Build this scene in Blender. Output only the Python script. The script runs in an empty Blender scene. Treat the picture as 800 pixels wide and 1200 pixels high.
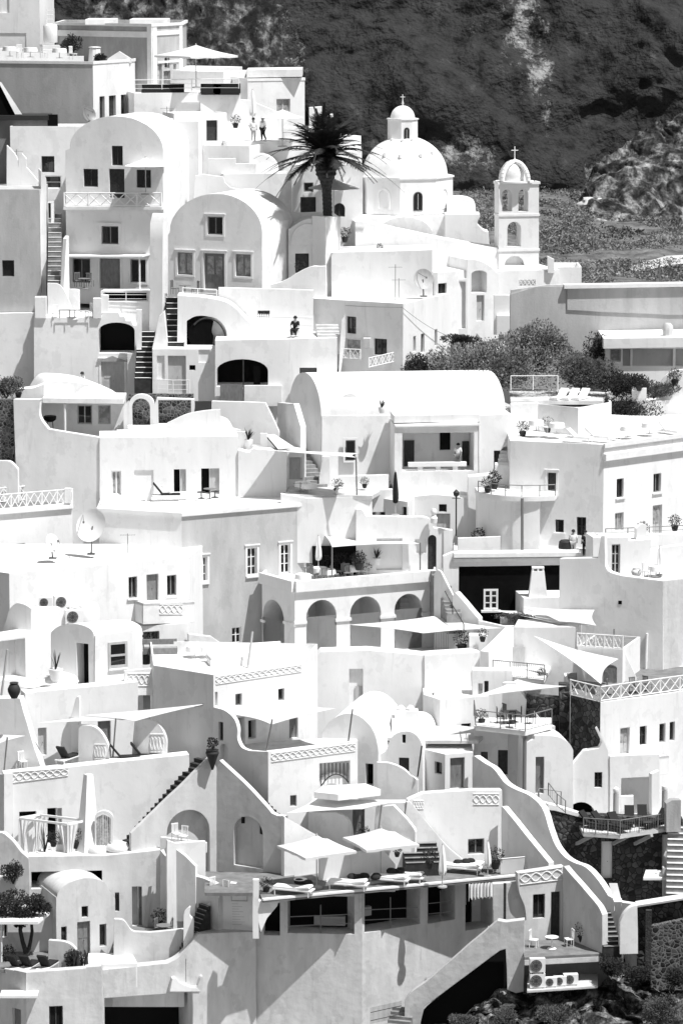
import bpy, bmesh, math, random
from mathutils import Vector, Matrix, noise
from mathutils.geometry import tessellate_polygon
random.seed(11)
rnd = random.uniform
S = bpy.context.scene
COL = S.collection
R = math.radians
# ------------------------------------------------------------------ camera model: a pixel of the 800x1200 photo and a depth give a point
F = 4189.0
TH = R(9.0)
CAM = Vector((0, 0, 70))
FW = Vector((0, math.cos(TH), -math.sin(TH)))
UP = Vector((0, math.sin(TH), math.cos(TH)))

def ray(x, y):
    return Vector(((x - 400) / F, 0, 0)) + UP * ((600 - y) / F) + FW

def P(x, y, Y):
    d = ray(x, y)
    return CAM + d * (Y / d.y)

def PZ(x, y, z):
    d = ray(x, y)
    return CAM + d * ((z - CAM.z) / d.z)

def mpp(Y):
    return Y / F

class Pl:
    """vertical plane through pixel (x, y) at depth Y, turned by phi degrees"""
    def __init__(s, x, y, Y, phi=0.0):
        s.set(P(x, y, Y), R(phi))
    def set(s, o, a):
        s.o = o
        s.t = Vector((math.cos(a), math.sin(a), 0))
        s.n = Vector((math.sin(a), -math.cos(a), 0))
        return s
    def __call__(s, x, y):
        d = ray(x, y)
        k = (s.o - CAM).dot(s.n) / d.dot(s.n)
        return CAM + d * k
    def u(s, p):
        return (p - s.o).dot(s.t)
    def pt(s, u, z, n=0.0):
        q = s.o + s.t * u + s.n * n
        return Vector((q.x, q.y, z))

def plane_from(p, q):
    d = q - p
    return Pl.__new__(Pl).set(p.copy(), math.atan2(d.y, d.x))

# ------------------------------------------------------------------ 2-D outline helpers (photo pixels)
def catmull(pts, n=6):
    out = []
    for i in range(len(pts) - 1):
        p0 = pts[max(i - 1, 0)]; p1 = pts[i]; p2 = pts[i + 1]; p3 = pts[min(i + 2, len(pts) - 1)]
        for k in range(n):
            t = k / n
            out.append(tuple(0.5 * (2 * b + (c - a) * t + (2 * a - 5 * b + 4 * c - d) * t * t + (3 * b - a - 3 * c + d) * t ** 3)
                             for a, b, c, d in zip(p0, p1, p2, p3)))
    out.append(tuple(pts[-1]))
    return out

def arc(x0, y0, x1, y1, rise, n=14):
    r = []
    for i in range(n + 1):
        a = math.pi * i / n
        t = (1 - math.cos(a)) / 2
        r.append((x0 + (x1 - x0) * t, y0 + (y1 - y0) * t - rise * math.sin(a)))
    return r

def outline(pts):
    out = []
    for p in pts:
        if isinstance(p, list):
            out += catmull(p)
        elif p[0] == 'arc':
            out += arc(*p[1:])
        else:
            out.append((p[0], p[1]))
    res = []
    for p in out:
        if not res or abs(p[0] - res[-1][0]) + abs(p[1] - res[-1][1]) > 0.05:
            res.append(p)
    if abs(res[0][0] - res[-1][0]) + abs(res[0][1] - res[-1][1]) < 0.05:
        res.pop()
    return res

def rect(x0, y0, x1, y1):
    return [(x0, y1), (x0, y0), (x1, y0), (x1, y1)]

# ------------------------------------------------------------------ mesh collector
class MB:
    def __init__(s):
        s.v = []; s.f = []; s.m = []
    def add(s, vs, fs, mi=0):
        b = len(s.v)
        s.v += [Vector(p) for p in vs]
        for f in fs:
            s.f.append([i + b for i in f]); s.m.append(mi)
        return s
    def box(s, c, d, mi=0, rz=0.0):
        hx, hy, hz = d[0] / 2, d[1] / 2, d[2] / 2
        ca, sa = math.cos(rz), math.sin(rz)
        vs = []
        for z in (-hz, hz):
            for x, y in ((-hx, -hy), (hx, -hy), (hx, hy), (-hx, hy)):
                vs.append((c[0] + x * ca - y * sa, c[1] + x * sa + y * ca, c[2] + z))
        return s.add(vs, [(3, 2, 1, 0), (4, 5, 6, 7), (0, 1, 5, 4), (1, 2, 6, 5), (2, 3, 7, 6), (3, 0, 4, 7)], mi)
    def obox(s, o, a, b, c, mi=0):
        """box from a corner and three edge vectors"""
        o, a, b, c = Vector(o), Vector(a), Vector(b), Vector(c)
        vs = [o, o + a, o + a + b, o + b, o + c, o + a + c, o + a + b + c, o + b + c]
        return s.add(vs, [(3, 2, 1, 0), (4, 5, 6, 7), (0, 1, 5, 4), (1, 2, 6, 5), (2, 3, 7, 6), (3, 0, 4, 7)], mi)
    def bar(s, a, b, r, n=6, r2=None, mi=0):
        a, b = Vector(a), Vector(b)
        d = (b - a)
        if d.length < 1e-6:
            return s
        d.normalize()
        u = d.orthogonal().normalized(); w = d.cross(u)
        r2 = r if r2 is None else r2
        vs = []
        for q, rr in ((a, r), (b, r2)):
            for i in range(n):
                t = 2 * math.pi * i / n
                vs.append(q + u * (math.cos(t) * rr) + w * (math.sin(t) * rr))
        fs = [(i, (i + 1) % n, n + (i + 1) % n, n + i) for i in range(n)]
        fs += [tuple(range(n))[::-1], tuple(range(n, 2 * n))]
        return s.add(vs, fs, mi)
    def tube(s, pts, rs, n=6, mi=0):
        for i in range(len(pts) - 1):
            s.bar(pts[i], pts[i + 1], rs[i], n, rs[i + 1], mi)
        return s
    def lathe(s, c, prof, n=16, mi=0):
        """prof: list of (radius, z); closed top and bottom"""
        c = Vector(c); vs = []; fs = []
        for r, z in prof:
            for i in range(n):
                a = 2 * math.pi * i / n
                vs.append(c + Vector((r * math.cos(a), r * math.sin(a), z)))
        for k in range(len(prof) - 1):
            for i in range(n):
                fs.append((k * n + i, k * n + (i + 1) % n, (k + 1) * n + (i + 1) % n, (k + 1) * n + i))
        fs.append(tuple(range(n))[::-1]); fs.append(tuple(range((len(prof) - 1) * n, len(prof) * n)))
        return s.add(vs, fs, mi)
    def prism(s, loop, vec, holes=(), mi=0, back=True):
        """closed solid: outline swept along vec; holes = [(loop, depth vector or None = right through)]"""
        vec = Vector(vec); n = len(loop)
        loops = [list(loop)] + [list(h[0]) for h in holes]
        tri = tessellate_polygon(loops)
        fl = [p for l in loops for p in l]
        s.add(fl, tri, mi)
        thr = [h for h in holes if h[1] is None or Vector(h[1]).length > vec.length * .98]
        bl = [[p + vec for p in loop]] + [[p + vec for p in h[0]] for h in thr]
        s.add([p for l in bl for p in l], [t[::-1] for t in tessellate_polygon(bl)], mi)
        s.add(list(loop) + [p + vec for p in loop], [(i, (i + 1) % n, n + (i + 1) % n, n + i) for i in range(n)], mi)
        for h, d in holes:
            k = len(h); dv = vec if d is None else Vector(d)
            inner = [p + dv for p in h]
            s.add(list(h) + inner, [(i, (i + 1) % k, k + (i + 1) % k, k + i) for i in range(k)], mi)
            if d is not None:
                s.add(inner, tessellate_polygon([inner]), mi)
        return s
    def mesh(s, name, mats, smooth=35, weld=True):
        me = bpy.data.meshes.new(name)
        bm = bmesh.new()
        bv = [bm.verts.new(p) for p in s.v]
        for f, mi in zip(s.f, s.m):
            if len(set(f)) < 3: continue
            try:
                fc = bm.faces.new([bv[i] for i in f]); fc.material_index = mi; fc.smooth = smooth is not None
            except ValueError:
                pass
        if weld:
            bmesh.ops.remove_doubles(bm, verts=bm.verts, dist=0.0004)
            bmesh.ops.recalc_face_normals(bm, faces=bm.faces)
        bm.to_mesh(me); bm.free()
        for m in mats: me.materials.append(m)
        if smooth is not None and smooth < 170:
            me.set_sharp_from_angle(angle=R(smooth))
        return me

# ------------------------------------------------------------------ things
def props(o, label=None, cat=None, group=None, kind=None):
    if label: o['label'] = label
    if cat: o['category'] = cat
    if group: o['group'] = group
    if kind or cat: o['kind'] = kind or 'thing'
    return o

ALL = []
class Thing:
    def __init__(s, name, label, cat, group=None):
        s.e = bpy.data.objects.new(name, None); s.e.empty_display_size = 0.3
        COL.objects.link(s.e); props(s.e, label, cat, group); s.objs = []; ALL.append(s)
    def add(s, name, mb, mats, parent=None, label=None, smooth=35, weld=True):
        if not isinstance(mats, (list, tuple)): mats = [mats]
        o = bpy.data.objects.new(name, mb.mesh(name, mats, smooth, weld))
        COL.objects.link(o); o.parent = parent or s.e
        if label: o['label'] = label
        s.objs.append(o); return o
    def finish(s):
        if not s.objs: return
        lo = Vector((1e9,) * 3); hi = -lo
        for o in s.objs:
            for v in o.data.vertices:
                for k in range(3):
                    lo[k] = min(lo[k], v.co[k]); hi[k] = max(hi[k], v.co[k])
        org = Vector(((lo.x + hi.x) / 2, (lo.y + hi.y) / 2, lo.z))
        s.e.location = org
        M = Matrix.Translation(-org)
        for o in s.objs: o.data.transform(M)

def solo(name, label, cat, mb, mats, group=None, smooth=35, kind=None, weld=True):
    if not isinstance(mats, (list, tuple)): mats = [mats]
    lo = Vector((1e9,) * 3); hi = -lo
    for v in mb.v:
        for k in range(3):
            lo[k] = min(lo[k], v[k]); hi[k] = max(hi[k], v[k])
    org = Vector(((lo.x + hi.x) / 2, (lo.y + hi.y) / 2, lo.z))
    me = mb.mesh(name, mats, smooth, weld); me.transform(Matrix.Translation(-org))
    o = bpy.data.objects.new(name, me); o.location = org; COL.objects.link(o)
    return props(o, label, cat, group, kind)

def copy_tree(src, loc, rz=None, label=None, scale=None, group=None):
    c = src.copy(); COL.objects.link(c); c.location = loc
    if rz is not None: c.rotation_euler = (0, 0, rz)
    if label: c['label'] = label
    if group: c['group'] = group
    if scale: c.scale = (scale,) * 3
    for ch in list(src.children):
        k = ch.copy(); COL.objects.link(k); k.parent = c
        for g in list(ch.children):
            q = g.copy(); COL.objects.link(q); q.parent = k
    return c

# ------------------------------------------------------------------ materials (all procedural, black and white place)
def mat(name, v, rough=0.8, v2=None, scale=1.5, bump=0.0, bscale=12.0, streak=False, bevel=0.0, spec=0.3, metal=0.0, detail=6, lo=0.4, hi=0.65, stain=None):
    m = bpy.data.materials.new(name); m.use_nodes = True
    nt = m.node_tree; N = nt.nodes; L = nt.links
    b = N['Principled BSDF']
    b.inputs['Roughness'].default_value = rough
    b.inputs['Specular IOR Level'].default_value = spec
    b.inputs['Metallic'].default_value = metal
    b.inputs['Base Color'].default_value = (v, v, v, 1)
    tc = N.new('ShaderNodeTexCoord')
    geo = N.new('ShaderNodeNewGeometry')
    if v2 is not None:
        nz = N.new('ShaderNodeTexNoise'); nz.inputs['Scale'].default_value = scale; nz.inputs['Detail'].default_value = detail
        nz.inputs['Roughness'].default_value = 0.62
        mp = N.new('ShaderNodeMapping'); mp.inputs['Scale'].default_value = (1, 1, 0.3 if streak else 1.0)
        L.new(geo.outputs['Position'], mp.inputs['Vector']); L.new(mp.outputs['Vector'], nz.inputs['Vector'])
        cr = N.new('ShaderNodeValToRGB')
        cr.color_ramp.elements[0].position = lo; cr.color_ramp.elements[0].color = (v2, v2, v2, 1)
        cr.color_ramp.elements[1].position = hi; cr.color_ramp.elements[1].color = (v, v, v, 1)
        L.new(nz.outputs['Fac'], cr.inputs['Fac']); L.new(cr.outputs['Color'], b.inputs['Base Color'])
        if stain is not None:       # rain streaks and patched whitewash
            last = cr.outputs['Color']
            for sc, zz, p0, p1, k in ((2.6, .10, .60, .78, .55), (.9, .8, .56, .60, .22)):
                m3 = N.new('ShaderNodeMapping'); m3.inputs['Scale'].default_value = (1, 1, zz); L.new(geo.outputs['Position'], m3.inputs['Vector'])
                n3 = N.new('ShaderNodeTexNoise'); n3.inputs['Scale'].default_value = sc; n3.inputs['Detail'].default_value = 7; n3.inputs['Roughness'].default_value = .6; L.new(m3.outputs['Vector'], n3.inputs['Vector'])
                c3 = N.new('ShaderNodeValToRGB'); c3.color_ramp.elements[0].position = p0; c3.color_ramp.elements[0].color = (0, 0, 0, 1); c3.color_ramp.elements[1].position = p1; c3.color_ramp.elements[1].color = (k, k, k, 1); L.new(n3.outputs['Fac'], c3.inputs['Fac'])
                x3 = N.new('ShaderNodeMix'); x3.data_type = 'RGBA'; x3.inputs['B'].default_value = (stain, stain, stain, 1); L.new(c3.outputs['Color'], x3.inputs['Factor']); L.new(last, x3.inputs['A']); last = x3.outputs['Result']
            L.new(last, b.inputs['Base Color'])
    nrm = None
    if bevel:
        bv = N.new('ShaderNodeBevel'); bv.samples = 3; bv.inputs['Radius'].default_value = bevel; nrm = bv.outputs['Normal']
    if bump:
        n2 = N.new('ShaderNodeTexNoise'); n2.inputs['Scale'].default_value = bscale; n2.inputs['Detail'].default_value = 4
        L.new(geo.outputs['Position'], n2.inputs['Vector'])
        bp = N.new('ShaderNodeBump'); bp.inputs['Strength'].default_value = 1.0; bp.inputs['Distance'].default_value = bump
        L.new(n2.outputs['Fac'], bp.inputs['Height'])
        if nrm: L.new(nrm, bp.inputs['Normal'])
        nrm = bp.outputs['Normal']
    if nrm: L.new(nrm, b.inputs['Normal'])
    return m

def voro_mat(name, dark, light, joint, scale, bump=0.05, rough=0.9, jw=0.08):
    """rubble masonry: irregular stones with mortar joints"""
    m = bpy.data.materials.new(name); m.use_nodes = True
    nt = m.node_tree; N = nt.nodes; L = nt.links; b = N['Principled BSDF']; b.inputs['Roughness'].default_value = rough
    geo = N.new('ShaderNodeNewGeometry')
    vo = N.new('ShaderNodeTexVoronoi'); vo.feature = 'F1'; vo.inputs['Scale'].default_value = scale
    ve = N.new('ShaderNodeTexVoronoi'); ve.feature = 'DISTANCE_TO_EDGE'; ve.inputs['Scale'].default_value = scale
    nz = N.new('ShaderNodeTexNoise'); nz.inputs['Scale'].default_value = 3.0; nz.inputs['Detail'].default_value = 5
    mx = N.new('ShaderNodeMix'); mx.data_type = 'VECTOR'; mx.inputs['Factor'].default_value = 0.12
    L.new(geo.outputs['Position'], mx.inputs['A']); L.new(nz.outputs['Color'], mx.inputs['B'])
    for q in (vo, ve): L.new(mx.outputs['Result'], q.inputs['Vector'])
    sp = N.new('ShaderNodeSeparateColor'); L.new(vo.outputs['Color'], sp.inputs['Color'])
    cr = N.new('ShaderNodeValToRGB'); cr.color_ramp.elements[0].color = (dark,) * 3 + (1,); cr.color_ramp.elements[1].color = (light,) * 3 + (1,)
    L.new(sp.outputs['Red'], cr.inputs['Fac'])
    st = N.new('ShaderNodeMath'); st.operation = 'LESS_THAN'; st.inputs[1].default_value = jw
    L.new(ve.outputs['Distance'], st.inputs[0])
    m2 = N.new('ShaderNodeMix'); m2.data_type = 'RGBA'; m2.inputs['B'].default_value = (joint,) * 3 + (1,)
    L.new(st.outputs['Value'], m2.inputs['Factor']); L.new(cr.outputs['Color'], m2.inputs['A']); L.new(m2.outputs['Result'], b.inputs['Base Color'])
    bp = N.new('ShaderNodeBump'); bp.inputs['Distance'].default_value = bump
    L.new(ve.outputs['Distance'], bp.inputs['Height']); L.new(bp.outputs['Normal'], b.inputs['Normal'])
    return m

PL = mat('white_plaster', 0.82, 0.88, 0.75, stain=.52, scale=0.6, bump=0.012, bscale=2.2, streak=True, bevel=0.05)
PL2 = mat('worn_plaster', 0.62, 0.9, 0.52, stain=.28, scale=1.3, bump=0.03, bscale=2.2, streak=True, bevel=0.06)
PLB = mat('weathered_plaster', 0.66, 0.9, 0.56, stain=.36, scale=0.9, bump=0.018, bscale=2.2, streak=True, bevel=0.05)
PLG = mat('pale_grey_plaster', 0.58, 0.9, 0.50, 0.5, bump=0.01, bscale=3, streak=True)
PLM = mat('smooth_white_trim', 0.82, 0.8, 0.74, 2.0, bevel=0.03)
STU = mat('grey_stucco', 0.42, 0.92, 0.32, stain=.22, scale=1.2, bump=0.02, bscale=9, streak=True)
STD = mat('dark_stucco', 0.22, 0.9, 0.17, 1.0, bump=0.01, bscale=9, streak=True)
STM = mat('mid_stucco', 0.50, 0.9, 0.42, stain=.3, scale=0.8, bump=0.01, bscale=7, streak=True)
BLK = mat('black_paint', 0.006, 0.8, 0.004, 2.0, spec=0.05)
DRK = mat('dark_interior', 0.012, 0.9, spec=0.05)  # near-black stands in for the shade inside rooms and openings
WDK = mat('dark_wood', 0.05, 0.6, 0.03, 6.0)
WGR = mat('grey_wood', 0.22, 0.6, 0.16, 7.0, streak=True)
WLG = mat('pale_wood', 0.5, 0.6, 0.42, 5.0, streak=True)
WWH = mat('white_wood', 0.8, 0.5)
GLS = mat('window_glass', 0.015, 0.06, spec=0.6)
GLP = mat('curtained_glass', 0.45, 0.15, 0.2, 2.5, spec=0.6)
MTL = mat('grey_metal', 0.18, 0.45, spec=0.5)
MDK = mat('dark_metal', 0.03, 0.5)
MWH = mat('white_metal', 0.8, 0.4)
FAB = mat('white_canvas', 0.85, 0.8, 0.78, 2.0)
def cloth_mat():
    m = mat('sail_cloth', 0.86, 0.8, 0.78, 1.2, bump=0.03, bscale=1.4); nt = m.node_tree; N = nt.nodes; L = nt.links
    tr = N.new('ShaderNodeBsdfTranslucent'); tr.inputs['Color'].default_value = (.8, .8, .8, 1); mx = N.new('ShaderNodeMixShader'); mx.inputs['Fac'].default_value = .28
    L.new(N['Principled BSDF'].outputs['BSDF'], mx.inputs[1]); L.new(tr.outputs['BSDF'], mx.inputs[2]); L.new(mx.outputs['Shader'], N['Material Output'].inputs['Surface']); return m
SAIL = cloth_mat()
FBG = mat('grey_canvas', 0.45, 0.8, 0.40, 2.0)
FBK = mat('black_canvas', 0.02, 0.9)
FLR = mat('pale_paving', 0.62, 0.9, 0.48, 1.2, bump=0.01)
FLG = mat('grey_paving', 0.22, 0.9, 0.15, 1.4, bump=0.01)
STEP = mat('dark_step_stone', 0.045, 0.9, 0.025, 2.0)
STEPG = mat('grey_step_stone', 0.3, 0.9, 0.2, 2.0)
RUB = voro_mat('dark_rubble', 0.006, 0.10, 0.008, 3.4, 0.12, jw=.06)
RUBL = voro_mat('speckled_rubble', 0.008, 0.12, 0.22, 4.6, 0.06, jw=0.055)
LEAF = mat('dark_leaf', 0.045, 0.7, 0.02, 3.0)
LEAFG = mat('grey_leaf', 0.12, 0.8, 0.06, 2.0)
BARK = mat('bark', 0.06, 0.9, 0.03, 6.0, bump=0.05)
CLAY = mat('dark_clay', 0.03, 0.7)
SKIN = mat('skin', 0.32, 0.6)
HAIR = mat('hair', 0.02, 0.7)
REED = mat('reed', 0.5, 0.8, 0.25, 9.0)

# ------------------------------------------------------------------ openings
FR = {'k': WDK, 'g': WGR, 'l': WLG, 'w': WWH, 's': STU}
def ring(mb, pl, u0, u1, z0, z1, w, n0, n1, mi=0, arch=0.0):
    """flat rectangular ring around (u0..u1, z0..z1), width w inward, between depths n0<n1 along the normal"""
    for a, b, c, d in ((u0, u0 + w, z0, z1), (u1 - w, u1, z0, z1), (u0 + w, u1 - w, z0, z0 + w), (u0 + w, u1 - w, z1 - w, z1)):
        mb.obox(pl.pt(a, c, n0), pl.t * (b - a), Vector((0, 0, d - c)), pl.n * (n1 - n0), mi)

def pbox(mb, pl, u0, u1, z0, z1, n0, n1, mi=0):
    return mb.obox(pl.pt(u0, z0, n0), pl.t * (u1 - u0), Vector((0, 0, z1 - z0)), pl.n * (n1 - n0), mi)

def hole_loop(pl, u0, u1, z0, z1, arch):
    if not arch:
        return [pl.pt(u0, z0), pl.pt(u1, z0), pl.pt(u1, z1), pl.pt(u0, z1)]
    r = min((u1 - u0) / 2 * arch, (z1 - z0) * 0.95)
    lp = [pl.pt(u0, z0), pl.pt(u1, z0)]
    for i in range(13):
        a = math.pi * i / 12
        lp.append(pl.pt((u0 + u1) / 2 + (u1 - u0) / 2 * math.cos(a), z1 - r + r * math.sin(a)))
    return lp

def opening(T, pl, spec, mats_depth):
    """spec = (kind, x0, y0, x1, y1, flags).  kinds: w window, d door, n niche, h hole right through, o deep opening"""
    kind, x0, y0, x1, y1 = spec[:5]
    fl = spec[5] if len(spec) > 5 else ''
    xm, ym = (x0 + x1) / 2, (y0 + y1) / 2
    u0, u1 = pl.u(pl(x0, ym)), pl.u(pl(x1, ym))
    z1, z0 = pl(xm, y0).z, pl(xm, y1).z
    arch = 1.0 if 'a' in fl else (0.45 if 'b' in fl else 0.0)
    lp = hole_loop(pl, u0, u1, z0, z1, arch)
    if kind == 'h': return (lp, None)
    if kind == 'n': return (lp, pl.n * -(spec[6] if len(spec) > 6 else 0.45))
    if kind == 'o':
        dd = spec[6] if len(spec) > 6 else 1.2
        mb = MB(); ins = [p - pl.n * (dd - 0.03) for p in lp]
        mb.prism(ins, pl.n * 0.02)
        T.add('doorway', mb, DRK)  # near-black panel carries the shade of the room behind
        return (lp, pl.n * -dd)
    fm = FR[next((c for c in fl if c in 'kglws'), 'w' if kind == 'w' else 'g')]
    r = 0.24 if kind == 'w' else 0.28
    w = u1 - u0; h = z1 - z0
    if kind == 'w':
        nv = 1 if '1' in fl else (2 if '2' in fl else 0)
        nh = 2 if '#' in fl else (1 if '=' in fl else 0)
        fw = min(0.075, w * 0.13)
        mb = MB()
        if arch:
            inn = hole_loop(pl, u0 + fw, u1 - fw, z0 + fw, z1 - fw, arch)
            mb.prism([p - pl.n * (r - 0.02) for p in lp], pl.n * 0.06, [([p - pl.n * (r - 0.02) for p in inn], None)])
        else:
            ring(mb, pl, u0 + .003, u1 - .003, z0 + .003, z1 - .003, fw, -r + 0.02, -r + 0.08)
        for i in range(nv):
            c = u0 + w * (i + 1) / (nv + 1)
            pbox(mb, pl, c - fw * .55, c + fw * .55, z0 + fw, z1 - fw * (1.5 if arch else 1), -r + 0.022, -r + 0.075)
        for i in range(nh):
            c = z0 + h * (i + 1) / (nh + 1)
            pbox(mb, pl, u0 + fw, u1 - fw, c - 0.022, c + 0.022, -r + 0.025, -r + 0.07)
        win = T.add('window', mb, fm)
        pb = MB(); pb.prism([p - pl.n * (r - 0.015) for p in lp], pl.n * 0.015)
        T.add('pane', pb, GLP if 'p' in fl else GLS, win)
        if 's' in fl.replace('ss', '') and 'S' not in fl: pass
        if '_' in fl:
            sb = MB(); pbox(sb, pl, u0 - 0.12, u1 + 0.12, z0 - 0.11, z0 - 0.005, -0.05, 0.12)
            T.add('sill', sb, PLM, win)
        if 't' in fl:
            tb = MB()
            tw = 0.16
            ring(tb, pl, u0 - tw, u1 + tw, z0 - (0 if '_' in fl else tw), z1 + tw, tw - 0.003, -0.02, 0.035)
            pbox(tb, pl, u0 - tw - .06, u1 + tw + .06, z1 + tw + .003, z1 + tw + .08, -0.02, 0.1)
            T.add('window_surround', tb, PLM, win)
    else:
        mb = MB()
        dl = [p - pl.n * (r - 0.02) for p in lp]
        mb.prism(dl, pl.n * 0.05)
        if not arch and 'x' not in fl:
            for a, b in ((0.12, 0.46), (0.54, 0.88)):
                for c, d in ((0.08, 0.46), (0.52, 0.92)):
                    pbox(mb, pl, u0 + w * a, u0 + w * b, z0 + h * c, z0 + h * d, -r + 0.071, -r + 0.09)
        door = T.add('door', mb, fm)
        if 'v' in fl:
            gb = MB()
            for a, b in ((0.14, 0.45), (0.55, 0.86)):
                pbox(gb, pl, u0 + w * a, u0 + w * b, z0 + h * 0.42, z0 + h * 0.92, -r + 0.093, -r + 0.10)
            T.add('pane', gb, GLP, door)
        hb = MB(); hb.bar(pl.pt(u0 + w * .5 + .05, z0 + h * .45, -r + .075), pl.pt(u0 + w * .5 + .05, z0 + h * .45, -r + .15), 0.02)
        T.add('handle', hb, MDK, door)
        if 't' in fl:
            tb = MB(); tw = 0.16
            for a, b, c, d in ((u0 - tw, u0 - .003, z0, z1 + tw), (u1 + .003, u1 + tw, z0, z1 + tw), (u0 - .003, u1 + .003, z1 + .003, z1 + tw)):
                pbox(tb, pl, a, b, c, d, -0.02, 0.035)
            pbox(tb, pl, u0 - tw - .06, u1 + tw + .06, z1 + tw + .003, z1 + tw + .08, -0.02, 0.1)
            T.add('door_surround', tb, PLM, door)
    return (lp, pl.n * -r)

def wob(loop, pl, amp=0.018, seg=1.1, keep_low=True):
    """hand-made plaster edges: subdivide the outline and let it wander a little within the wall's plane"""
    out = []; n = len(loop)
    for i in range(n):
        a, b = loop[i], loop[(i + 1) % n]
        k = max(1, int((b - a).length / seg))
        for j in range(k):
            p = a.lerp(b, j / k)
            q = Vector((p.x * .9, p.y * .9, p.z * .9))
            out.append(p + pl.t * (noise.noise(q) * amp) + Vector((0, 0, noise.noise(q + Vector((7, 3, 1))) * amp)))
    return out

def face(T, pl, pts, depth, ops=(), m=None, name='wall', vec=None, amp=0.02, label=None):
    """a wall: outline in photo pixels on a vertical plane, swept back by depth metres"""
    loop = wob([pl(x, y) for x, y in outline(pts)], pl, amp * 1.5)
    hs = [opening(T, pl, o, depth) for o in ops]
    mb = MB(); mb.prism(loop, vec if vec is not None else pl.n * -depth, hs)
    return T.add(name, mb, m or PL, label=label)

def garden(label, pl, pts, depth, m=None, name='garden_wall', cat='wall', ops=(), amp=0.025, vec=None, group=None):
    if ops:
        T = Thing(name, label, cat, group); face(T, pl, pts, depth, ops, m, vec=vec, amp=amp); return T
    loop = wob([pl(x, y) for x, y in outline(pts)], pl, amp * 1.5)
    mb = MB(); mb.prism(loop, vec if vec is not None else pl.n * -depth)
    return solo(name, label, cat, mb, m or PL, group)

def offset_ring(pts, d):
    n = len(pts); out = []
    area = sum(pts[i].x * pts[(i + 1) % n].y - pts[(i + 1) % n].x * pts[i].y for i in range(n))
    sg = 1 if area > 0 else -1
    for i in range(n):
        a, b, c = pts[i - 1], pts[i], pts[(i + 1) % n]
        e1 = Vector((b.x - a.x, b.y - a.y)).normalized(); e2 = Vector((c.x - b.x, c.y - b.y)).normalized()
        n1 = Vector((-e1.y, e1.x)) * sg; n2 = Vector((-e2.y, e2.x)) * sg
        m = n1 + n2
        k = d / max(0.35, m.length_squared / 2)
        out.append(Vector((b.x + m.x / 2 * k, b.y + m.y / 2 * k, b.z)))
    return out

def block(T, roof, Y, bot, anchor=None, dep=6.0, ops=None, par=0.5, cap=0.28, m=None, fm=None, cornice=0.0, name='wall', back=None, roofm=None, z_of=None, amp=0.02):
    """a house body: front roof edge given left to right in photo pixels (all on one level), extended back; ops per front face.
    roof points may carry their own depth as a third number."""
    ops = ops or {}
    ai = anchor if anchor is not None else max(range(len(roof)), key=lambda i: roof[i][1])
    z = P(roof[ai][0], roof[ai][1], Y).z
    def top(p):
        if len(p) > 2:
            q = P(*p); return Vector((q.x, q.y, z))
        return PZ(p[0], p[1], z)
    fr = [top(p) for p in roof]
    fr[ai] = Vector((*P(roof[ai][0], roof[ai][1], Y).xy, z))
    z0 = P(roof[ai][0], bot, Y).z
    if back:
        bk = [top(p) for p in back]
    else:
        nn = Vector((0, 0, 0))
        dv = Vector((0, dep, 0))
        if len(fr) == 2:
            pl = plane_from(fr[0], fr[1]); dv = pl.n * -dep
        bk = [fr[-1] + dv, fr[0] + dv]
    ringp = fr + bk
    nf = len(fr) - 1; n = len(ringp)
    mb = MB(); planes = []
    for i in range(n):
        a, b = ringp[i], ringp[(i + 1) % n]
        if i < nf:
            pl = plane_from(a, b); planes.append(pl)
            L_ = (b - a).length
            lp = [pl.pt(0, z0), pl.pt(L_, z0), pl.pt(L_, z), pl.pt(0, z)]
            hs = [opening(T, pl, o, 9) for o in ops.get(i, ())]
            loops = [lp] + [h[0] for h in hs]
            mi = (fm[i] if fm else 0)
            mb.add([p for l in loops for p in l], tessellate_polygon(loops), mi)
            for h, d in hs:
                if d is None: continue
                k = len(h); inn = [p + d for p in h]
                mb.add(list(h) + inn, [(q, (q + 1) % k, k + (q + 1) % k, k + q) for q in range(k)], 0)
                mb.add(inn, tessellate_polygon([inn]), 0)
        else:
            mb.add([Vector((a.x, a.y, z0)), Vector((b.x, b.y, z0)), b, a], [(0, 1, 2, 3)])
    mb.add([Vector((p.x, p.y, z0)) for p in ringp], tessellate_polygon([[Vector((p.x, p.y, z0)) for p in ringp]]))
    if par > 0:
        inr = offset_ring(ringp, cap)
        low = [p - Vector((0, 0, par)) for p in inr]
        mb.add(ringp + inr, [(i, (i + 1) % n, n + (i + 1) % n, n + i) for i in range(n)])
        mb.add(inr + low, [(i, (i + 1) % n, n + (i + 1) % n, n + i) for i in range(n)])
        mb.add(low, tessellate_polygon([low]))
    else:
        mb.add(ringp, tessellate_polygon([ringp]))
    mats = m if isinstance(m, (list, tuple)) else [m or PL]
    wall = T.add(name, mb, mats)
    if cornice:
        o1 = offset_ring(ringp, -cornice); o0 = offset_ring(ringp, 0.1)
        cb = MB()
        zt = z + 0.006; zb = z - 0.22
        A = [Vector((p.x, p.y, zt)) for p in o1]; B = [Vector((p.x, p.y, zb)) for p in o1]
        C_ = [Vector((p.x, p.y, zt)) for p in o0]; D_ = [Vector((p.x, p.y, zb)) for p in o0]
        q = [(i, (i + 1) % n, n + (i + 1) % n, n + i) for i in range(n)]
        for X_, Y_ in ((B, A), (A, C_), (C_, D_), (D_, B)): cb.add(X_ + Y_, q)
        T.add('cornice', cb, PLM)
    return planes, ringp, z

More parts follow.
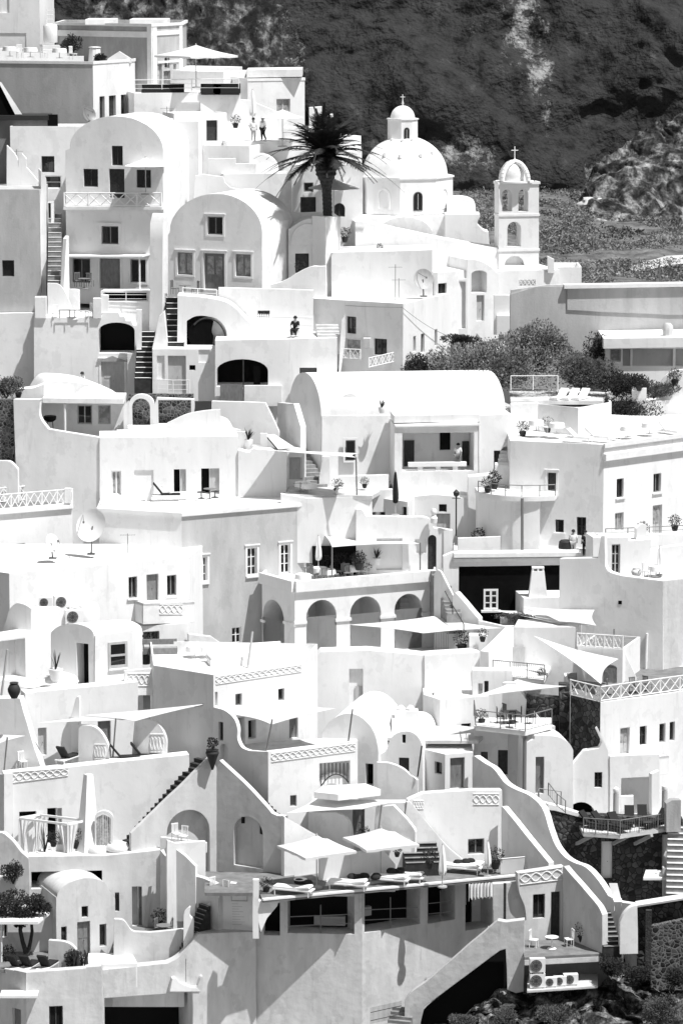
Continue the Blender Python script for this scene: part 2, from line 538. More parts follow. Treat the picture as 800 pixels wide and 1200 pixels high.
def floor(name, pts, Y, m, thick=0.25, label=None, anchor=0):
    """level paving: outline in photo pixels on the level of the anchor point at depth Y"""
    z = P(pts[anchor][0], pts[anchor][1], Y).z
    lp = []
    for p in pts:
        if len(p) > 2:
            q = P(*p); lp.append(Vector((q.x, q.y, z)))
        else: lp.append(PZ(p[0], p[1], z))
    mb = MB(); mb.prism(lp, (0, 0, -thick))
    o = solo(name, label, None, mb, m, kind='structure'); return z

def relief(T, pl, x0, y0, x1, y1, m=None, y0b=None, y1b=None):
    """moulded scroll band: two interlaced waves between two thin fillets"""
    y0b = y0 if y0b is None else y0b; y1b = y1 if y1b is None else y1b
    mb = MB(); n = max(2, round((x1 - x0) / (1.5 * (y1 - y0)))); K = n * 10
    for ph in (0, math.pi):
        pts = []
        for k in range(K + 1):
            t = k / K; ya = y0 + (y0b - y0) * t; yb = y1 + (y1b - y1) * t
            pts.append(pl(x0 + (x1 - x0) * t, (ya + yb) / 2 + (yb - ya) * .34 * math.sin(2 * math.pi * n * t + ph)) + pl.n * .012)
        mb.tube(pts, [.045] * (K + 1), 5)
    for f in (.02, .98):
        a = pl(x0, y0 + (y1 - y0) * f) + pl.n * .012; b = pl(x1, y0b + (y1b - y0b) * f) + pl.n * .012; mb.bar(a, b, .04, 6)
    return T.add('relief', mb, m or PLM)
# ================================================================== world, sun, camera
SUN = Vector((0.36, -0.26, 0.90)).normalized()
w = bpy.data.worlds.new('World'); S.world = w; w.use_nodes = True
nt = w.node_tree
sky = nt.nodes.new('ShaderNodeTexSky'); sky.sky_type = 'NISHITA'; sky.sun_disc = False
sky.sun_elevation = math.asin(SUN.z); sky.sun_rotation = math.atan2(SUN.x, SUN.y)
bw = nt.nodes.new('ShaderNodeRGBToBW')          # a black and white picture: only the sky's brightness is used
nt.links.new(sky.outputs['Color'], bw.inputs['Color'])
nt.links.new(bw.outputs['Val'], nt.nodes['Background'].inputs['Color'])
nt.nodes['Background'].inputs['Strength'].default_value = 0.09
sl = bpy.data.lights.new('sun', 'SUN'); sl.energy = 4.4; sl.angle = R(0.5)
so = bpy.data.objects.new('sun', sl); COL.objects.link(so); so.rotation_euler = SUN.to_track_quat('Z', 'Y').to_euler(); so.location = (60, 150, 120)
cd = bpy.data.cameras.new('camera'); co = bpy.data.objects.new('camera', cd); COL.objects.link(co)
co.location = CAM; co.rotation_euler = (math.pi / 2 - TH, 0, 0)
cd.sensor_fit = 'VERTICAL'; cd.angle = 2 * math.atan(600 / F); cd.clip_start = 1; cd.clip_end = 4000
S.camera = co
S.view_settings.view_transform = 'Standard'; S.view_settings.look = 'None'; S.view_settings.gamma = 1
S.view_settings.exposure = 0.41
S.render.engine = 'CYCLES'
S.cycles.use_denoising = True
S.cycles.max_bounces = 8; S.cycles.diffuse_bounces = 5

# ================================================================== land
def fbm(p, o=5):
    return noise.fractal(p, 0.9, 2.1, o)

def sheet(name, label, xr, ys, nx, ny, m, amp, freq, jag=0.0, edge=None, kind='structure', cat=None, seed=0.0, ysq=1.0):
    """rough rock or soil: a grid whose columns run in x and whose rows are (photo row, depth) stations"""
    st = catmull(ys, 1)
    mb = MB(); vs = []; fs = []
    for j in range(ny + 1):
        t = j / ny * (len(ys) - 1); k = min(int(t), len(ys) - 2); f = t - k
        y = ys[k][0] + (ys[k + 1][0] - ys[k][0]) * f; Y = ys[k][1] + (ys[k + 1][1] - ys[k][1]) * f
        for i in range(nx + 1):
            x = xr[0] + (xr[1] - xr[0]) * i / nx
            yy = y + (edge(x) if edge else 0) * (j / ny)
            p = P(x, yy, Y)
            q = Vector((p.x, p.y * ysq, p.z)) * freq + Vector((seed, 0, 0))
            d = fbm(q) * amp
            r = (abs(noise.noise(q * 3.1)) - .3) * jag
            p = p + Vector((noise.noise(q * 2 + Vector((9, 9, 9))) * amp * .4, -d - r, (fbm(q + Vector((31, 5, 0))) * amp * .5 + r * .5)))
            vs.append(p)
    for j in range(ny):
        for i in range(nx):
            a = j * (nx + 1) + i
            fs.append((a, a + 1, a + nx + 2, a + nx + 1))
    mb.add(vs, fs)
    return solo(name, label, cat, mb, m, kind=kind, smooth=60, weld=False)

def rock_mat(name, stops, scale, bump, streakz=1.0, scale2=None, ysq=1.0):
    m = bpy.data.materials.new(name); m.use_nodes = True
    nt = m.node_tree; N = nt.nodes; L = nt.links; b = N['Principled BSDF']; b.inputs['Roughness'].default_value = 0.95; b.inputs['Specular IOR Level'].default_value = 0.1
    geo = N.new('ShaderNodeNewGeometry'); mp = N.new('ShaderNodeMapping'); mp.inputs['Scale'].default_value = (1, ysq, streakz)
    L.new(geo.outputs['Position'], mp.inputs['Vector'])
    nz = N.new('ShaderNodeTexNoise'); nz.inputs['Scale'].default_value = scale; nz.inputs['Detail'].default_value = 9; nz.inputs['Roughness'].default_value = .68
    L.new(mp.outputs['Vector'], nz.inputs['Vector'])
    cr = N.new('ShaderNodeValToRGB')
    e = cr.color_ramp.elements
    while len(e) < len(stops): e.new(0.5)
    for el, (p_, v) in zip(e, stops): el.position = p_; el.color = (v, v, v, 1)
    L.new(nz.outputs['Fac'], cr.inputs['Fac']); L.new(cr.outputs['Color'], b.inputs['Base Color'])
    n2 = N.new('ShaderNodeTexNoise'); n2.inputs['Scale'].default_value = scale2 or scale * 6; n2.inputs['Detail'].default_value = 8
    m5 = N.new('ShaderNodeMapping'); m5.inputs['Scale'].default_value = (1, ysq, 1); L.new(geo.outputs['Position'], m5.inputs['Vector']); L.new(m5.outputs['Vector'], n2.inputs['Vector'])
    bp = N.new('ShaderNodeBump'); bp.inputs['Distance'].default_value = bump; L.new(n2.outputs['Fac'], bp.inputs['Height']); L.new(bp.outputs['Normal'], b.inputs['Normal'])
    return m
CLIFF = rock_mat('dark_cliff_rock', [(.34, .006), (.44, .024), (.56, .036), (.70, .07), (.8, .2)], 0.16, 0.9, 0.45, 0.9)
SCRUB = rock_mat('dry_scrub', [(.34, .06), (.5, .14), (.62, .2), (.75, .34)], 0.5, 0.3, 1.0, 2.0)
TUFT = mat('dry_tuft', 0.38, 0.9, 0.17, .35, lo=.38, hi=.62)
TUFTD = mat('dark_tuft', 0.12, 0.9, 0.05, .5)
ROCKL = rock_mat('pale_rock', [(.36, .015), (.47, .05), (.56, .16), (.68, .42)], 0.9, 0.5, 0.8, 3.0)
ROCKD = rock_mat('scrubby_rock', [(.40, .01), (.5, .04), (.6, .16), (.72, .42)], 1.6, 0.25, 1.0, 5.0)
SOIL = mat('village_ground', 0.6, 0.95, 0.45, 0.4)

# ground under the village: follows the climb of the houses, a little below them
stations = [(1660, 176), (1560, 196), (1420, 206), (1270, 211), (1140, 216), (1040, 219.5), (990, 223), (905, 229), (805, 236.5), (712, 243), (600, 250), (480, 258), (356, 270), (346, 300), (336, 420)]
sheet('hillside', 'terraced hillside under the village', (-260, 1080), stations, 40, 60, SOIL, 0.15, 0.2)
def cedge(x): return -6 * math.sin(x * .02)
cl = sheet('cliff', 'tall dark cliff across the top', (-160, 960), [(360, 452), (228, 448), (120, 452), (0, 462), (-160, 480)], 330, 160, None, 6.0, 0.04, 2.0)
# sunlit outcrops painted into the cliff colour: a per-vertex measure of paleness
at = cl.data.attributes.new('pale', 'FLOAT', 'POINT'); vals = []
sunlit_spots = [(612, 30, 24, 46, .8), (632, 88, 18, 32, .76), (640, 130, 9, 28, .5), (592, 45, 8, 30, .5), (545, 178, 34, 18, .78), (575, 190, 14, 18, .7), (345, 70, 16, 46, .62), (325, 30, 20, 30, .5), (690, 205, 16, 12, .5), (800, 190, 60, 34, .7), (560, 20, 20, 30, .35)]
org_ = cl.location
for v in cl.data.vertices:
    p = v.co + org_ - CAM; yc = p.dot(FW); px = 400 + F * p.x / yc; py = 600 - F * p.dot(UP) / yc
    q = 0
    for sx, sy, rx, ry, k in sunlit_spots:
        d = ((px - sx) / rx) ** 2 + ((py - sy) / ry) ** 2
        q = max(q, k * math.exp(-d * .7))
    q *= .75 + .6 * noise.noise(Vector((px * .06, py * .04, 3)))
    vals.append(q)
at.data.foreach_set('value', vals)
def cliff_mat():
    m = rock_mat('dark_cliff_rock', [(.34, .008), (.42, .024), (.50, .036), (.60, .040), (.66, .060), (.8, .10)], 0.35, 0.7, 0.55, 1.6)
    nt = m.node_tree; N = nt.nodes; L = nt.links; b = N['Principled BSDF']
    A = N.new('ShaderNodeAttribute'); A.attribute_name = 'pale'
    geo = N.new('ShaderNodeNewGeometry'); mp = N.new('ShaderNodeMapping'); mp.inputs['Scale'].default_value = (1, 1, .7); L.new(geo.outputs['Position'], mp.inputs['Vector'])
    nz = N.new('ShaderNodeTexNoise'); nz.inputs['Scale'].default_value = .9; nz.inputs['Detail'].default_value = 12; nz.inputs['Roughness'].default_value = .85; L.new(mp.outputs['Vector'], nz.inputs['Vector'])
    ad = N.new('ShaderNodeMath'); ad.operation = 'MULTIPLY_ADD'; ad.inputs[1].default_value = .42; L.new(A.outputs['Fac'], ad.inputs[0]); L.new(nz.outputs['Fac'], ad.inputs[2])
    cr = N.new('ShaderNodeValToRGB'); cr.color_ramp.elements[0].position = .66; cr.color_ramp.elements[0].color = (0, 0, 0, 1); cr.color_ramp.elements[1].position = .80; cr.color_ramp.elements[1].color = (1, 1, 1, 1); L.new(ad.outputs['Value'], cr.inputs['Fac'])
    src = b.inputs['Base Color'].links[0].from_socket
    mx = N.new('ShaderNodeMix'); mx.data_type = 'RGBA'; mx.inputs['B'].default_value = (.30, .30, .30, 1); L.new(cr.outputs['Color'], mx.inputs['Factor']); L.new(src, mx.inputs['A']); L.new(mx.outputs['Result'], b.inputs['Base Color'])  # sunlit outcrop tone mixed over the dark rock colour
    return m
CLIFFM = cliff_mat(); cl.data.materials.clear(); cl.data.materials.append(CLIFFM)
sheet('scrub_plain', 'dry scrub slope below the cliff', (-400, 1400), [(350, 268), (338, 285), (300, 330), (262, 380), (230, 432), (222, 452)], 160, 50, SCRUB, 0.9, 0.12, 0.9, seed=3)
def sl1(x): return 0
# sunlit rocky ridge behind the upper houses, sloping down to the right
def ridge(x): return max(-60, min(150, (x - 215) * .72))
ROCKP = rock_mat('broken_pale_rock', [(.40, .012), (.49, .05), (.56, .16), (.68, .42)], 0.55, 0.3, 0.8, 2.0, .22)
ROCKR = rock_mat('scrubby_ridge_rock', [(.44, .010), (.53, .035), (.60, .11), (.72, .30)], 0.75, 0.3, 0.8, 2.5, .22)
ROCKN = rock_mat('near_pale_rock', [(.40, .012), (.49, .05), (.56, .16), (.68, .42)], 1.1, 0.12, 1.0, 5.0, .7)
def crag(name, label, xr, ys, nx, ny, amp, edge, seed, m):
    o = sheet(name, label, xr, ys, nx, ny, m, amp, 0.22, 1.6, edge=edge, seed=seed, ysq=.2)
    for p in o.data.polygons: p.use_smooth = False
    return o
crag('rocky_ridge', 'pale rocky ridge behind the upper left houses', (100, 330), [(150, 312), (110, 322), (70, 334), (20, 348), (-60, 366)], 210, 150, 1.8, lambda x: max(-40, (x - 205) * .55), 11, ROCKR)
crag('rock_slope', 'pale rocky slope below the cliff at the right edge', (690, 960), [(270, 372), (240, 394), (215, 410), (190, 424), (165, 440), (135, 458)], 240, 110, 2.0, lambda x: max(-25, (772 - x) * .62), 21, ROCKP)
def tufts(name, label, n, m, xr, yr, s0, seed, thr):
    random.seed(seed); mb = MB()
    st = [(338, 285), (300, 330), (262, 380), (230, 432), (222, 452)]
    while n > 0:
        y = yr[0] + (yr[1] - yr[0]) * random.random(); x = rnd(*xr)
        for (ya, Ya), (yb, Yb) in zip(st, st[1:]):
            if yb <= y <= ya: Y = Ya + (Yb - Ya) * (y - ya) / (yb - ya); break
        n -= 1
        p = P(x, y, Y)
        if noise.noise(Vector((p.x * .16, p.y * .05, seed))) < thr * rnd(.5, 1.5): continue
        if x > 735 and abs(y - (306 - (x - 735) * .1)) < 6: continue
        s = s0 * (.35 + 1.5 * random.random() ** 3)
        for k in range(9):
            a = rnd(0, 6.28); r_ = s * random.random() ** .5 * 1.3; e = p + Vector((math.cos(a) * r_, math.sin(a) * r_, rnd(0, 1) * (s * 1.1 - r_ * .5))); l = .16 * rnd(.7, 1.5)
            d = Vector((rnd(-1, 1), rnd(-1, .4), rnd(.2, 1))) * l; t = Vector((rnd(-1, 1), rnd(-.3, .3), rnd(-.6, .6))) * l * .6
            mb.add([e, e + t, e + d + t, e + d - t * .3], [(0, 1, 2, 3)])
    random.seed(5)
    return solo(name, label, None, mb, m, kind='stuff', smooth=None, weld=False)
tufts('scrub', 'dry grey scrub scattered over the slope below the cliff', 15000, TUFT, (540, 860), (337, 223), .40, 3, -.12)
tufts('scrub', 'dark low bushes scattered over the slope below the cliff', 5200, TUFTD, (540, 860), (337, 223), .42, 4, .03)
q = [P(735, 316, 312), P(780, 303, 326), P(1000, 290, 345), P(1000, 299, 332), P(790, 313, 314), P(745, 322, 304)]
mb = MB(); mb.add([p + Vector((0, 0, .25)) for p in q], [(0, 1, 4, 5), (1, 2, 3, 4)]); mb.add([p - Vector((0, 0, .3)) for p in q], [(0, 1, 4, 5), (1, 2, 3, 4)])
solo('path', 'pale dirt track crossing the scrub slope at the right', None, mb, FLR, kind='structure')
def boulder(label, x, y, Y, w, h, m, seed):
    mb = MB(); c = P(x, y, Y); n = 14; vs = []; fs = []
    for j in range(n + 1):
        for i in range(n * 2):
            a = math.pi * i / n; b = math.pi * j / n
            d = Vector((math.sin(b) * math.cos(a), math.sin(b) * math.sin(a), math.cos(b)))
            k = 1 + .35 * noise.noise(d * 1.7 + Vector((seed, 0, 0))) + .12 * noise.noise(d * 5 + Vector((seed, 3, 0)))
            vs.append(c + Vector((d.x * w * k, d.y * w * .8 * k, d.z * h * k)))
    for j in range(n):
        for i in range(n * 2):
            fs.append((j * 2 * n + i, j * 2 * n + (i + 1) % (2 * n), (j + 1) * 2 * n + (i + 1) % (2 * n), (j + 1) * 2 * n + i))
    mb.add(vs, fs)
    return solo('boulder', label, 'boulder', mb, m, smooth=50)
boulder('white limestone outcrop on the scrub slope right of the bell tower', 697, 239, 412, 1.9, .8, PLG, 2)

# ================================================================== the upper village
H = lambda y0, Y0, y: Y0 * (ray(400, y0).z / ray(400, y0).y) / (ray(400, y).z / ray(400, y).y)

# A1 tall white block at the top left
T = Thing('house', 'tall pale house cut off by the top left corner', 'house')
block(T, [(-70, -40, 291), (46, -38, 290), (54, -41, 296)], 290, 90, anchor=1, ops={0: [('n', -8, -25, 11, 15, '', .12), ('n', -20, 39, 31, 57, '', .06)]}, dep=8)
# white cistern drum and ladder
T = Thing('water_tank', 'white drum shaped water tank with pipe rails beside the tall house', 'water tank')
mb = MB(); c = P(60, 50, 287); mb.lathe(c, [(.55, 0), (.6, .1), (.6, 1.3), (.52, 1.42), (.2, 1.5)], 20); T.add('tank', mb, PL)
mb = MB()
for dx in (-.3, .3):
    mb.bar(c + Vector((dx, -.3, 1.3)), c + Vector((dx, -.3, 2.7)), .035)
for k in range(4): mb.bar(c + Vector((-.3, -.3, 1.5 + k * .35)), c + Vector((.3, -.3, 1.5 + k * .35)), .025)
T.add('ladder', mb, MWH)
garden('low white step wall under the water tank', Pl(52, 60, 286, 0), [(48, 75), (48, 53), (78, 53), (79, 59), (86, 60), (87, 64), (96, 65), (100, 75)], 1.2)

# A3 neoclassical house
T = Thing('mansion', 'grey neoclassical house with white pilasters and arched window at the top', 'house')
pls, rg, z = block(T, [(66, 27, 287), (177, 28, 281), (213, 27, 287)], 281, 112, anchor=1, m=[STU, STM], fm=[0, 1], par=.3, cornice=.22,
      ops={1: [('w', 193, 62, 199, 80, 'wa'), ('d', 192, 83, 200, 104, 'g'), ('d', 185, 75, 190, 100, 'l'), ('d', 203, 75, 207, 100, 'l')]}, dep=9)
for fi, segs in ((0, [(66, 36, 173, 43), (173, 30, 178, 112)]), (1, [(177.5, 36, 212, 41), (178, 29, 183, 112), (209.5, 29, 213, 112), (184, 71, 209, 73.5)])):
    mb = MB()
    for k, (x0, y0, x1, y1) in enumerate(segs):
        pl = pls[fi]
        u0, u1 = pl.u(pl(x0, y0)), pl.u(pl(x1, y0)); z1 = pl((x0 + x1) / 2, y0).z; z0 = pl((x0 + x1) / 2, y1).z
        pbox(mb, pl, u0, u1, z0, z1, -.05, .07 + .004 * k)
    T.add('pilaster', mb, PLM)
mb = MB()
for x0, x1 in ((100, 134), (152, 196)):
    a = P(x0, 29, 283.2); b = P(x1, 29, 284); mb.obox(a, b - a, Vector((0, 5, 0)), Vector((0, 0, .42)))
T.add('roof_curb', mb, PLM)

# A4 flat roofed house below it; shade of left face put into its grey
T = Thing('house', 'flat roofed house with a long side wall greyed as shade and three narrow dark windows', 'house')
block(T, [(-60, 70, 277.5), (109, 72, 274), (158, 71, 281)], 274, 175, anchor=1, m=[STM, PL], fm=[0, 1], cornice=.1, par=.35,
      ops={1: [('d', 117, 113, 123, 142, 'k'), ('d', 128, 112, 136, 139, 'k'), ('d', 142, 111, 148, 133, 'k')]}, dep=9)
T = Thing('chimney', 'white tapered chimney pot on the roof of the long grey wall house', 'chimney')
c = P(111.5, 71, 279); mb = MB(); mb.lathe(c, [(.55, -.3), (.42, .9), (.3, .95)], 10); T.add('shaft', mb, PL)
mb = MB(); mb.lathe(c, [(.44, .96), (.47, .98), (.47, 1.05), (.2, 1.08)], 10); T.add('cap', mb, PLM)
garden('small white pediment gable wall on the grey house roof', Pl(140, 70, 280, 0), [(126, 74), (126, 69), (140, 60), (154, 69), (154, 74)], .4)
garden('stepped white parapet on the roof terrace at the upper left', Pl(40, 66, 281, 0), [(0, 74), (0, 57), (22, 57), (22, 62), (50, 62), (50, 58), (78, 58), (78, 66), (98, 66), (98, 74)], .5)

# dark roofed house at the far left
T = Thing('house', 'dark grey house with black flat roof at the left edge', 'house')
block(T, [(-60, 136), (56, 136, 268)], 268, 226, m=STD, dep=3.0, par=0, cornice=.0)
mb = MB(); a = P(-60, 135.4, 267.6); b = P(57, 135.4, 267.6); mb.obox(a, b - a, Vector((0, 3.6, 0)), Vector((0, 0, -.35))); T.add('roof', mb, MDK)
mb = MB(); pb = P(56.5, 148, 267.9); mb.obox(pb, Vector((.7, 0, 0)), Vector((0, .7, 0)), Vector((0, 0, .85))); T.add('vent_box', mb, BLK)
T = Thing('awning', 'dark sloping awning with a white edge at the left border', 'awning')
a, b = P(-1, 93, 268.5), P(26, 134, 268.3)
mb = MB(); mb.prism([a, b, P(22, 135, 268.3), P(-12, 135, 268.3), P(-14, 93, 268.5)], Vector((0, .25, 0))); T.add('canopy', mb, BLK)
mb = MB(); mb.prism([P(-3, 93, 268.3), P(2, 97, 268.3), P(26, 134, 268.1), P(18, 134, 268.1)], Vector((0, .1, 0))); T.add('edge_band', mb, FAB)

# A6 big vaulted house
T = Thing('vaulted_house', 'three storey barrel vaulted house with balcony and pergola at the upper left', 'house')
pl6 = Pl(135, 240, 263, -14)
face(T, pl6, [(78, 356), (77, 176), ('arc', 82, 174, 191, 176, 39, 18), (192, 356)], 7.0, [
    ('w', 131, 171, 144, 194, '1k'), ('w', 98, 198, 115, 219, 'k1'), ('d', 128, 198, 146, 232, 'k'), ('w', 160, 199, 177, 220, '1k'),
    ('w', 119, 265, 139, 286, '1gt'), ('w', 85, 303, 106, 331, 'g1t'), ('d', 117, 303, 141, 338, 'gt'), ('w', 153, 304, 171, 331, 'g1t')])
mb = MB()
a = pl6(79, 241.5); b = pl6(194, 241.5); mb.obox(a, b - a, pl6.n * .9, Vector((0, 0, -.22))); T.add('balcony_slab', mb, PLM)

def xrail(T, a, b, h, bays, m, r=.03, thick=None, n=None):
    """X lattice balustrade between two points at floor level"""
    a, b = Vector(a), Vector(b); up = Vector((0, 0, h)); mb = MB()
    r2 = r * 1.3
    mb.bar(a + up, b + up, r2); mb.bar(a + up * .06, b + up * .06, r2)
    T.add('rail', mb, m)
    mb = MB()
    for i in range(bays):
        p = a.lerp(b, i / bays); q = a.lerp(b, (i + 1) / bays)
        mb.bar(p + up * .08, q + up * .95, r); mb.bar(p + up * .95, q + up * .08, r)
    T.add('lattice', mb, m)
    for i in range(bays + 1):
        if i % 2 == 0 or i == bays:
            p = a.lerp(b, i / bays); mb = MB(); mb.bar(p, p + up * 1.04, r * 1.6); T.add('post', mb, m)

T2 = Thing('balustrade', 'white crossed timber balustrade on the balcony of the tall vaulted house', 'railing')
q = pl6.n * .85
xrail(T2, pl6(80, 241) + q, pl6(193, 241) + q, .98, 8, WWH, .04)

T = Thing('pergola', 'white slatted pergola over the doors of the tall vaulted house', 'pergola')
z6 = pl6(83, 300).z
A_ = pl6(83, 299); B_ = pl6(176, 299); mb = MB()
mb.obox(A_, B_ - A_, pl6.n * 1.9, Vector((0, 0, .09))); T.add('roof_panel', mb, FAB)
for x in (84, 172):
    b0 = pl6(x, 299) + pl6.n * 1.75; mb = MB(); mb.bar(b0, b0 - Vector((0, 0, 3.2)), .06); T.add('post', mb, WWH)

# left annex
T = Thing('house', 'low white annex with one black window left of the tall vaulted house', 'house')
block(T, [(12, 148), (100, 148, 267)], 267, 300, dep=4, par=.3, ops={0: [('w', 49, 183, 64, 202, 'k1'), ('w', 52, 206, 72, 221, 'w=')]})
garden('white stair wall sweeping down past the annex', Pl(30, 220, 265.4, 0), [(8, 300), (8, 170), [(9, 171), (20, 184), (22, 196)], (22, 186), (26, 180), (31, 186), (31, 196), [(32, 197), (38, 204), (46, 214)], (46, 300)], .5)

# A8 big plain wall at the left
T = Thing('house', 'large blank plaster house, its front greyed as shade, with one small shuttered window at the left edge', 'house')
block(T, [(-70, 222), (47, 222, 261), (53, 221, 264.5)], 261, 378, anchor=1, m=[STM, PL], fm=[0, 1], dep=4, par=.0, ops={0: [('w', 3, 305, 17, 324, 'k')]})  # front face in grey: its shade is put into the colour
garden('white wall pier beside the upper stairs', Pl(52, 300, 261.5, 8), [(48, 370), (48, 200), [(49, 200), (54, 208), (55, 215)], (55, 300), (55, 370)], 3.0)

def stairs(label, bot, top, w, n, m, side=None, name='staircase', nose=None, group=None, dirx=None, drop=1.2):
    """straight flight: bot and top are points (middle of first tread front, last tread back), w metres wide"""
    bot, top = Vector(bot), Vector(top)
    run = Vector((top.x - bot.x, top.y - bot.y, 0)); L_ = run.length; d = run.normalized(); s = Vector((-d.y, d.x, 0))
    T = Thing(name, label, 'stairs', group); h = (top.z - bot.z) / n; t = L_ / n
    pts = [bot - Vector((0, 0, drop))]
    for i in range(n):
        pts.append(bot + d * (t * i) + Vector((0, 0, h * i))); pts.append(bot + d * (t * i) + Vector((0, 0, h * (i + 1))))
    e = bot + d * L_ + Vector((0, 0, h * n)); pts.append(e); pts.append(Vector((e.x, e.y, bot.z - drop)))
    mb = MB(); mb.prism([p - s * (w / 2) for p in pts], s * w); T.add('flight', mb, m, smooth=None)
    if nose:
        mb = MB()
        for i in range(n):
            p = bot + d * (t * i - .03) + Vector((0, 0, h * (i + 1) - .015)); mb.obox(p - s * (w / 2 - .03) + Vector((0, 0, .005)), s * (w - .06), d * (t * .42), Vector((0, 0, .03)))
        T.add('tread_edge', mb, nose)
    return T
stairs('steep grey stair between the blank grey house and the pergola terrace', P(64, 334, 259), P(65, 250, 265.5), 1.0, 15, STEPG, nose=PLM)
garden('thin white wall along the right of the steep grey stair', Pl(76, 320, 258.8, 60), [(74, 350), (78, 280), (81, 276), (82, 350)], .3)
garden('narrow white gate pier beside the black stair door', Pl(60, 260, 264.6, 0), [(56, 300), (56, 237), (64, 235), (64, 300)], .4, ops=[('d', 57, 238, 60, 276, 'kx')])

garden('white wall below the blank grey house at the left edge', Pl(20, 367, 260.4, 0), rect(-60, 367, 42, 480), .5)
# A10 terrace block with chairs, arch and doorway
T = Thing('house', 'white cellar house with an arched dark opening and pedimented doorway under a terrace', 'house')
pl10 = Pl(80, 400, 256.5, 0)
face(T, pl10, [(40, 475), (40, 372), (117, 372), (122, 366), (139, 366), (141, 371), (146, 371), (148, 376), (154, 376), (156, 381), (160, 382), (160, 475)], 3.0, [
    ('o', 116, 378, 158, 414, 'b', 2.0), ('d', 119, 423, 146, 466, 'lt')])
mb = MB(); mb.prism([pl10(114, 423.5) + pl10.n * .12, pl10(150, 423.5) + pl10.n * .12, pl10(132, 417) + pl10.n * .12], pl10.n * -.1); T.add('pediment', mb, STU)
garden('square white pier at the left end of the chair terrace', Pl(48, 360, 256.3, 0), rect(41, 348, 54, 373), .9)
garden('square white pier at the right end of the chair terrace', Pl(115, 360, 256.3, 0), rect(109, 350, 119, 373), .7)
garden('white newel pier above the arched cellar', Pl(122, 350, 256.6, 0), rect(119, 346, 127, 367), .6)
garden('curved white stair wall behind the chair terrace', Pl(75, 350, 258.4, 0), [(56, 380), (56, 332), [(60, 332), (70, 334), (78, 345), (85, 362)], (85, 380)], .25)
garden('round topped white wall behind the terrace chairs', Pl(85, 350, 259.2, 0), [(77, 372), (77, 340), ('arc', 77, 340, 94, 340, 1.5), (94, 372)], .3)
floor('terrace_floor', [(40, 372), (125, 372), (190, 352), (80, 352)], 256.8, FLR)
T = Thing('house', 'dark basement wall under the pergola terrace', 'house')
face(T, Pl(150, 350, 259.4, -6), [(118, 380), (118, 341), (180, 341), (180, 380)], 1.5, [('o', 121, 343, 172, 353, '', 1.0)])
garden('smooth white wall below the pergola terrace', Pl(170, 370, 258.4, -6), [(126, 400), (126, 354), (196, 352), (196, 400)], .6)
garden('bright white curving edge wall between the two vaulted houses', Pl(196, 330, 258.2, 70), [(190, 400), (191, 262), (194, 250), (197, 262), (197, 345), (193, 370), (193, 400)], 1.0)

stairs('dark lower stair beside the arched cellar', P(168, 448, 252.5), P(172, 388, 257.5), 1.25, 10, STEP, nose=PLM)
stairs('dark upper stair left of the wagon wheel arch', P(206, 407, 254.0), P(204, 348, 258.5), 1.2, 9, STEP, nose=PLM)
garden('white wedge wall between the two dark stairs', Pl(186, 410, 253.4, 0), [(178, 470), (179, 408), (186, 372), (192, 366), (196, 400), (197, 470)], 2.0)
garden('slim white pillar beside the lower dark stair', Pl(163, 400, 255.2, 0), rect(160, 363, 166, 410), .5)

# A13 second vaulted house
T = Thing('vaulted_house', 'grey fronted vaulted house with glazed doors and an upper window', 'house')
pl13 = Pl(250, 300, 259, -21)
face(T, pl13, [(196, 352), (197, 275), ('arc', 199, 272, 307, 272, 45, 18), (307, 352)], 6.0, [
    ('w', 243, 254, 261, 275, '1gt'), ('w', 208, 296, 226, 322, '1gpt'), ('d', 239, 297, 263, 340, 'gtv'), ('w', 276, 298, 294, 324, '1gpt')])
# right side wing
T = Thing('house', 'narrow white wing with tall slit windows beside the grey fronted vaulted house', 'house')
block(T, [(307, 262, 258.4), (339, 262, 262.5)], 258.4, 352, anchor=0, par=0, dep=3, ops={0: [('w', 313, 293, 317, 322, 'g'), ('w', 318.5, 292, 322.5, 320, 'g'), ('w', 328, 290, 331.5, 317, 'g'), ('w', 328.5, 250 + 14, 332, 278, 'g')]})

# wall with big round arch (wagon wheel)
T = Thing('garden_wall', 'white sweeping wall with a big half round window and a black hooded opening', 'wall')
pw = Pl(250, 390, 254.2, 0)
face(T, pw, [(208, 412), (208, 346), [(209, 346), (250, 350), (272, 358), (290, 376), (297, 384)], (300, 384), (300, 412)], 2.2, [('n', 220, 371, 266, 412, 'a', .5)])
mb = MB(); c = pw(243, 400); r0 = 22 * mpp(254)
mb.tube([c + Vector((math.cos(a * math.pi / 16) * r0, -.02, math.sin(a * math.pi / 16) * r0 * 1.25)) for a in range(0, 13)], [.07] * 13, 6); T.add('window_rim', mb, WDK)
mb = MB(); q = [pw(x, y) for x, y in outline([(219, 408), (219, 376), [(219, 376), (228, 371), (238, 370), (247, 372), (250, 376)], [(250, 378), (248, 388), (250, 396), (248, 408)]])]; mb.prism(q, Vector((0, .4, 0))); T.add('hood', mb, BLK)
garden('low white sill wall before the half round window', Pl(240, 408, 253.7, 0), rect(216, 405, 252, 413), .5)

# house with door below
T = Thing('house', 'small white house with a pale plank door and black vent beside the dark stairs', 'house')
face(T, Pl(220, 430, 252.4, 0), [(179, 470), (179, 409), (254, 409), (254, 470)], 1.6, [('d', 197, 417, 218, 462, 'lx'), ('n', 184, 417, 193, 445, '', .15), ('o', 222, 428, 229, 434, '', .5), ('n', 233, 410, 246, 425, '', .1)])

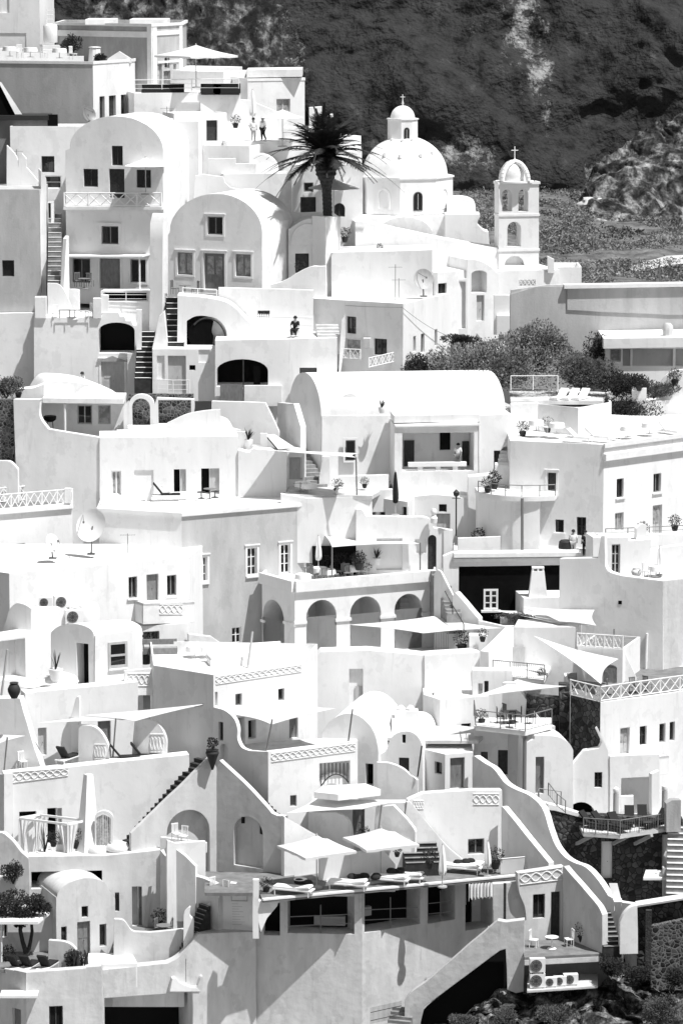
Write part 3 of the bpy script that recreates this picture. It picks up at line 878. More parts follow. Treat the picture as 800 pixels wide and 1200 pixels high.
# arched loggia house
T = Thing('house', 'white house with a wide arched loggia and flat terrace above', 'house')
pl = Pl(320, 430, 251.5, 0)
face(T, pl, [(252, 500), (252, 399), (395, 396), (395, 500)], 4.5, [
    ('o', 254, 421, 314, 453, 'b', 2.6), ('w', 351, 431, 371, 446, 'k'), ])
mb = MB(); mb.obox(P(258, 470, 251.2), Vector((1.6, 0, 0)), Vector((0, .06, 0)), Vector((0, 0, 1.15))); T.add('gate', mb, WGR)
mb = MB(); mb.obox(P(284.5, 454, 251.3), Vector((.09, 0, 0)), Vector((0, .1, 0)), Vector((0, 0, 1.95))); T.add('door_post', mb, WDK)
mb = MB(); pp = Pl(290, 440, 252.6, 0); pbox(mb, pp, pp.u(pp(297, 440)), pp.u(pp(305, 440)), pp(300, 451).z, pp(300, 429).z, 0, .06); T.add('inner_door', mb, DRK)
garden('white plinth wall under the arched loggia', Pl(300, 460, 251.2, 0), rect(286, 452, 330, 476), .3)

# upper terrace wall and fence
garden('long white terrace wall behind the seated person', Pl(300, 360, 256.6, 0), [(256, 400), (256, 337), (367, 340), (367, 400)], .5, ops=[('w', 302, 364, 316, 372, 'k')])
T = Thing('picket_fence', 'white picket fence on the terrace behind the seated person', 'fence')
a = P(295, 383, 255.2); b = P(366, 385, 255.4)
mb = MB(); mb.bar(a + Vector((0, 0, .25)), b + Vector((0, 0, .25)), .03); mb.bar(a + Vector((0, 0, .8)), b + Vector((0, 0, .8)), .03); T.add('rail', mb, WWH)
mb = MB()
for i in range(29):
    p = a.lerp(b, i / 28); mb.obox(p, Vector((.09, 0, 0)), Vector((0, .02, 0)), Vector((0, 0, .95)))
T.add('picket', mb, WWH)
floor('terrace_floor', [(252, 399), (395, 396), (372, 384), (256, 384)], 251.6, FLR, label='paved roof terrace of the seated person')
stairs('short white stair beside the seated person', P(385, 395, 252), P(383, 380, 255), 1.6, 4, FLR)
garden('white curved flank wall right of the terrace stair', Pl(398, 400, 251.8, 0), [(380, 445), [(381, 416), (387, 424), (392, 445)], (396, 450), (400, 375), (404, 368), (405, 398), (398, 445)], .4)

# entrance house with arched vault front under palm
T = Thing('house', 'small white house with a black door under a round vaulted lunette', 'house')
pl = Pl(360, 290, 262, 6)
face(T, pl, [(338, 350), (338, 268), [(340, 268), (358, 257), (380, 257)], (389, 256), (389, 350)], 4.0, [('d', 346, 297, 362, 320, 'k')])
mb = MB(); lp = [pl(x, y) + pl.n * .1 for x, y in outline([(339, 287), ('arc', 340, 286, 380, 286, 24, 12), (381, 287)])]; mb.prism(lp, pl.n * -.2); T.add('lunette', mb, PLM)
garden('tall white pier right of the lunette house', Pl(385, 300, 261, 40), rect(381, 254, 399, 372), 1.5)
garden('wavy white stair wall below the black door', Pl(350, 330, 259, -5), [(308, 352), (308, 335), [(312, 334), (330, 330), (352, 318), (366, 312), (374, 312)], (382, 312), (382, 380), (366, 380), (366, 352)], .6)
garden('white roof parapet behind the lunette house', Pl(365, 250, 264, 0), [(334, 268), (334, 249), (390, 249), (398, 255), (398, 268)], .4)

# long house with smooth grey front (380-500, 295-350)
T = Thing('house', 'broad white house with a smooth blank wall below the church', 'house')
pl = Pl(440, 320, 260, -3)
face(T, pl, [(388, 362), (388, 296), (506, 293), (506, 362)], 5.0, [])
T = Thing('house', 'two storey white house with wires and iron balcony above the vaulted roof', 'house')
block(T, [(366, 352, 258), (472, 356, 254), (528, 341, 262)], 254, 470, anchor=1, par=.12, dep=6, ops={0: [
    ('w', 406, 371, 417, 391, '1k'), ('w', 404, 397, 422, 416, 'wp'), ('w', 438, 397, 453, 416, '1k')], 1: [('w', 484, 394, 487, 412, 'g'), ('w', 493, 391, 497, 413, 'g'), ('w', 509, 386, 512, 405, 'g')]})
T = Thing('electric_box', 'white electricity box on the wall of the house with wires', 'electric box')
pl = Pl(425, 400, 255.3, -20); mb = MB(); c = P(430, 402, 255.2); mb.box(c, (.55, .3, .75)); T.add('body', mb, PLM)
mb = MB(); mb.box(c + Vector((0, -.17, 0)), (.45, .02, .65)); T.add('door', mb, WLG)

# white blocks to the right of it
T = Thing('house', 'white passage house with a small barred window left of the vaulted porch', 'house')
block(T, [(500, 318, 262), (512, 318, 261), (548, 326, 263)], 262, 400, anchor=0, par=0, dep=4, ops={1: [('w', 513, 332, 523, 344, 'k1')]})
T = Thing('house', 'narrow white house front with a grey doorway and meter box', 'house')
face(T, Pl(540, 350, 262.4, 0), [(532, 400), (534, 327), (547, 327), (547, 400)], 2, [('n', 536, 330, 545, 385, '', .4)])
T = Thing('vaulted_house', 'white vaulted porch with a wide grey arched opening beside the scrub', 'house')
face(T, Pl(565, 330, 263, 20), [(547, 400), (547, 305), [(548, 304), (562, 306), (576, 314), (584, 322)], (584, 400)], 4, [('n', 552, 317, 570, 343, 'b', 1.2), ('d', 558, 346, 567, 376, 'lx'), ])
T = Thing('house', 'long white roof block sloping down from the church to the porch', 'house')
face(T, Pl(530, 290, 266, 6), [(416, 330), (416, 260), [(420, 259), (480, 272), (540, 284), (585, 291)], (585, 330)], 3.0, [])
T = Thing('garden_wall', 'white L shaped yard wall below the bell tower', 'wall')
face(T, Pl(605, 360, 261.5, 0), [(578, 392), (578, 346), (631, 346), (631, 380), (614, 380), (614, 392)], .5)
garden('low white ledge wall beneath the yard wall', Pl(600, 385, 261, 0), rect(582, 370, 628, 392), .8)

# the stacked houses behind the palm
T = Thing('house', 'white terrace block under the topmost railing', 'house')
block(T, [(157, 109), (282, 108)], 276, 215, par=.15, dep=8, ops={0: [('n', 206, 120, 235, 131, '', .3)]})
T = Thing('house', 'small white house with one tall black door in the upper middle', 'house')
block(T, [(204, 133), (266, 132)], 273, 200, par=.2, dep=3, ops={0: [('d', 242, 141, 255, 165, 'kx')]})
T = Thing('house', 'plain white house side behind the tall vaulted house', 'house')
block(T, [(190, 144, 269), (232, 142, 268.4), (237, 142, 270)], 268.4, 290, anchor=1, par=.25, dep=4)
T = Thing('house', 'low white block with a recessed flat roof above the grey fronted vault', 'house')
block(T, [(238, 170), (292, 171)], 269.5, 260, par=.35, dep=4)
garden('white parapet step on the low block above the grey fronted vault', Pl(265, 185, 268.6, 0), [(244, 215), (244, 186), (276, 186), (276, 192), (300, 192), (300, 215)], .6)
T = Thing('house', 'square white house with a moulded parapet and a grey double window at the top', 'house')
block(T, [(290, 92), (357, 91)], 281, 200, par=.1, dep=6, cornice=.08, ops={0: [('w', 324, 116, 340, 131, 'lp1')]})
mb = MB(); a = P(289, 91, 282); b = P(354, 90, 282); mb.obox(a, b - a, Vector((0, 5, 0)), Vector((0, 0, .6))); T.add('roof_curb', mb, PL)
T = Thing('house', 'white wing left of the house with the grey double window', 'house')
block(T, [(262, 84), (292, 82)], 283, 190, par=.1, dep=5)
T = Thing('house', 'low white house behind the wide parasol on the topmost terrace', 'house')
block(T, [(212, 82), (284, 78)], 285, 150, par=0, dep=5)
mb = MB(); a = P(246, 84, 284.6); mb.obox(a, Vector((2.4, 0, 0)), Vector((0, -.5, 0)), Vector((0, 0, -.45))); T.add('ledge', mb, PLM)
garden('white sloping roof wall running down to the white parasol', Pl(305, 125, 278, 0), [(270, 175), (270, 116), (290, 117), (325, 131), (338, 134), (338, 175)], .5)
T = Thing('house', 'white terrace block carrying the two standing people', 'house')
block(T, [(266, 166), (364, 165)], 272.2, 260, par=0, dep=6, ops={0: [('o', 285, 176, 301, 184, '', .6)]})
T = Thing('vaulted_house', 'low white vault in front of the people terrace', 'house')
face(T, Pl(305, 200, 270, 0), [(283, 230), (283, 200), ('arc', 284, 200, 326, 200, 19, 14), (326, 230)], 2.5)
T = Thing('house', 'long pale wall house left of the palm trunk', 'house')
block(T, [(262, 204), (342, 203)], 267.6, 310, par=.2, dep=3)
T = Thing('house', 'white house behind the palm with a black doorway and a small grey window', 'house')
block(T, [(342, 193, 266.8), (425, 191, 267)], 266.8, 310, anchor=0, par=.2, dep=5, ops={0: [('w', 356, 214, 367, 225, 'g'), ('d', 352, 231, 370, 249, 'kx'), ('w', 391, 238, 404, 254, 'ka1')]})
T = Thing('house', 'stacked white roof block behind the palm fronds', 'house')
block(T, [(376, 178), (424, 178)], 270.5, 260, par=.1, dep=4)
T = Thing('house', 'topmost small white block behind the palm fronds', 'house')
block(T, [(394, 160), (423, 159)], 273.5, 240, par=0, dep=3)
T = Thing('house', 'white gabled end between the people terrace and the palm', 'house')
block(T, [(332, 150), (372, 150)], 274.5, 240, par=0, dep=3)
garden('small white upright walls behind the palm crown', Pl(370, 130, 279, 0), [(362, 160), (362, 126), (377, 125), (377, 134), (390, 134), (395, 160)], .8)
garden('white tapering stair wall behind the grey fronted vault', Pl(233, 220, 267, 0), [(224, 260), (229, 206), (238, 204), (250, 206), (262, 207), (264, 214), (270, 220), (300, 225), (300, 260)], .4)

# church
T = Thing('church', 'white domed church with octagonal drum and lantern', 'church')
YC = 272
def ctr(x, y): return P(x, y, YC + 3.4)
cc = ctr(474, 211); rad = 3.42
OA = R(16)
def octo(c, r, z0, z1, mb, a0=OA, n=8):
    lp = [Vector((c.x + r * math.cos(a0 + 2 * math.pi * (i + .5) / n), c.y + r * math.sin(a0 + 2 * math.pi * (i + .5) / n), z0)) for i in range(n)]
    mb.prism(lp, (0, 0, z1 - z0))
zd = P(474, 210, YC).z
zb = P(474, 252, YC).z
mb = MB(); octo(cc, rad / math.cos(math.pi / 8), zb, zd, mb); T.add('drum', mb, PL)
mb = MB(); octo(cc, (rad + .1) / math.cos(math.pi / 8), zd - .02, zd + .12, mb); T.add('drum_cornice', mb, PLM)
mb = MB(); prof = []
rd = 3.28; hd = 3.0
for i in range(17):
    a = math.pi / 2 * i / 16; prof.append((max(.05, rd * math.cos(a)), zd + .1 + hd * math.sin(a)))
mb.lathe((cc.x, cc.y, 0), prof, 40); T.add('dome', mb, PL, smooth=60)
for a, k in ((200, .35), (235, .38), (262, .36), (295, .37), (225, .72), (262, .70), (292, .72), (320, .4)):
    e = math.pi / 2 * k; q = Vector((cc.x + math.cos(R(a)) * rd * math.cos(e), cc.y + math.sin(R(a)) * rd * math.cos(e), zd + .1 + hd * math.sin(e)))
    T.add('dome_step', MB().box(q, (.18, .35, .28)), PLM)
zl = P(471, 167, YC + 3.4).z; zt = P(471, 140, YC + 3.4).z; rl = 16.3 * mpp(YC + 3)
lc = ctr(471.5, 150)
mb = MB(); octo(lc, rl / math.cos(math.pi / 8), zl - .3, zt, mb); T.add('lantern', mb, PL)
mb = MB(); octo(lc, (rl + .07) / math.cos(math.pi / 8), zt - .002, zt + .1, mb); T.add('lantern_cornice', mb, PLM)
mb = MB(); mb.lathe((lc.x, lc.y, zt + .1), [(rl * .86 * math.cos(math.pi / 2 * i / 10) + .02, rl * .9 * math.sin(math.pi / 2 * i / 10)) for i in range(11)] + [(.1, rl * .9 + .15), (.03, rl * .9 + .4)], 24); T.add('lantern_dome', mb, PL, smooth=60)
mb = MB(); zc = zt + rl * .9 + .4; mb.bar((lc.x, lc.y, zc - .1), (lc.x, lc.y, zc + .55), .03); mb.bar((lc.x - .18, lc.y, zc + .35), (lc.x + .18, lc.y, zc + .35), .025); T.add('cross', mb, MWH)
# windows of drum and lantern (set in the octagon's camera side faces)
def owin(c, r, ang, w_, z0, z1, nm):
    nrm = Vector((math.cos(ang), math.sin(ang), 0)); t = Vector((-nrm.y, nrm.x, 0)) * -1
    o = Vector((c.x, c.y, 0)) + nrm * r
    pl = Pl.__new__(Pl); pl.o = o; pl.t = Vector((-nrm.y, nrm.x, 0)); pl.n = nrm
    lp = hole_loop(pl, -w_ / 2, w_ / 2, z0, z1, 1.0); inn = hole_loop(pl, -w_ / 2 + .08, w_ / 2 - .08, z0 + .08, z1 - .08, 1.0)
    mb = MB(); mb.prism([p - nrm * .05 for p in lp], nrm * .1, [([p - nrm * .05 for p in inn], None)])
    f = T.add('window', mb, WDK); mb = MB(); mb.prism([p - nrm * .045 for p in inn], nrm * .06); T.add('pane', mb, GLS, f)
    mb = MB(); mb.obox(pl.pt(-.02, z0 + .05, .016), pl.t * .04, Vector((0, 0, z1 - z0 - .2)), nrm * .02); T.add('glazing_bar', mb, WLG, f)
    if nm: pass
an = OA - math.pi / 2 - R(22.5) + R(22.5)
fa = [OA + 2 * math.pi * (i + .5 + .5) / 8 for i in range(8)]
front = min(fa, key=lambda a: abs(math.atan2(math.sin(a + math.pi / 2), math.cos(a + math.pi / 2))))
owin(cc, rad, front, .72, P(469, 247, YC).z, P(469, 225, YC).z, 1)
owin(lc, rl, front, .42, P(471, 164, YC + 3).z, P(471, 149, YC + 3).z, 1)
# blind niches on the flanking faces: shallow arched frames
for k in (1, -1):
    ang = front + k * math.pi / 4; nrm = Vector((math.cos(ang), math.sin(ang), 0)); pl = Pl.__new__(Pl); pl.o = Vector((cc.x, cc.y, 0)) + nrm * rad; pl.n = nrm; pl.t = Vector((-nrm.y, nrm.x, 0))
    z0, z1 = P(469, 246, YC).z, P(469, 221, YC).z
    mb = MB(); lp = hole_loop(pl, -.55, .55, z0, z1, 1.0); inn = hole_loop(pl, -.38, .38, z0 + .1, z1 - .15, 1.0)
    mb.prism([p - nrm * .02 for p in lp], nrm * .09, [([p - nrm * .02 for p in inn], None)]); T.add('blind_arch', mb, PLM)
# square base and apse vault
mb = MB(); zg = P(474, 330, YC).z
bx = 3.5; mb.box((cc.x, cc.y, (zg + zb) / 2 - .02), (bx * 2, bx * 2, zb - zg - .04)); T.add('crossing', mb, PL)
plc = Pl(474, 270, YC - 2.2, 0)
mb = MB(); lp = wob([plc(x, y) for x, y in outline([(440, 330), (440, 276), ('arc', 441, 276, 507, 276, 22, 16), (507, 330)])], plc); mb.prism(lp, Vector((0, 3.4, 0))); T.add('apse_vault', mb, PL)
plc = Pl(545, 260, YC + 1.5, 0)
mb = MB(); lp = [plc(x, y) for x, y in outline([(523, 300), (523, 238), ('arc', 524, 238, 557, 240, 6, 12), (557, 300)])]; mb.prism(lp, Vector((0, 4, 0))); T.add('side_chapel', mb, PL)
plc = Pl(545, 270, YC - .6, 0)
mb = MB(); lp = [plc(x, y) for x, y in outline([(521, 320), (521, 251), (562, 251), [(562, 254), (559, 262), (566, 270), (572, 272)], (576, 320)])]; mb.prism(lp, Vector((0, 2.6, 0))); T.add('side_block', mb, PL)

# bell tower
T = Thing('bell_tower', 'white open bell tower with stacked arches and a little dome', 'bell tower')
pt_ = Pl(607, 310, 266.5, 10)
face(T, pt_, [(584, 345), (584, 215), (631, 215), (631, 345)], 1.5, [
    ('h', 588, 222, 599.5, 248, 'a'), ('h', 607, 222, 618.5, 248, 'a'), ('h', 594, 260, 610, 289, 'a'), ('n', 591, 300, 614, 311, 'a', .5)], amp=.006)
for k, (y, g) in enumerate(((214, .09), (251.5, .06), (292.5, .06))):
    mb = MB(); u0, u1 = pt_.u(pt_(584, y)), pt_.u(pt_(631, y)); z = pt_(607, y).z
    for ua, ub, na, nb in ((u0 - g, u1 + g, .003, g), (u0 - g, u0 - .003, -1.5, .002), (u1 + .003, u1 + g, -1.5, .002)):
        pbox(mb, pt_, ua, ub, z - .13, z + .05, na, nb)
    T.add('cornice', mb, PLM)
z = pt_(607, 214).z; tc_ = pt_(605, 214) - pt_.n * .75; tc_.z = z
mb = MB(); mb.lathe(tc_, [(1.45, -.03), (1.45, .1), (.82, .1), (.82, .35)] + [(.82 * math.cos(math.pi / 2 * i / 8) + .02, .45 + .95 * math.sin(math.pi / 2 * i / 8)) for i in range(9)] + [(.1, 1.6), (.03, 1.85)], 24); T.add('cupola', mb, PL, smooth=60)
mb = MB()
for k in range(4):
    a = math.pi / 4 + k * math.pi / 2; pts = []
    for i in range(9):
        e = math.pi / 2 * i / 8; pts.append(tc_ + Vector((math.cos(a) * 1.36 * math.cos(e), math.sin(a) * 1.36 * math.cos(e), .1 + 1.4 * math.sin(e))))
    mb.tube(pts, [.19] * 9, 8)
T.add('crown_rib', mb, PL)
mb = MB(); mb.bar(tc_ + Vector((0, 0, 1.8)), tc_ + Vector((0, 0, 2.65)), .04); mb.bar(tc_ + Vector((-.25, 0, 2.35)), tc_ + Vector((.25, 0, 2.35)), .035); T.add('cross', mb, MWH)
T = Thing('house', 'low white base building with a latticed vent under the bell tower', 'house')
block(T, [(566, 318, 264.5), (655, 312, 266)], 264.5, 372, anchor=0, par=0, dep=5, ops={0: [('n', 608, 328, 627, 335, '', .4)]})
pl = Pl(617, 331, 264.6, 5); mb = MB()
for i in range(4):
    for s_ in (0, 1):
        a = pl(608 + i * 4.7, 335 if s_ else 328); b = pl(608 + (i + 1) * 4.7, 328 if s_ else 335); mb.bar(a - pl.n * .2, b - pl.n * .2, .035)
T.add('lattice', mb, PLM)
garden('small upright white slab beside the bell tower', Pl(645, 310, 265.5, 0), [(641, 320), (641, 300), (649, 304), (649, 320)], .5)
T = Thing('house', 'white roofless annex right of the bell tower', 'house')
block(T, [(646, 313, 267), (681, 313, 267)], 267, 345, anchor=0, par=.9, dep=4)
# ================================================================== the middle of the village
# ---- left: pavilion terrace, rubble arch
T = Thing('house', 'broad white house with two half open doors behind the flat roof terrace', 'house')
pl = Pl(120, 513, 243, 4)
face(T, pl, [(117, 615), (117, 513), (279, 511), (279, 615)], 3.5, [('w', 131, 552, 142, 580, '1wp'), ('n', 158, 551, 180, 586, '', .12), ('o', 204, 550, 211, 580, '', .8), ('d', 211.6, 550, 218, 580, 'lx'), ('o', 236, 549, 245.5, 579, '', .8), ('d', 246, 549, 257, 579, 'lx')])
garden('tall white wall curving up at the left under the pavilion', Pl(117, 513, 243.1, -12), [(22, 640), (16, 468), (48, 468), [(47, 470), (47, 488), (57, 503)], (118, 513), (118, 640)], .5)
garden('white raised roof curb behind the two half open doors', Pl(200, 506, 244.6, 4), [(137, 520), (137, 504), (230, 503), (276, 510), (276, 520)], .3)
garden('dark speckled rubble wall at the left edge', Pl(8, 500, 245, -10), rect(-20, 468, 17, 560), .6, m=RUBL, name='rubble_wall')
garden('pale curved wall below the rubble at the left edge', Pl(8, 560, 243.5, -10), [(-30, 620), (-30, 539), [(0, 540), (12, 541), (21, 550)], (22, 620)], .4)
T = Thing('pavilion', 'open white terrace pavilion with a flat canopy, thin post and shuttered windows', 'pavilion')
pl = Pl(100, 500, 248, 0)
face(T, pl, [(45, 520), (45, 468), (145, 468), (145, 520)], 3, [('w', 91, 475, 108, 497, 'l1'), ('w', 115, 475, 130, 497, 'lp')])
mb = MB(); a = P(50, 466.5, 246); b = P(145, 467.5, 246); mb.obox(a, b - a, Vector((0, 3.5, 0)), Vector((0, 0, -.35))); T.add('canopy', mb, PL)
mb = MB(); a = P(76, 473, 246.2); mb.bar(a, a - Vector((0, 0, 2.3)), .1, 8); T.add('post', mb, PL)
T = Thing('vaulted_house', 'white low double vault above the terrace pavilion', 'house')
mb = MB(); pq = Pl(95, 466, 248.2, 0); lp = [pq(x, y) for x, y in outline([(48, 469), [(48, 462), (58, 449), (72, 447), (100, 450), (125, 458), (146, 467)], (146, 469)])]; mb.prism(lp, Vector((-1.2, 5, 0))); T.add('vault', mb, PL)
mb = MB(); pq = Pl(95, 466, 247.4, 0); lp = [pq(x, y) for x, y in outline([(84, 467.5), [(84, 466), (95, 456), (110, 453), (126, 457), (143, 467)], (143, 467.5)])]; mb.prism(lp, Vector((0, .7, 0))); T.add('front_vault', mb, PL)
garden('white wall flank left of the pavilion with a flower trough', Pl(30, 470, 247.5, 0), [(0, 480), (0, 458), (40, 455), (52, 450), (52, 480)], 1.5)
T = Thing('arched_gate', 'white rounded garden arch framing dark speckled stone', 'arch')
pl = Pl(165, 480, 247, 0)
face(T, pl, [(145, 512), (145, 476), (151, 470), ('arc', 151, 475, 181, 475, 13, 12), (184, 466), (228, 468), (228, 478), (224, 512)], .5, [('h', 155, 467, 176, 500, 'a'), ('h', 185.5, 469, 224, 497)])
garden('speckled rubble wall seen through the white garden arch', Pl(190, 480, 247.9, 0), rect(150, 462, 227, 512), .4, m=RUBL, name='rubble_wall')
garden('white sloping wedge wall right of the garden arch', Pl(225, 500, 246, 0), [(196, 515), (196, 496), [(198, 495), (215, 487), (236, 482), (258, 480)], (258, 515)], .35)
garden('small white quarter round wall beside the wedge wall', Pl(265, 500, 246.4, 0), [(257, 515), (257, 488), [(258, 488), (267, 492), (273, 502)], (282, 504), (282, 515)], .3)
garden('white ledge below the garden arch', Pl(180, 505, 245.8, 0), rect(150, 499, 206, 512), .5)

# ---- alley between
garden('grey terrace wall with a sloping end below the loggia house', Pl(280, 472, 248, -8), [(248, 540), (248, 470), (311, 472), (318, 486), (327, 506), (329, 545), (280, 545)], .4)
garden('white terrace wall of the long sail shade', Pl(310, 560, 243.5, 0), [(279, 615), (279, 528), [(281, 528), (292, 530), (297, 526), (300, 526)], (336, 528), (336, 615)], 1.2)
garden('small white plant box wall beside the terrace plants', Pl(290, 515, 245.6, 0), [(278, 530), (278, 506), (288, 506), (288, 522), (305, 522), (305, 508), (313, 508), (313, 530)], .3)
stairs('dark alley stair going up beside the vaulted house', P(376, 576, 244.2), P(331, 500, 251.5), 1.3, 17, STEPG)
garden('white wall along the right of the alley stair', Pl(340, 500, 247.6, -72), [(326, 560), (325, 472), (344, 473), (352, 500), (352, 560)], .4)
T = Thing('house', 'small white alley house with a pale door under the sail shade', 'house')
face(T, Pl(345, 560, 245.2, 0), [(334, 600), (334, 525), (357, 525), (357, 600)], 1.5, [('d', 339, 536, 354, 562, 'l')])
garden('white wall with pale ramp edge right of the alley stair', Pl(385, 560, 245, 0), [(374, 600), (374, 560), (378, 535), (386, 535), (388, 600)], .4)

# ---- long vaulted house
T = Thing('vaulted_house', 'long white barrel vaulted house with a shady open porch in the middle of the village', 'house')
plf = Pl(376, 487, 247, 7)
o = plf(376, 487)
gp = Pl.__new__(Pl).set(o, R(-64))
Wd = 5.2
prof = []
zb_ = P(376, 620, 247).z
n_ = 18
tl = -Wd
for i in range(n_ + 1):
    a = math.pi * i / n_
    prof.append(gp.pt(-Wd / 2 - math.cos(a) * -Wd / 2 * -1, o.z + 2.75 * math.sin(a)) if False else gp.pt(-Wd + Wd * (1 - math.cos(a)) / 2, o.z + 2.75 * math.sin(a)))
loop = [gp.pt(-Wd, zb_)] + prof + [gp.pt(0, zb_)]
mb = MB(); mb.prism(wob(loop, gp, .02), plf.t * 13.0 + Vector((0, 0, 0)))
T.add('vault', mb, PL, smooth=50)
pf = Pl(376, 487, 246.94, 7)
face(T, pf, [(377, 640), (377, 487), (462, 487), (462, 640)], .05 + .02, [], vec=Vector((0, .07, 0)))
pw_ = Pl(405, 520, 246.9, 7)
mb = MB(); pbox(mb, pw_, pw_.u(pw_(405, 530)), pw_.u(pw_(416, 530)), pw_(410, 539).z, pw_(410, 516).z, -.02, .03); w_ = T.add('window', mb, WDK)
mb = MB(); pbox(mb, pw_, pw_.u(pw_(406.5, 530)), pw_.u(pw_(414.5, 530)), pw_(410, 537.5).z, pw_(410, 517.5).z, .031, .04); T.add('pane', mb, GLS, w_)
mb = MB(); ring(mb, pw_, pw_.u(pw_(402, 530)), pw_.u(pw_(419, 530)), pw_(410, 542).z, pw_(410, 513).z, .12, -.02, .05); T.add('window_surround', mb, PLM, w_)
# dormer
pd = Pl(406, 480, 247.5, 7)
face(T, pd, [(394, 486), (397, 472), ('arc', 400, 470, 420, 470, 9, 10), (420, 486)], 2.0, [('w', 405, 471, 413.5, 481, 'k')], name='dormer')
# porch
pp = Pl(510, 530, 244.6, 5)
face(T, pp, [(462, 640), (462, 498), (560, 494), (560, 640)], 4.2, [('n', 471, 507, 555, 552, '', 2.6)])
mb = MB(); a = pp(462, 488); b = pp(562, 486); mb.obox(a - pp.n * .3, b - a, pp.n * -2.6, Vector((0, 0, -.5))); T.add('porch_roof', mb, PL)
mb = MB(); a = pp(463, 498.5); b = pp(562, 496.5); mb.obox(a + pp.n * .14, b - a, pp.n * -.2, Vector((0, 0, -.12))); T.add('cornice', mb, PLM)
pi = Pl.__new__(Pl).set(pp.o - pp.n * 2.56, R(5))
for nm, x0, y0, x1, y1 in (('door', 473, 516, 485, 553), ('door', 541, 517, 549, 548), ('window', 515, 507, 527, 527)):
    mb = MB(); pbox(mb, pi, pi.u(pi(x0, 530)), pi.u(pi(x1, 530)), pi((x0 + x1) / 2, y1).z, pi((x0 + x1) / 2, y0).z, 0, .06); T.add(nm, mb, WDK if nm == 'door' else DRK)
mb = MB(); pj = Pl.__new__(Pl).set(pp.o - pp.n * .35, R(5))
pbox(mb, pj, pj.u(pj(478, 545)), pj.u(pj(546, 545)), pj(510, 546.5).z, pj(510, 541.5).z, -.2, .2)
for x in (492, 513, 533): pbox(mb, pj, pj.u(pj(x - 3, 545)), pj.u(pj(x + 3, 545)), pj(510, 553).z, pj(510, 546.4).z, -.1, .1)
T.add('porch_parapet', mb, PL)
garden('white block wall right of the shady porch', Pl(580, 500, 245.4, 8), [(561, 600), (561, 487), (599, 485), (599, 522), (590, 524), (586, 528), (578, 528), (578, 600)], 3)
stairs('white outside stair right of the shady porch', P(590, 552, 243.6), P(597, 522, 246.5), 1.1, 6, PLM)
garden('white projecting wall below the stair beside the porch', Pl(570, 550, 243.2, 0), [(548, 640), (548, 559), (580, 556), (580, 545), (597, 545), (597, 640)], 1.2)

# ---- terraces in the middle below the vault
garden('grey rendered terrace wall below the potted plants', Pl(380, 600, 240.8, 3), [(329, 660), (329, 579), (360, 584), (436, 581), (436, 660)], .5)
floor('terrace_floor', [(334, 580), (436, 581), (470, 560), (345, 560)], 241.2, FLR)
garden('low white bench wall behind the potted plants', Pl(410, 565, 244.6, 0), [(397, 585), (397, 560), [(398, 559), (412, 558), (440, 557)], (455, 556), (455, 585)], .5)
garden('white curved bench wall on the middle terrace', Pl(440, 580, 243, 0), [(418, 600), (418, 578), (436, 574), (460, 574), (460, 600)], .6)
T = Thing('house', 'tiny white roof hut with two small dark windows behind the black parasol', 'house')
block(T, [(440, 590, 243.5), (477, 588, 241.6), (488, 584, 244)], 241.6, 620, anchor=1, par=0, dep=2.2, ops={0: [('w', 444, 595, 451, 604, 'k'), ('w', 471, 594, 476, 604, 'k')]})
garden('white wall with a scrolled shoulder above the cafe terrace', Pl(440, 630, 240.4, 3), [(417, 690), (417, 598), [(418, 597), (424, 597), (428, 604), (432, 605)], (470, 606), (495, 606), [(497, 606), (504, 609), (508, 618), (512, 619)], (530, 622), (530, 690)], .6,
       ops=[('d', 501, 627, 511, 668, 'ka'), ('n', 486, 632, 499, 648, '', .15), ('n', 441, 631, 471, 668, '', .2)])
T = Thing('statue', 'small white bust on the wall end below the black parasol', 'statue')
mb = MB(); mb.lathe(P(508, 613, 240.1), [(.22, 0), (.26, .35), (.16, .5), (.12, .55), (.2, .68), (.21, .85), (.12, 1.0)], 12); T.add('bust', mb, PLM)
T = Thing('house', 'white round fronted house with a pale double door behind the street lamp', 'house')
face(T, Pl(530, 600, 243.4, 0), [(484, 660), (484, 582), [(485, 582), (510, 580), (535, 582), (552, 585)], (552, 660)], 1.8, [('w', 514, 591, 523, 600, 'k'), ('d', 511, 602, 527, 625, 'l')])

# ---- right: B7 big two storey house and its curved balcony
T = Thing('mansion', 'big white two storey house with a moulded cornice at the right edge', 'house')
B7, rg, z = block(T, [(597, 516, 242), (707, 521, 240), (830, 500, 247)], 240, 720, anchor=1, par=.25, dep=7, ops={
    0: [('d', 641, 554, 651, 581, 'kt'), ('w', 650, 609, 660, 624, 'k_'), ('w', 675, 606, 686, 628, 'k1=')],
    1: [('w', 722, 561, 730, 583, 'k1_'), ('w', 765, 555, 774, 577, 'g1_'), ('w', 720, 601, 730, 622, 'lp1'), ('d', 764, 592, 775, 630, 'lv')]})
for k, (y0, y1, g) in enumerate(((520, 525, .16), (532, 540, .26))):
    mb = MB(); a, b = rg[1], rg[2]; pl = plane_from(a, b); L_ = (b - a).length
    zt_ = P(707, y0, 240).z; zb2 = P(707, y1, 240).z
    pbox(mb, pl, -.05, L_, zb2, zt_, .003, g); T.add('cornice', mb, PLM)
for x, y in ((619, 535), (687, 535), (646, 513 + 18)):
    pass
T = Thing('balcony_house', 'white block with a curved front carrying the railed balcony', 'house')
bp = [P(560, 575, 240.6), P(575, 577, 239.6), P(592, 580, 238.9), (P(611, 583, 238.6)), P(632, 583, 238.7), P(650, 581, 239.0), P(655, 581, 242.2), P(556, 574, 242.8)]
zt_ = P(611, 582, 238.6).z
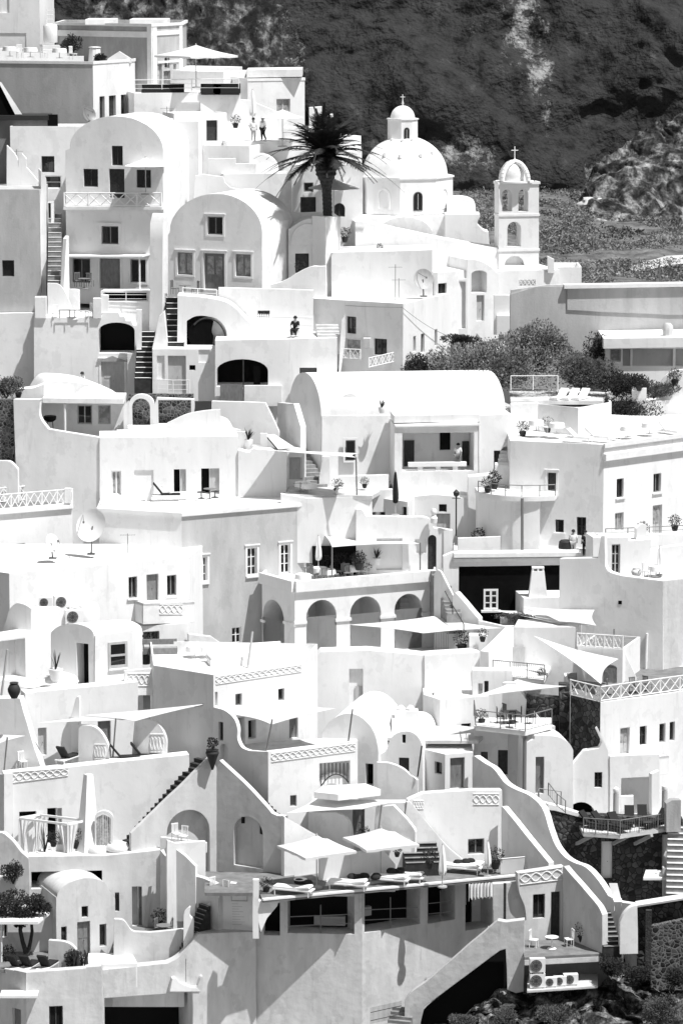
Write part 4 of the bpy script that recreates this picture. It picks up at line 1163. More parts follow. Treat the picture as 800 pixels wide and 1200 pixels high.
mb = MB(); mb.prism([Vector((p.x, p.y, zt_)) for p in bp][:], Vector((0, 0, -.35))); T.add('balcony_slab', mb, PL)
wb = [P(561, 600, 240.8), P(575, 600, 239.9), P(592, 600, 239.2), P(611, 600, 238.9), P(632, 600, 238.9), P(633, 600, 242), P(557, 600, 242.6)]
mb = MB(); mb.prism([Vector((p.x, p.y, zt_ - .352)) for p in wb], Vector((0, 0, -7))); T.add('wall', mb, PL)
BALC = [Vector((p.x, p.y, zt_)) for p in bp[:6]]
floor('alley_floor', [(531, 647), (720, 647), (720, 636), (531, 636)], 238.7, FLR)

# upper right roof terraces
T = Thing('house', 'white roof block with a palm like plant shadowed wall above the two storey house', 'house')
block(T, [(629, 473, 248.5), (677, 478, 246.3), (716, 468, 249.5)], 246.3, 540, anchor=1, par=.3, dep=5)
garden('white parapet block behind the loungers of the roof terrace', Pl(720, 495, 249.2, 10), rect(703, 488, 830, 530), 1.0)
garden('white wall left of the roof terrace plants', Pl(610, 490, 248.4, 0), [(598, 530), (598, 474), (630, 472), (630, 530)], .6)
floor('terrace_floor', [(598, 470), (705, 470), (716, 456), (596, 456)], 249.0, FLR)

# right garden house
T = Thing('house', 'flat roofed white garden house with grey glazed front at the right edge', 'house')
pl = Pl(750, 430, 254, 0)
face(T, pl, [(709, 470), (709, 406), (830, 404), (830, 470)], 4.5, [('w', 714, 409, 727, 424, 'lp'), ('n', 729, 409, 738, 429, '', .5), ('n', 740.5, 409, 788, 429, '', .5), ('n', 791, 409, 830, 429, '', .5)])
mb = MB(); a = pl(706, 396) + pl.n * .5; b = pl(830, 394) + pl.n * .5; mb.obox(a, b - a, pl.n * -5.5, Vector((0, 0, -.72))); T.add('roof', mb, PL)
mb = MB(); pg = Pl.__new__(Pl).set(pl.o - pl.n * .45, 0); pbox(mb, pg, pg.u(pg(729, 420)), pg.u(pg(830, 420)), pg(750, 430).z, pg(750, 409).z, 0, .04); T.add('glazing', mb, STM)
T = Thing('chimney', 'rough pale stone chimney before the long grey wall', 'chimney')
mb = MB(); mb.lathe(P(781.5, 401, 255), [(.32, 0), (.34, .6), (.4, .9), (.36, 1.2), (.2, 1.38)], 9); T.add('shaft', mb, PL2)
T = Thing('garden_wall', 'long grey rendered wall with a white coping behind the scrub at the right', 'wall')
pl = Pl(700, 400, 259, 4)
face(T, pl, [(598, 470), (598, 345), (628, 336), (664, 336), (840, 333), (840, 470)], .6, [], m=STM)
face(T, Pl(700, 400, 258.9, 4), [(664, 363), (664, 338.5), (840, 336), (840, 368), (784, 369), (700, 365)], .1, [], m=STM, name='raised_panel')
mb = MB(); a = pl(660, 333.5) + pl.n * .35; b = pl(840, 330.5) + pl.n * .35; mb.obox(a, b - a, pl.n * -1.1, Vector((0, 0, -.28))); T.add('coping', mb, PLM)
garden('crumbling white top of the grey wall near the bell tower', Pl(640, 345, 258.8, 4), [(598, 352), (598, 340), (640, 334), (664, 334), (664, 344), (661, 352), (657, 346), (640, 342), (610, 346)], .3, m=PL2)
T = Thing('house', 'white stepped house cut off by the right edge beside the dark scrub', 'house')
block(T, [(757, 470), (830, 468)], 251, 540, par=.2, dep=4)
garden('white gable wall with a dark plant at the right edge', Pl(785, 455, 252.6, 0), [(768, 475), (770, 455), [(772, 452), (780, 440), (790, 434)], (830, 430), (830, 475)], .4)
garden('white wall stub with a round dark pot on it above the scrub', Pl(750, 465, 250.5, 0), rect(740, 455, 757, 500), .4)

# ---- grey stucco mansion and its lower neighbours
T = Thing('mansion', 'weathered grey stucco house with tall white framed windows', 'house')
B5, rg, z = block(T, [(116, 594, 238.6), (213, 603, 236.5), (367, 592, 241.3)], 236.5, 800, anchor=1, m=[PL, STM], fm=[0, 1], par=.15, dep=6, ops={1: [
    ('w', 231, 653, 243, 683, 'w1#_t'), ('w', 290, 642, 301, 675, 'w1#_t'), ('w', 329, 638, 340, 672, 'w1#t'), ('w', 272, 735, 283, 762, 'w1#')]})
mb = MB(); ob = offset_ring(rg, -.28); mb.prism([Vector((p.x, p.y, z + .12)) for p in ob], Vector((0, 0, -.25))); T.add('roof_slab', mb, PL)
mb = MB(); pl = plane_from(rg[1], rg[2]); mb.bar(pl(356, 606) + pl.n * .1, pl(357, 672) + pl.n * .1, .09, 8); T.add('drain_pipe', mb, PLM)
garden('white low kerb on the roof of the grey stucco mansion', Pl(280, 590, 240.5, 6), [(118, 605), (118, 590), (200, 592), [(262, 584), (270, 583), (285, 586), (310, 588)], (310, 605)], .5)

T = Thing('house', 'long white house with a bright flat roof carrying two satellite dishes', 'house')
B6, rg, z = block(T, [(-40, 668, 229), (11, 672, 226.5), (222, 652, 232.8)], 226.5, 830, anchor=1, par=0, dep=7, back=[(240, 640, 238), (-40, 652, 238)], ops={1: [
    ('w', 151, 676, 161, 701, 'g1k_'), ('d', 172, 673, 186, 704, 'gx'), ('w', 196, 674, 207, 698, 'g1_')]})
T6 = T
pl6b = plane_from(rg[1], rg[2])
mb = MB(); a = pl6b(158, 704); b = pl6b(218, 702)
mb.obox(a, b - a, pl6b.n * 1.25, Vector((0, 0, -.15))); 
q0 = pl6b(158, 704)
T.add('balcony_slab', mb, PLM)
mb = MB(); L_ = (b - a).length
f0 = a + pl6b.n * 1.25
mb.obox(f0, b - a, pl6b.n * -.14, Vector((0, 0, -1.25))); mb.obox(a, (b - a).normalized() * .14, pl6b.n * 1.24, Vector((0, 0, -1.25))); mb.obox(b, (a - b).normalized() * .14, pl6b.n * 1.24, Vector((0, 0, -1.25)))
mb.obox(a - Vector((0, 0, 1.25)), b - a, pl6b.n * 1.25, Vector((0, 0, -.12)))
bal = T.add('balcony', mb, PL)
pb_ = Pl.__new__(Pl).set(f0, math.atan2(pl6b.t.y, pl6b.t.x)); relief(T, pb_, 187, 708, 214, 720)

T = Thing('house', 'white house with a lattice roof terrace at the left edge', 'house')
B0, rg0, z0_ = block(T, [(-60, 600, 238), (85, 592, 242.5)], 242.5, 700, anchor=1, par=0, dep=6, ops={0: [('w', 16, 637, 30, 652, 'g1'), ('w', 56, 635, 70, 646, 'g1')]})
mb = MB(); a = rg0[0] ; b = rg0[1]; pl = plane_from(a, b); mb.obox(a + pl.n * .2 + Vector((0, 0, .05)), b - a, pl.n * -.6, Vector((0, 0, -.25))); T.add('cornice', mb, PLM)
T = Thing('balustrade', 'white fretwork balustrade on the roof terrace at the left edge', 'railing')
xrail(T, a + Vector((0, .1, .06)), b + Vector((0, .1, .06)), 1.05, 16, WWH, .035)
T = Thing('balustrade', 'white fretwork balustrade on the far side of the left roof terrace', 'railing')
xrail(T, a + Vector((0, 3.5, .06)), b + Vector((-.5, 3.5, .06)), 1.0, 14, WWH, .035)

# ---- arcade
T = Thing('arcade', 'white arcaded portico with tall round arches carrying the cafe terrace', 'building')
PB = 235.2
B4, rg, z4 = block(T, [(307, 677, 238.6), (345, 681, PB), (510, 668, 239.6)], PB, 800, anchor=1, par=.5, dep=9, cap=.3, back=[(512, 655, 245), (330, 655, 246)], ops={
    0: [('n', 308, 703, 333, 800, 'a', 2.0)],
    1: [('n', 359, 703, 394, 800, 'a', 3.4), ('n', 410, 699, 446, 800, 'a', 3.4), ('n', 462, 696, 494, 800, 'a', 3.4)]})
pa = plane_from(rg[1], rg[2]); pz = plane_from(rg[0], rg[1])
mb = MB(); L_ = (rg[2] - rg[1]).length
mb.obox(rg[1] + Vector((0, 0, .004)), rg[2] - rg[1], pa.n * .25, Vector((0, 0, -.75))); mb.obox(rg[0] + Vector((0, 0, .004)), rg[1] - rg[0] + pa.t * .0, pz.n * .25, Vector((0, 0, -.75)))
T.add('cornice', mb, PL)
for (pl, x0, x1, y) in ((pa, 345.5, 358, 728), (pa, 394, 410, 724.5), (pa, 446, 462, 721), (pa, 494.5, 510, 717), (pz, 307, 310, 726), (pz, 333.5, 345, 729)):
    mb = MB(); pbox(mb, pl, pl.u(pl(x0, y)) - .08, pl.u(pl(x1, y)) + .08, pl((x0 + x1) / 2, y).z - .2, pl((x0 + x1) / 2, y).z, -.25, .1); T.add('impost', mb, PLM)
stairs('white steps inside the right arch of the arcade', P(471, 768, 239.3), P(478, 700, 241.3), 1.0, 12, PLM)
ZCAFE = z4 - .5
garden('near black sheet for the shade of the cafe behind the long sail', Pl(400, 650, 240.6, 0), rect(366, 640, 427, 690), .2, m=DRK)  # shade of the open cafe front is put into a near-black sheet
garden('white roof edge of the cafe under the terrace wall', Pl(420, 620, 242.4, 0), rect(365, 615, 484, 622), 2.2)

# ---- black wall house
T = Thing('house', 'white house end with a large black painted wall and a white framed window', 'house')
pl = Pl(600, 690, 238, 5)
face(T, pl, [(519, 780), (519, 652), (531, 647), (692, 644), (692, 780)], .5, [('n', 537, 663, 672, 760, '', .25)])
pk = Pl.__new__(Pl).set(pl.o - pl.n * .22, R(5))
mb = MB(); pbox(mb, pk, pk.u(pk(537, 700)) + .01, pk.u(pk(672, 700)) - .01, pk(600, 759).z, pk(600, 663).z - .01, 0, .05); T.add('black_panel', mb, BLK)
mb = MB(); ring(mb, pk, pk.u(pk(566, 700)), pk.u(pk(583, 700)), pk(575, 714).z, pk(575, 690).z, .13, .052, .12)
uc = pk.u(pk(574.5, 700)); pbox(mb, pk, uc - .07, uc + .07, pk(575, 713).z, pk(575, 691).z, .054, .115)
for yy in (698, 706): pbox(mb, pk, pk.u(pk(567, 700)), pk.u(pk(582, 700)), pk(575, yy).z - .03, pk(575, yy).z + .03, .054, .11)
wn = T.add('window', mb, WWH); mb = MB(); pbox(mb, pk, pk.u(pk(567, 700)), pk.u(pk(582, 700)), pk(575, 713).z, pk(575, 691).z, .0515, .056); T.add('pane', mb, GLS, wn)
mb = MB(); pbox(mb, pk, pk.u(pk(563, 700)), pk.u(pk(586, 700)), pk(575, 717).z, pk(575, 714.5).z, .05, .3); T.add('sill', mb, PLM, wn)
for k, (y0, y1, g) in enumerate(((648, 653, .25), (654.5, 658, .16))):
    mb = MB(); a, b = pl(531, y0), pl(680, y0 - 1.5); mb.obox(a + pl.n * g, b - a, pl.n * -(g + .1), Vector((0, 0, P(600, y1, 238).z - P(600, y0, 238).z))); T.add('cornice', mb, PLM)
T = Thing('chimney', 'tapered white chimney standing before the black wall', 'chimney')
c = P(629.5, 702, 236.2)
mb = MB(); h = 2.15
for k in range(1):
    a = [(-.68, -.5), (.68, -.5), (.68, .5), (-.68, .5)]; b = [(-.42, -.34), (.42, -.34), (.42, .34), (-.42, .34)]
    vs = [c + Vector((x, y, -.3)) for x, y in a] + [c + Vector((x, y, h - .2)) for x, y in b]
    mb.add(vs, [(3, 2, 1, 0), (4, 5, 6, 7), (0, 1, 5, 4), (1, 2, 6, 5), (2, 3, 7, 6), (3, 0, 4, 7)])
T.add('shaft', mb, PL)
mb = MB()
for x in (-.34, 0, .34): mb.box(c + Vector((x, 0, h - .12)), (.12, .6, .16))
mb.box(c + Vector((0, 0, h)), (.82, .62, .09)); T.add('cap', mb, PLM)
T = Thing('house', 'white flat roofed block below the tapered chimney', 'house')
block(T, [(613, 701), (690, 699)], 235.4, 800, anchor=0, par=0, dep=4)

# ---- big grey wall house at right (below the mansion)
T = Thing('house', 'massive grey walled house with a curved roof edge at the right', 'house')
ZB8 = P(776, 681, 231).z
plA = Pl(776, 681, 231, -21)
face(T, plA, [(655, 860), (655, 655), (700, 654), (704, 628), (708, 628), [(708, 650), (709, 664), (715, 671), (730, 675)], (776, 681), (776, 860)], .6)
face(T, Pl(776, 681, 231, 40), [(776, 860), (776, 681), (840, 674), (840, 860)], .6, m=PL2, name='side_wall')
mb = MB(); pl = Pl(776, 681, 231, -21); mb.bar(pl(758, 742) + pl.n * .1, pl(756, 800) + pl.n * .1, .09, 8); T.add('drain_pipe', mb, PLM)
mb = MB(); pbox(mb, pl, pl.u(pl(724, 706)), pl.u(pl(728, 706)), pl(726, 708).z, pl(726, 704).z, 0, .03); T.add('vent', mb, BLK)
lp = [PZ(705, 672, ZB8 - .35), PZ(776, 681.5, ZB8 - .35), PZ(840, 676, ZB8 - .35), PZ(840, 650, ZB8 - .35), PZ(705, 650, ZB8 - .35)]
mb = MB(); mb.prism(lp, Vector((0, 0, -.3))); T.add('roof', mb, FLR)
T = Thing('house', 'white stair house with a tall barred window left of the right roof terrace', 'house')
face(T, Pl(720, 650, 236, 10), [(694, 720), (694, 630), (736, 630), (736, 634), (762, 632), (762, 720)], 2, [('w', 716, 638, 726, 672, 'l1#')])
garden('white sloping parapet of the right roof terrace', Pl(780, 640, 237, 12), [(745, 690), (745, 620), (752, 614), (757, 616), (757, 636), (758, 645), (840, 632), (840, 690)], .5)
garden('white balcony wall under the railed terrace of the two storey house', Pl(780, 630, 238.5, 20), rect(700, 626, 840, 650), .5)
# ================================================================== lower left
garden('rounded white parapet before the air conditioners, grey side', Pl(36, 712, 224.6, -28), [(2, 760), (3, 742), [(8, 726), (12, 713), (20, 707), (30, 709), (36, 713)], (36, 760)], .3)
garden('rounded white parapet end before the air conditioners, bright side', Pl(36.3, 712, 224.6, 24), [(36.3, 760), (36.3, 713), [(37, 712), (67, 711), (74, 716), (77, 732)], (77, 760)], .3)
T = Thing('house', 'white terrace room with a grey shaded recess at the left edge', 'house')
block(T, [(-40, 752, 220), (33, 745, 222.8), (72, 741, 225)], 222.8, 860, anchor=1, par=0, dep=2.5, ops={0: [('n', -30, 752, 30, 798, '', 1.2)]})
T = Thing('vaulted_house', 'little white vaulted hut with a tall black doorway and a side window', 'house')
o = P(111, 744, 220.8)
gp = Pl.__new__(Pl).set(o, R(-26)); fp = Pl.__new__(Pl).set(o, R(26))
zb_ = P(111, 860, 220.8).z
lp = [gp(60, 860), gp(60, 744)] + [gp(x, y) for x, y in arc(60, 744, 110, 744, 13, 14)] + [Vector((o.x, o.y, zb_))]
hs = [opening(T, gp, ('o', 90, 754, 104, 805, '', 1.0), 0)]
gw = (lp[1] - o).length
sweep = fp.t * 3.3
mb = MB(); mb.prism(wob(lp, gp, .015), sweep, hs); T.add('wall', mb, PL, smooth=50)
fq = Pl.__new__(Pl).set(o + fp.n * .03, R(26))
face(T, fq, [(111.5, 860), (111.5, 745), (159.5, 738), (159.5, 860)], .05, [])
fq2 = Pl.__new__(Pl).set(o + fp.n * .035, R(26))
mb = MB(); ring(mb, fq2, fq2.u(fq2(127, 768)), fq2.u(fq2(149.5, 768)), fq2(138, 782).z, fq2(138, 752).z, .16, -.03, .05); wd = T.add('window', mb, WLG)
mb = MB(); pbox(mb, fq2, fq2.u(fq2(130, 768)), fq2.u(fq2(146.5, 768)), fq2(138, 779).z, fq2(138, 755).z, 0, .012); T.add('pane', mb, GLS, wd)
mb = MB(); pbox(mb, fq2, fq2.u(fq2(129, 768)), fq2.u(fq2(147, 768)), fq2(138, 769).z, fq2(138, 766.5).z, .013, .04); T.add('glazing_bar', mb, WLG, wd)
mb = MB(); pbox(mb, fq2, fq2.u(fq2(127, 768)), fq2.u(fq2(149, 768)), fq2(138, 785).z, fq2(138, 782.5).z, -.02, .12); T.add('sill', mb, PLM, wd)

# W3 long wall with fins
PW3 = Pl(96, 806, 218.6, 18)
garden('long white retaining wall with fins below the vaulted hut', PW3, [(30, 930), (30, 812), (95, 806), (162, 799), (162, 930)], 1.2,
       ops=[('d', 45, 853, 55, 885, 'lx'), ('d', 115, 845, 130, 875, 'gx'), ])
mb = MB(); mb.prism([P(34, 811, 217.8), P(95, 806.5, 218.8), P(160, 800, 220.2), P(165, 796, 224), P(34, 800, 224)], Vector((0, 0, -.2)))
solo('terrace_floor', 'pale roof terrace of the vaulted hut', None, mb, FLR, kind='structure')
garden('thick white buttress wall with a sloping end at the left edge', Pl(20, 850, 216.6, -12), [(-30, 930), (-30, 819), (22, 818), [(23, 818), (30, 842), (40, 875), (50, 905)], (51, 930)], .9)
garden('slim white fin pillar rising from the terrace wall', Pl(88, 850, 217.6, -12), [(84, 910), (84, 840), [(84, 838), (88, 822), (90, 817), (92.5, 817)], (93, 820), (93, 910)], .4)
T = Thing('garden_wall', 'quarter round white fin wall with a cut motif, left of two', 'wall')
pl = Pl(110, 870, 216.8, -14); face(T, pl, [(92, 920), (92, 850), [(93, 850), (108, 851), (118, 858), (127, 874), (129, 890)], (129, 920)], .35); relief(T, pl, 111, 872, 124, 890)
T = Thing('garden_wall', 'round topped white fin wall with a cut motif, right of two', 'wall')
pl = Pl(178, 860, 217.4, -12); face(T, pl, [(152, 920), (158, 843), [(158, 843), (178, 844), (188, 851), (195, 866), (195, 880)], (195, 920)], .35); relief(T, pl, 176, 860, 192, 882)

# B2 house
T = Thing('house', 'white corner house with a garland frieze along its roof terrace', 'house')
B2, rg, z2 = block(T, [(180, 784, 220), (250, 791, 217), (355, 776, 221)], 217, 930, anchor=1, par=.7, dep=6, cap=.2, back=[(372, 768, 227), (176, 768, 228)], ops={1: [
    ('n', 252, 811, 255, 827, '', .2), ('w', 276, 813, 283.5, 827, 'g'), ('w', 326, 807, 333.5, 821, 'g'), ('o', 275, 841, 287, 872, '', .8), ('o', 291, 844, 300, 866, '', .6), ('d', 339, 842, 349, 865, 'gx')]})
relief(T, B2[1], 253, 793, 353, 802, y0b=779, y1b=787)
T = Thing('garden_wall', 'short white garland parapet between the vaulted hut and the corner house', 'wall')
pl = Pl(178, 784, 220.4, 12); face(T, pl, [(146, 815), (146, 786), (179, 783), (179, 815)], .25); relief(T, pl, 150, 789, 176, 804)
garden('white sloping wall behind the cushioned terrace', Pl(240, 750, 230.6, 14), [(221, 800), (221, 743), (248, 746), (278, 767), [(279, 767), (290, 772), (312, 774)], (345, 772), (345, 800)], .4)
T = Thing('house', 'lower glazed doorway of the long white house', 'house')
face(T, Pl(180, 750, 230.2, 18), [(157, 800), (157, 735), (222, 730), (222, 800)], .5, [('w', 168, 740, 187, 771, 'g1=')])

# W1 pergola terrace wall
PW1 = Pl(100, 895, 215.2, 12)
T = Thing('house', 'long white terrace wall with garland panel and dark doorway behind the curtained pergola', 'house')
face(T, PW1, [(5, 1060), (5, 907), (222, 884), (222, 1060)], 1.0, [('o', 23, 951, 43, 958, '', .6), ('o', 56, 947, 67, 990, '', .8), ('d', 67.5, 947, 73, 990, 'lx')])
relief(T, PW1, 10, 905, 80, 918, y0b=900, y1b=909)
face(T, Pl(5, 907, 213.6, -60), [(-20, 1060), (-20, 909), (5, 907), (5, 1060)], .6, [], name='side_wall')
T = Thing('buttress', 'tapering white buttress against the pergola terrace wall', 'buttress')
z0 = P(100, 1005, 212.3).z; z1 = P(100, 913, 212.3).z
def frustum(mb, c0, w0, d0, z0, c1, w1, d1, z1, rz=0.0):
    vs = []
    for c, w_, d_, z in ((c0, w0, d0, z0), (c1, w1, d1, z1)):
        for sx, sy in ((-1, -1), (1, -1), (1, 1), (-1, 1)):
            x, y = sx * w_ / 2, sy * d_ / 2
            vs.append(Vector((c.x + x * math.cos(rz) - y * math.sin(rz), c.y + x * math.sin(rz) + y * math.cos(rz), z)))
    return mb.add(vs, [(3, 2, 1, 0), (4, 5, 6, 7), (0, 1, 5, 4), (1, 2, 6, 5), (2, 3, 7, 6), (3, 0, 4, 7)])
mb = MB(); frustum(mb, P(103, 1000, 212.6), 1.2, 1.1, z0, P(104, 913, 213.6), .45, .4, z1, R(35)); T.add('shaft', mb, PL)
T = Thing('shower_screen', 'white arched shower screen filled with bamboo reeds', 'screen')
pl = Pl(122, 980, 212.4, 0); face(T, pl, [(111, 1002), (111, 960), ('arc', 111, 960, 133, 960, 10, 12), (133, 1002)], .25, [('h', 113, 953, 130, 998, 'a')], name='frame')
mb = MB()
for i in range(15):
    x = 113 + i * 1.15; mb.bar(pl(x, 999) - pl.n * .12, pl(x + rnd(-.4, .4), 955 + abs(i - 7) * .5) - pl.n * .12, .028, 5)
T.add('reeds', mb, REED)

# pergola with curtains
T = Thing('pergola', 'white timber pergola with tied curtains on the lower left terrace', 'pergola')
zf = P(60, 1018, 211.5).z
pa_ = [P(23, 959, 213.6), P(80, 966, 212.1), P(103, 962, 213.0), P(47, 955, 214.5)]
zt_ = pa_[1].z
pa_ = [Vector((p.x, p.y, zt_)) for p in pa_]
for i, p in enumerate(pa_):
    mb = MB(); mb.box((p.x, p.y, (zf + zt_) / 2), (.13, .13, zt_ - zf)); T.add('post', mb, WWH)
    q = pa_[(i + 1) % 4]; mb = MB(); mb.bar(p + Vector((0, 0, .02 * (i % 2))), q + Vector((0, 0, .02 * (i % 2))), .09, 4); T.add('beam', mb, WWH)
for p, sx in ((pa_[0], .35), (pa_[0] + Vector((.9, .4, 0)), .3), (pa_[1], -.4), (pa_[1], .4), (pa_[2], -.4), (pa_[3], .3)):
    mb = MB(); vs = []; n = 9
    for j in range(8):
        t = j / 7; wv = .34 * (1 - .65 * math.sin(min(1, t * 1.25) * math.pi / 2 * 1.2)) if t < .8 else .16 + (t - .8) * .3
        for i in range(n):
            a = i / (n - 1); vs.append(Vector((p.x + sx * (.25 + (1 - t) * .5) * 1.0 + (a - .5) * 2 * wv, p.y + .06 * math.sin(a * 16) + .1, zt_ - .1 - (zt_ - zf - .15) * t)))
    fs = [(j * n + i, j * n + i + 1, (j + 1) * n + i + 1, (j + 1) * n + i) for j in range(7) for i in range(n - 1)]
    mb.add(vs, fs); mb.add([v + Vector((0, .03, 0)) for v in vs], fs); T.add('curtain', mb, FAB, smooth=80, weld=False)

# U1 house under the pergola terrace
T = Thing('house', 'white cave house with a long black opening under the pergola terrace', 'house')
pl = Pl(120, 1003, 211.5, 5)
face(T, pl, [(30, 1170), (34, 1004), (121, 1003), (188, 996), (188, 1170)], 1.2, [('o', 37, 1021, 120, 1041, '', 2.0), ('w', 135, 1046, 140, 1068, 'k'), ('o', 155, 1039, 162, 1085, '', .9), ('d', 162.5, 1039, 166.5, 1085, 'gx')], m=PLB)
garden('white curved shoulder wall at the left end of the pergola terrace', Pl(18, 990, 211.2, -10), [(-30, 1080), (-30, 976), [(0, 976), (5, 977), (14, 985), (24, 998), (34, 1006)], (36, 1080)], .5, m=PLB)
lp = [P(30, 1013, 211.6), P(190, 1008, 212.2), P(150, 985, 217), P(0, 990, 215)]
zf2 = lp[0].z; mb = MB(); mb.prism([Vector((p.x, p.y, zf2)) for p in lp], Vector((0, 0, -.2))); solo('terrace_floor', 'paved terrace of the curtained pergola', None, mb, FLR, kind='structure')
T = Thing('door_leaf', 'pale ragged plank leaning by the dark cave house door', 'plank')
mb = MB(); mb.prism([pl(x, y) + pl.n * .25 for x, y in [(168, 1086), (171, 1060), (174, 1038), (178, 1037), (176, 1060), (173, 1086)]], pl.n * -.05); T.add('board', mb, WLG)
garden('grey faced stair wall coming forward from the cave house', Pl(188, 996, 211.6, -38), [(188, 1180), (188, 996), [(188, 996), (205, 1014), (224, 1025), (240, 1030), (252, 1036)], (256, 1050), (256, 1180)], .4, m=PLB)
garden('white patio parapet with a curved left shoulder', Pl(175, 1094, 208.8, 3), [(132, 1180), (134, 1077), [(135, 1077), (145, 1079), (153, 1089), (158, 1092)], (176, 1093), (216, 1089), (216, 1180)], .35, m=PLB)
mb = MB(); mb.prism([P(136, 1100, 209.2), P(216, 1098, 209.2), P(200, 1086, 211.6), P(136, 1086, 211.6)], Vector((0, 0, -.2))); 
solo('patio_floor', 'patio paving of the cave house', None, mb, FLG, kind='structure')

# V1 vault
T = Thing('vaulted_house', 'small white barrel vaulted house with an arched door at the lower left', 'house')
pl = Pl(66, 1051, 208.6, 22)
face(T, pl, [(66, 1180), (66, 1052), ('arc', 67, 1051, 127, 1042, 17, 16), (130, 1046), (135, 1053), (136, 1180)], 4.0, [
    ('w', 96, 1062, 103.5, 1075, 'k'), ('d', 91, 1080, 106, 1122, 'g'), ('w', 72, 1086, 78.5, 1103, 'k'), ('w', 117, 1083, 125, 1109, 'g')], m=PLB)
garden('white curved yard wall left of the arched door', Pl(75, 1110, 207.6, -8), [(57, 1180), (57, 1102), [(58, 1102), (76, 1104), (88, 1112), (97, 1130)], (99, 1180)], .35, m=PLB)
T = Thing('roof_slab', 'white flat cistern top before the little vaulted house', 'cistern')
mb = MB(); q = [P(100, 1131, 206.6), P(161, 1127, 207), P(155, 1122, 209.2), P(104, 1122, 209.2)]; z = q[0].z
mb.prism([Vector((p.x, p.y, z)) for p in q], Vector((0, 0, -1.5))); T.add('slab', mb, PL)

# lower left courtyard
garden('grey rear wall of the lower left courtyard', Pl(30, 1090, 209.4, 0), [(-40, 1180), (-40, 1066), (66, 1060), (66, 1180)], .4, m=PLB, ops=[('w', 0, 1081, 9, 1099, 'w1')])
garden('white planter wall at the left edge above the courtyard', Pl(8, 1035, 210.2, -8), [(-40, 1090), (-40, 1030), (0, 1029), (21, 1027), [(21, 1027), (17, 1040), (12, 1056)], (10, 1090)], .8, m=PLB)
mb = MB(); mb.prism([P(-40, 1142, 205.4), P(60, 1140, 205.4), P(100, 1132, 207), P(60, 1110, 209.6), P(-40, 1110, 209.6)], Vector((0, 0, -.2)))
for i in range(0): pass
q = [P(-40, 1136, 205.6), P(62, 1136, 205.6), P(62, 1112, 209.4), P(-40, 1112, 209.4)]; mb = MB(); zc = q[0].z; mb.prism([Vector((p.x, p.y, zc)) for p in q], Vector((0, 0, -.2)))
solo('courtyard_floor', 'grey floor of the lower left courtyard', None, mb, FLG, kind='structure')
T = Thing('pergola', 'thin white slab canopy under the courtyard tree', 'pergola')
mb = MB(); q = [P(-10, 1080, 206.8), P(45, 1078, 206.8), P(59, 1071, 209), P(0, 1070, 209)]; z = q[0].z; mb.prism([Vector((p.x, p.y, z)) for p in q], Vector((0, 0, -.18))); T.add('slab', mb, PL)
mb = MB(); mb.bar(P(2, 1081, 207.2), P(2, 1130, 207.2), .07, 8); T.add('post', mb, PL)

# S2 and S1 bottom walls
T = Thing('house', 'rough white basement with one dark window at the bottom left', 'house')
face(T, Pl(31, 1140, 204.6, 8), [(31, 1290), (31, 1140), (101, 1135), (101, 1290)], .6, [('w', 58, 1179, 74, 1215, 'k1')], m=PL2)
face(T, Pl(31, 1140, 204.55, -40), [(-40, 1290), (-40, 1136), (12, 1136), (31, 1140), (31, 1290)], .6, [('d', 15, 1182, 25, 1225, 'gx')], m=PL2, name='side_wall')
mb = MB(); q = P(0, 1167, 203.6); mb.obox(q, Vector((2.2, 0, 0)), Vector((0, 1.2, 0)), Vector((0, 0, -.15))); T.add('canopy', mb, PLM)
garden('grey shaded pier between the two bottom left walls', Pl(108, 1140, 205.4, 0), [(99, 1290), (99, 1134), (119, 1132), (123, 1290)], 1.0, m=PL2)
T = Thing('house', 'rough white bottom wall with a wide black garage opening and a swept up top', 'house')
P1W = Pl(200, 1129, 207.5, 14)
face(T, P1W, [(119, 1290), (119, 1137), (160, 1133), (196, 1129), [(197, 1129), (210, 1122), (222, 1108), (231, 1096), (236, 1094)], (285, 1092), (300, 1092), (300, 1290)], .8, [('o', 123, 1166, 225, 1260, '', 4.0)], m=PL2)
garden('white spout shaped ledge over the garage corner', Pl(220, 1150, 207.3, 14), [(199, 1162), [(202, 1147), (206, 1146), (212, 1152), (224, 1157), (232, 1158)], (235, 1162)], .5)
garden('white pilaster beside the black garage opening', Pl(232, 1200, 207.5, 14), [(226, 1290), (226, 1160), [(232, 1156), (235, 1146), (238, 1144)], (239, 1290)], .5, m=PL2)
stairs('narrow dark stair winding up beside the patio', P(212, 1126, 208.1), P(241, 1060, 209.3), 1.0, 13, STEP, nose=STEPG)
garden('small curled white wall beside the winding dark stair', Pl(220, 1080, 208.2, 0), [(215, 1125), (215, 1072), [(216, 1069), (221, 1064), (223, 1064), (222, 1073), (227, 1078)], (227, 1125)], .4)
T = Thing('garden_wall', 'white wall with a square framed sign and lettered board beside the deck', 'wall')
plS = Pl(296, 1038, 209.0, -4)
face(T, plS, [(241, 1140), (241, 1062), (270, 1035), (297, 1038), (298, 1140)], .4)
def slab_on(T, name, pl, x0, y0, x1, y1, m, n0=0.0, n1=.04, parent=None):
    mb = MB(); ym, xm = (y0 + y1) / 2, (x0 + x1) / 2
    pbox(mb, pl, pl.u(pl(x0, ym)), pl.u(pl(x1, ym)), pl(xm, y1).z, pl(xm, y0).z, n0, n1); return T.add(name, mb, m, parent)
mb = MB(); ring(mb, plS, plS.u(plS(271, 1047)), plS.u(plS(290, 1047)), plS(280, 1056).z, plS(280, 1038).z, .03, -.01, .03); sg = T.add('sign', mb, STU)
